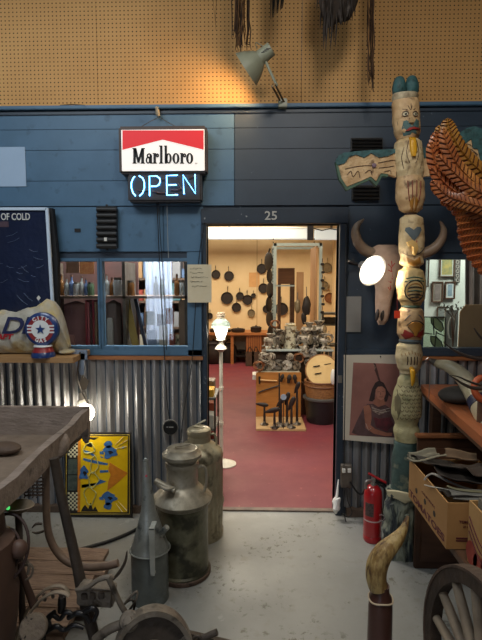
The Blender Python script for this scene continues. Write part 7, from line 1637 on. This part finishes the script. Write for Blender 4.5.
bm = B(); c = T0 + dT * .42 + Vector((.012, 0, -.06)); ell(bm, c, .035, .06, .05, nz=.4, ns=20); obj('corner_knuckle', bm, wm, t)
bm = B(); bx(bm, -1.9, -1.86, T2.y, Yb0, zf - .02, zr - .03); obj('left_rim', bm, wm, t)
for x_, y_ in ((-1.8, Yb0 - .1), (-1.8, 1.5), (T0.x - .1, 1.4)):
    bm = B(); bx(bm, x_ - .025, x_ + .025, y_ - .025, y_ + .025, 0, zf - .02); obj('leg', bm, rust, t)
bm = B(); tube(bm, sm([P(46, 462, 2.15), P(46, 500, 2.15), P(48, 530, 2.15), P(55, 549, 2.15), P(68, 562, 2.14), P(88, 567, 2.12), P(106, 566, 2.1), P(118, 563, 2.1)], 6), S(3.9, 2.15), 14); obj('bent_pipe', bm, mat('brown_pipe', '#85705f', '#6d5a4d', scale=8, rough=.5, metal=.2, bump=.2, bscale=40), t)
for k in range(4):
    bm = B(); q0 = P(27 + k * 4.2, 478, 2.0); tube(bm, [q0 + Vector((.014 * math.cos(j * .9), .014 * math.sin(j * .9), -j * .0022)) for j in range(40)], .003, 5); obj('coil_spring', bm, rust, t)
t = thing('stone_lump', 'brown smooth lump of wood lying in the weathered tray at the left edge', 'block')
bm = B(); c = P(3, 443, 2.35); ell(bm, Vector((c.x, c.y, zf + .028)), .1, .06, .028, nz=.2, ns=8); obj('lump', bm, mat('lump_brown', '#5c4a3b', '#4c3c30', scale=8, rough=.7), t)

# ------------------------------------------------------------ rusty machine
t = thing('rusty_machine', 'old rusty cast iron machine with curved castings in the lower left corner', 'machine')
cast = mat('cast_grey_iron', '#857b6e', '#6b6257', scale=9, rough=.55, metal=.45, bump=.5, bscale=36, c3='#352e27', s3=14, lo3=.54, hi3=.68)
cast_d = mat('cast_dark_iron', '#443c35', '#564c43', scale=9, rough=.6, metal=.4, bump=.5, bscale=36)
def mt(name, pts, r, Y, m=cast, n=5, seg=10, flat=1.0, par=None):
    YY = Y if hasattr(Y, '__len__') else [Y] * len(pts); P3 = [P(x, y, yy) for (x, y), yy in zip(pts, YY)]
    if hasattr(r, '__len__'): P3, r = sm(P3, n, [S(q_, YY[0]) for q_ in r])
    else: r = S(r, YY[0]); P3 = sm(P3, n)
    bm = B(); tube(bm, P3, r, seg, flat=flat); return obj(name, bm, m, par or t, ang=50)
YM = 1.95
mt('main_post', [(54, 458), (61, 495), (70, 535), (78, 570), (84, 598), (95, 640), (118, 730)], [4.8, 5, 5.2, 5.6, 6.5, 6, 6], YM, cast_d)
bm = B(); Q = P(77, 584, YM - .06); bx(bm, P(77, 590, YM - .06).x, P(113, 590, YM - .06).x, YM - .07, YM + .0, P(90, 606, YM - .06).z, P(90, 588, YM - .06).z, R=rot(0, 4, 0), bev=.006); ca = obj('gear_casting', bm, cast, t)
for k in range(3):
    bm = B(); a = P(84 + k * 8.5, 597 - k * .6, YM - .075); bx(bm, a.x - .012, a.x + .012, a.y - .004, a.y + .01, a.z - .014, a.z + .014, bev=.003); obj('raised_letter_pad', bm, cast_d, ca)
mt('top_link', [(76, 590), (88, 587), (98, 580), (109, 577), (113, 579)], [2.2, 2.4, 2.6, 3, 2.4], YM - .08)
mt('lever_arm', [(108, 577), (114, 590), (121, 605), (129, 618)], [3.2, 3, 3, 3.2], YM - .09)
mt('hook_blade', [(127, 551), (125, 562), (118, 574), (108, 584)], [1.2, 4, 4.2, 1.4], 2.06, cast_d, flat=.4)
mt('chain_link', [(126, 602), (133, 594), (137, 592), (136, 600), (131, 608), (127, 613)], 1.3, YM - .05)
mt('chain_link', [(122, 606), (130, 600), (135, 603), (133, 612)], 1.3, YM - .03)
bm = B(); c = P(129, 621, YM - .13); axm = Vector((0, -.75, .65)); lathe(bm, [(0, -.02), (S(10.5, 1.85), -.02), (S(10.5, 1.85), 0), (S(9, 1.85), .006), (S(6.5, 1.85), .006), (S(6.5, 1.85), .014), (0, .014)], c, axm, 24); bo_ = obj('boss', bm, cast, t)
bm = B(); lathe(bm, [(0, .014), (.018, .014), (.018, .034), (0, .034)], c, axm, 6); obj('bolt', bm, cast, bo_)
# arched guard wheel
Yw_ = 1.8; cgw = P(153, 665, Yw_); Ro = S(58, Yw_)
def ringxz(cn, r0, r1, w_, tiltm, n=56, a0=0, a1=2 * PI, sq=1.0):
    bm = B(); rings = []; full = abs(a1 - a0 - 2 * PI) < 1e-6; m_ = n if full else n + 1
    for k in range(m_):
        a = a0 + (a1 - a0) * k / n
        ring = []
        for r_, s_ in ((r0, -w_), (r1, -w_), (r1, w_), (r0, w_)): ring.append(bm.verts.new(cn + tiltm @ Vector((r_ * math.cos(a) * sq, s_, r_ * math.sin(a)))))
        rings.append(ring)
    for k in range(n if full else n):
        A_, D_ = rings[k], rings[(k + 1) % len(rings)]
        for j in range(4): bm.faces.new((A_[j], A_[(j + 1) % 4], D_[(j + 1) % 4], D_[j]))
    if not full: bm.faces.new(rings[0]); bm.faces.new(rings[-1][::-1])
    return bm
tm = rot(-12, 0, 12)
obj('arched_rim', ringxz(cgw, Ro * .9, Ro, .035, tm, sq=.78), cast, t); obj('arched_web', ringxz(cgw, Ro * .45, Ro * .9, .008, tm, sq=.78), cast_d, t)
obj('hub_ring', ringxz(cgw, Ro * .36, Ro * .46, .02, tm, sq=.78), cast, t)
for k in range(3):
    a = .5 + k * 2 * PI / 3; bm = B(); tube(bm, [cgw + tm @ Vector((math.cos(a) * Ro * .1 * .78, 0, math.sin(a) * Ro * .1)), cgw + tm @ Vector((math.cos(a) * Ro * .9 * .78, 0, math.sin(a) * Ro * .9))], .012, 8); obj('spoke', bm, cast, t)
bm = B(); cyl(bm, cgw + Vector((0, -.06, 0)), cgw + Vector((0, .22, 0)), .03, seg=14); obj('axle', bm, cast_d, t)
mt('side_arm', [(95, 640), (108, 630), (122, 624), (140, 617)], [5, 5, 5, 4], YM - .12)
for dx in (-.25, .3):
    bm = B(); beam(bm, cgw + Vector((0, .2, 0)), Vector((cgw.x + dx, cgw.y + .35, 0)), .03, .03); obj('frame_leg', bm, cast_d, t)
mt('crank_stub', [(190, 650), (200, 640), (208, 636), (217, 632)], [3, 3.4, 3.6, 3.6], 1.85, cast_d); mt('crank_stub_arm', [(150, 668), (170, 662), (192, 650)], 3.2, 1.83, cast_d)
mt('crank_eye', [(193, 639), (196, 636), (200, 637), (201, 641), (197, 643), (193, 640)], 1.4, 1.84, cast_d)
# curved rails at the left
for k, (dy, yy) in enumerate(((0, 1.9), (7, 1.84))):
    mt('curved_rail', [(12, 648 + dy), (20, 626 + dy), (30, 606 + dy), (42, 592 + dy), (54, 586 + dy * .9), (64, 587 + dy * .8), (69, 594 + dy * .3)], [2.6] * 7, yy, mat('worn_tan_iron', '#a39480', '#877967', scale=10, rough=.6, metal=.3, bump=.4, bscale=36), flat=.6)
for x, y in ((36, 602), (44, 597), (52, 594), (60, 594)):
    bm = B(); a = P(x, y - 2.5, 1.89); b = P(x + 1, y + 3, 1.85); tube(bm, [a, b], S(1.8, 1.88), 7); obj('rail_rung', bm, cast_d, t)
mt('black_peg', [(62, 597), (62, 604), (61, 612)], [3.8, 4.6, 3.4], 1.87, mat('greasy_black', '#151314', rough=.35))
for i, pts in enumerate(([(45, 625), (52, 615), (60, 619), (66, 612), (74, 615)], [(46, 632), (56, 626), (64, 630), (74, 625), (84, 628)], [(68, 618), (78, 613), (86, 616), (90, 622)], [(84, 612), (92, 608), (97, 612), (94, 620)], [(55, 612), (48, 618), (50, 626)])):
    mt('black_chain', pts, [2.6, 3, 2.4, 2.8, 2.2][:len(pts)] , 1.86, MATS['greasy_black'])
bm = B(); c = P(33, 628, 1.75); lathe(bm, [(0, -.02), (S(14.5, 1.75), -.02), (S(14.5, 1.75), 0), (S(13, 1.75), .006), (0, .006)], c, Vector((.15, -.8, .55)), 32); dd = obj('pitted_disc', bm, mat('pitted_disc_iron', '#7d7060', '#66594c', scale=14, rough=.7, bump=.8, bscale=50, c3='#221c18', s3=34, lo3=.6, hi3=.66), t)
bm = B(); cyl(bm, c + Vector((0, .02, -.02)), Vector((c.x, c.y + .12, 0)), .02, seg=10); obj('disc_post', bm, cast_d, t)
mt('wooden_handle', [(19, 562), (24, 578), (29, 592), (34, 606)], [3.4, 3.6, 4, 4.4], 1.86, mat('dark_handle_wood', '#4a362c', '#3c2b23', scale=9, rough=.6))
# brown drum with hoops
dr = mat('brown_drum', '#5a4237', '#4c372d', scale=5, rough=.55)
bm = B(); cdr = P(-28, 610, 1.75); tube(bm, sm([P(-34, 512, 1.75), P(-30, 530, 1.75), P(-26, 570, 1.75), P(-26, 610, 1.75), P(-32, 680, 1.75), Vector((cdr.x, 1.75, 0))], 5), [S(q_, 1.75) for q_ in [26] * 3 + [34] * 4 + [42] * 6 + [44] * 7 + [40] * 6], 30); obj('drum', bm, dr, t)
for (cx, cy, r_, w_) in ((4, 548, 26, 1.7), (3, 552, 18, 1.6)):
    bm = B(); c = P(cx, cy, 1.8); tube(bm, [c + Vector((S(r_, 1.8) * math.cos(2 * PI * k / 36), S(r_, 1.8) * .5 * math.sin(2 * PI * k / 36), S(r_ * 1.2, 1.8) * math.sin(2 * PI * k / 36))) for k in range(36)], S(w_, 1.8), 8, closed=True); obj('hoop', bm, mat('hoop_purple_brown', '#4a3936', '#3b2d2a', scale=9, rough=.5, metal=.3), t)
bm = B(); c = P(19, 549, 1.78); ell(bm, c, S(9, 1.78), S(9, 1.78), S(10, 1.78)); obj('knob', bm, dr, t)
mt('wire_hook', [(24, 566), (30, 564), (33, 569), (31, 576), (26, 580)], 1.2, 1.8); mt('wire_hook', [(26, 560), (29, 566), (28, 574)], 1.6, 1.8)
mt('thin_claw', [(42, 524), (36, 524), (32, 528)], [1.2, 1.4, .5], 2.0, cast_d); mt('thin_claw', [(44, 531), (37, 533), (32, 532)], [1.2, 1.4, .5], 2.0, cast_d)
t = thing('metal_dish', 'shallow tan metal dish with pointed lip beside the brown drum', 'dish')
c = P(18, 506, 1.9); Rd = S(14.5, 1.9); zd = c.z
bm = B()
def dishf(u, v):
    a = 2 * PI * u; r_ = Rd * v * (1 + .25 * max(0, math.cos(a + .2)) ** 6); return c + Vector((r_ * math.cos(a), r_ * .95 * math.sin(a), .035 * v * v - .03 + .0))
surf(bm, dishf, 32, 8); bmesh.ops.remove_doubles(bm, verts=bm.verts, dist=.0005); bmesh.ops.solidify(bm, geom=bm.faces[:], thickness=.003); obj('dish_bowl', bm, mat('dish_tan', '#8f7c66', '#786753', scale=7, rough=.5), t)
bm = B(); cyl(bm, (c.x, c.y, 0), (c.x, c.y, zd - .03), .014, seg=10); obj('stem', bm, cast_d, t)
bm = B(); lathe(bm, [(0, 0), (.09, 0), (.08, .02), (0, .03)], (c.x, c.y, 0), seg=18); obj('foot', bm, cast_d, t)
bm = B(); ell(bm, P(8, 508, 1.88), .008, seg=10); obj('green_glint', bm, emat('green_glint_glow', '#4fd06a', 1.2), t)  # glowing dot stands in for a small green reflection
for r in list(ROOTS): finish(r)
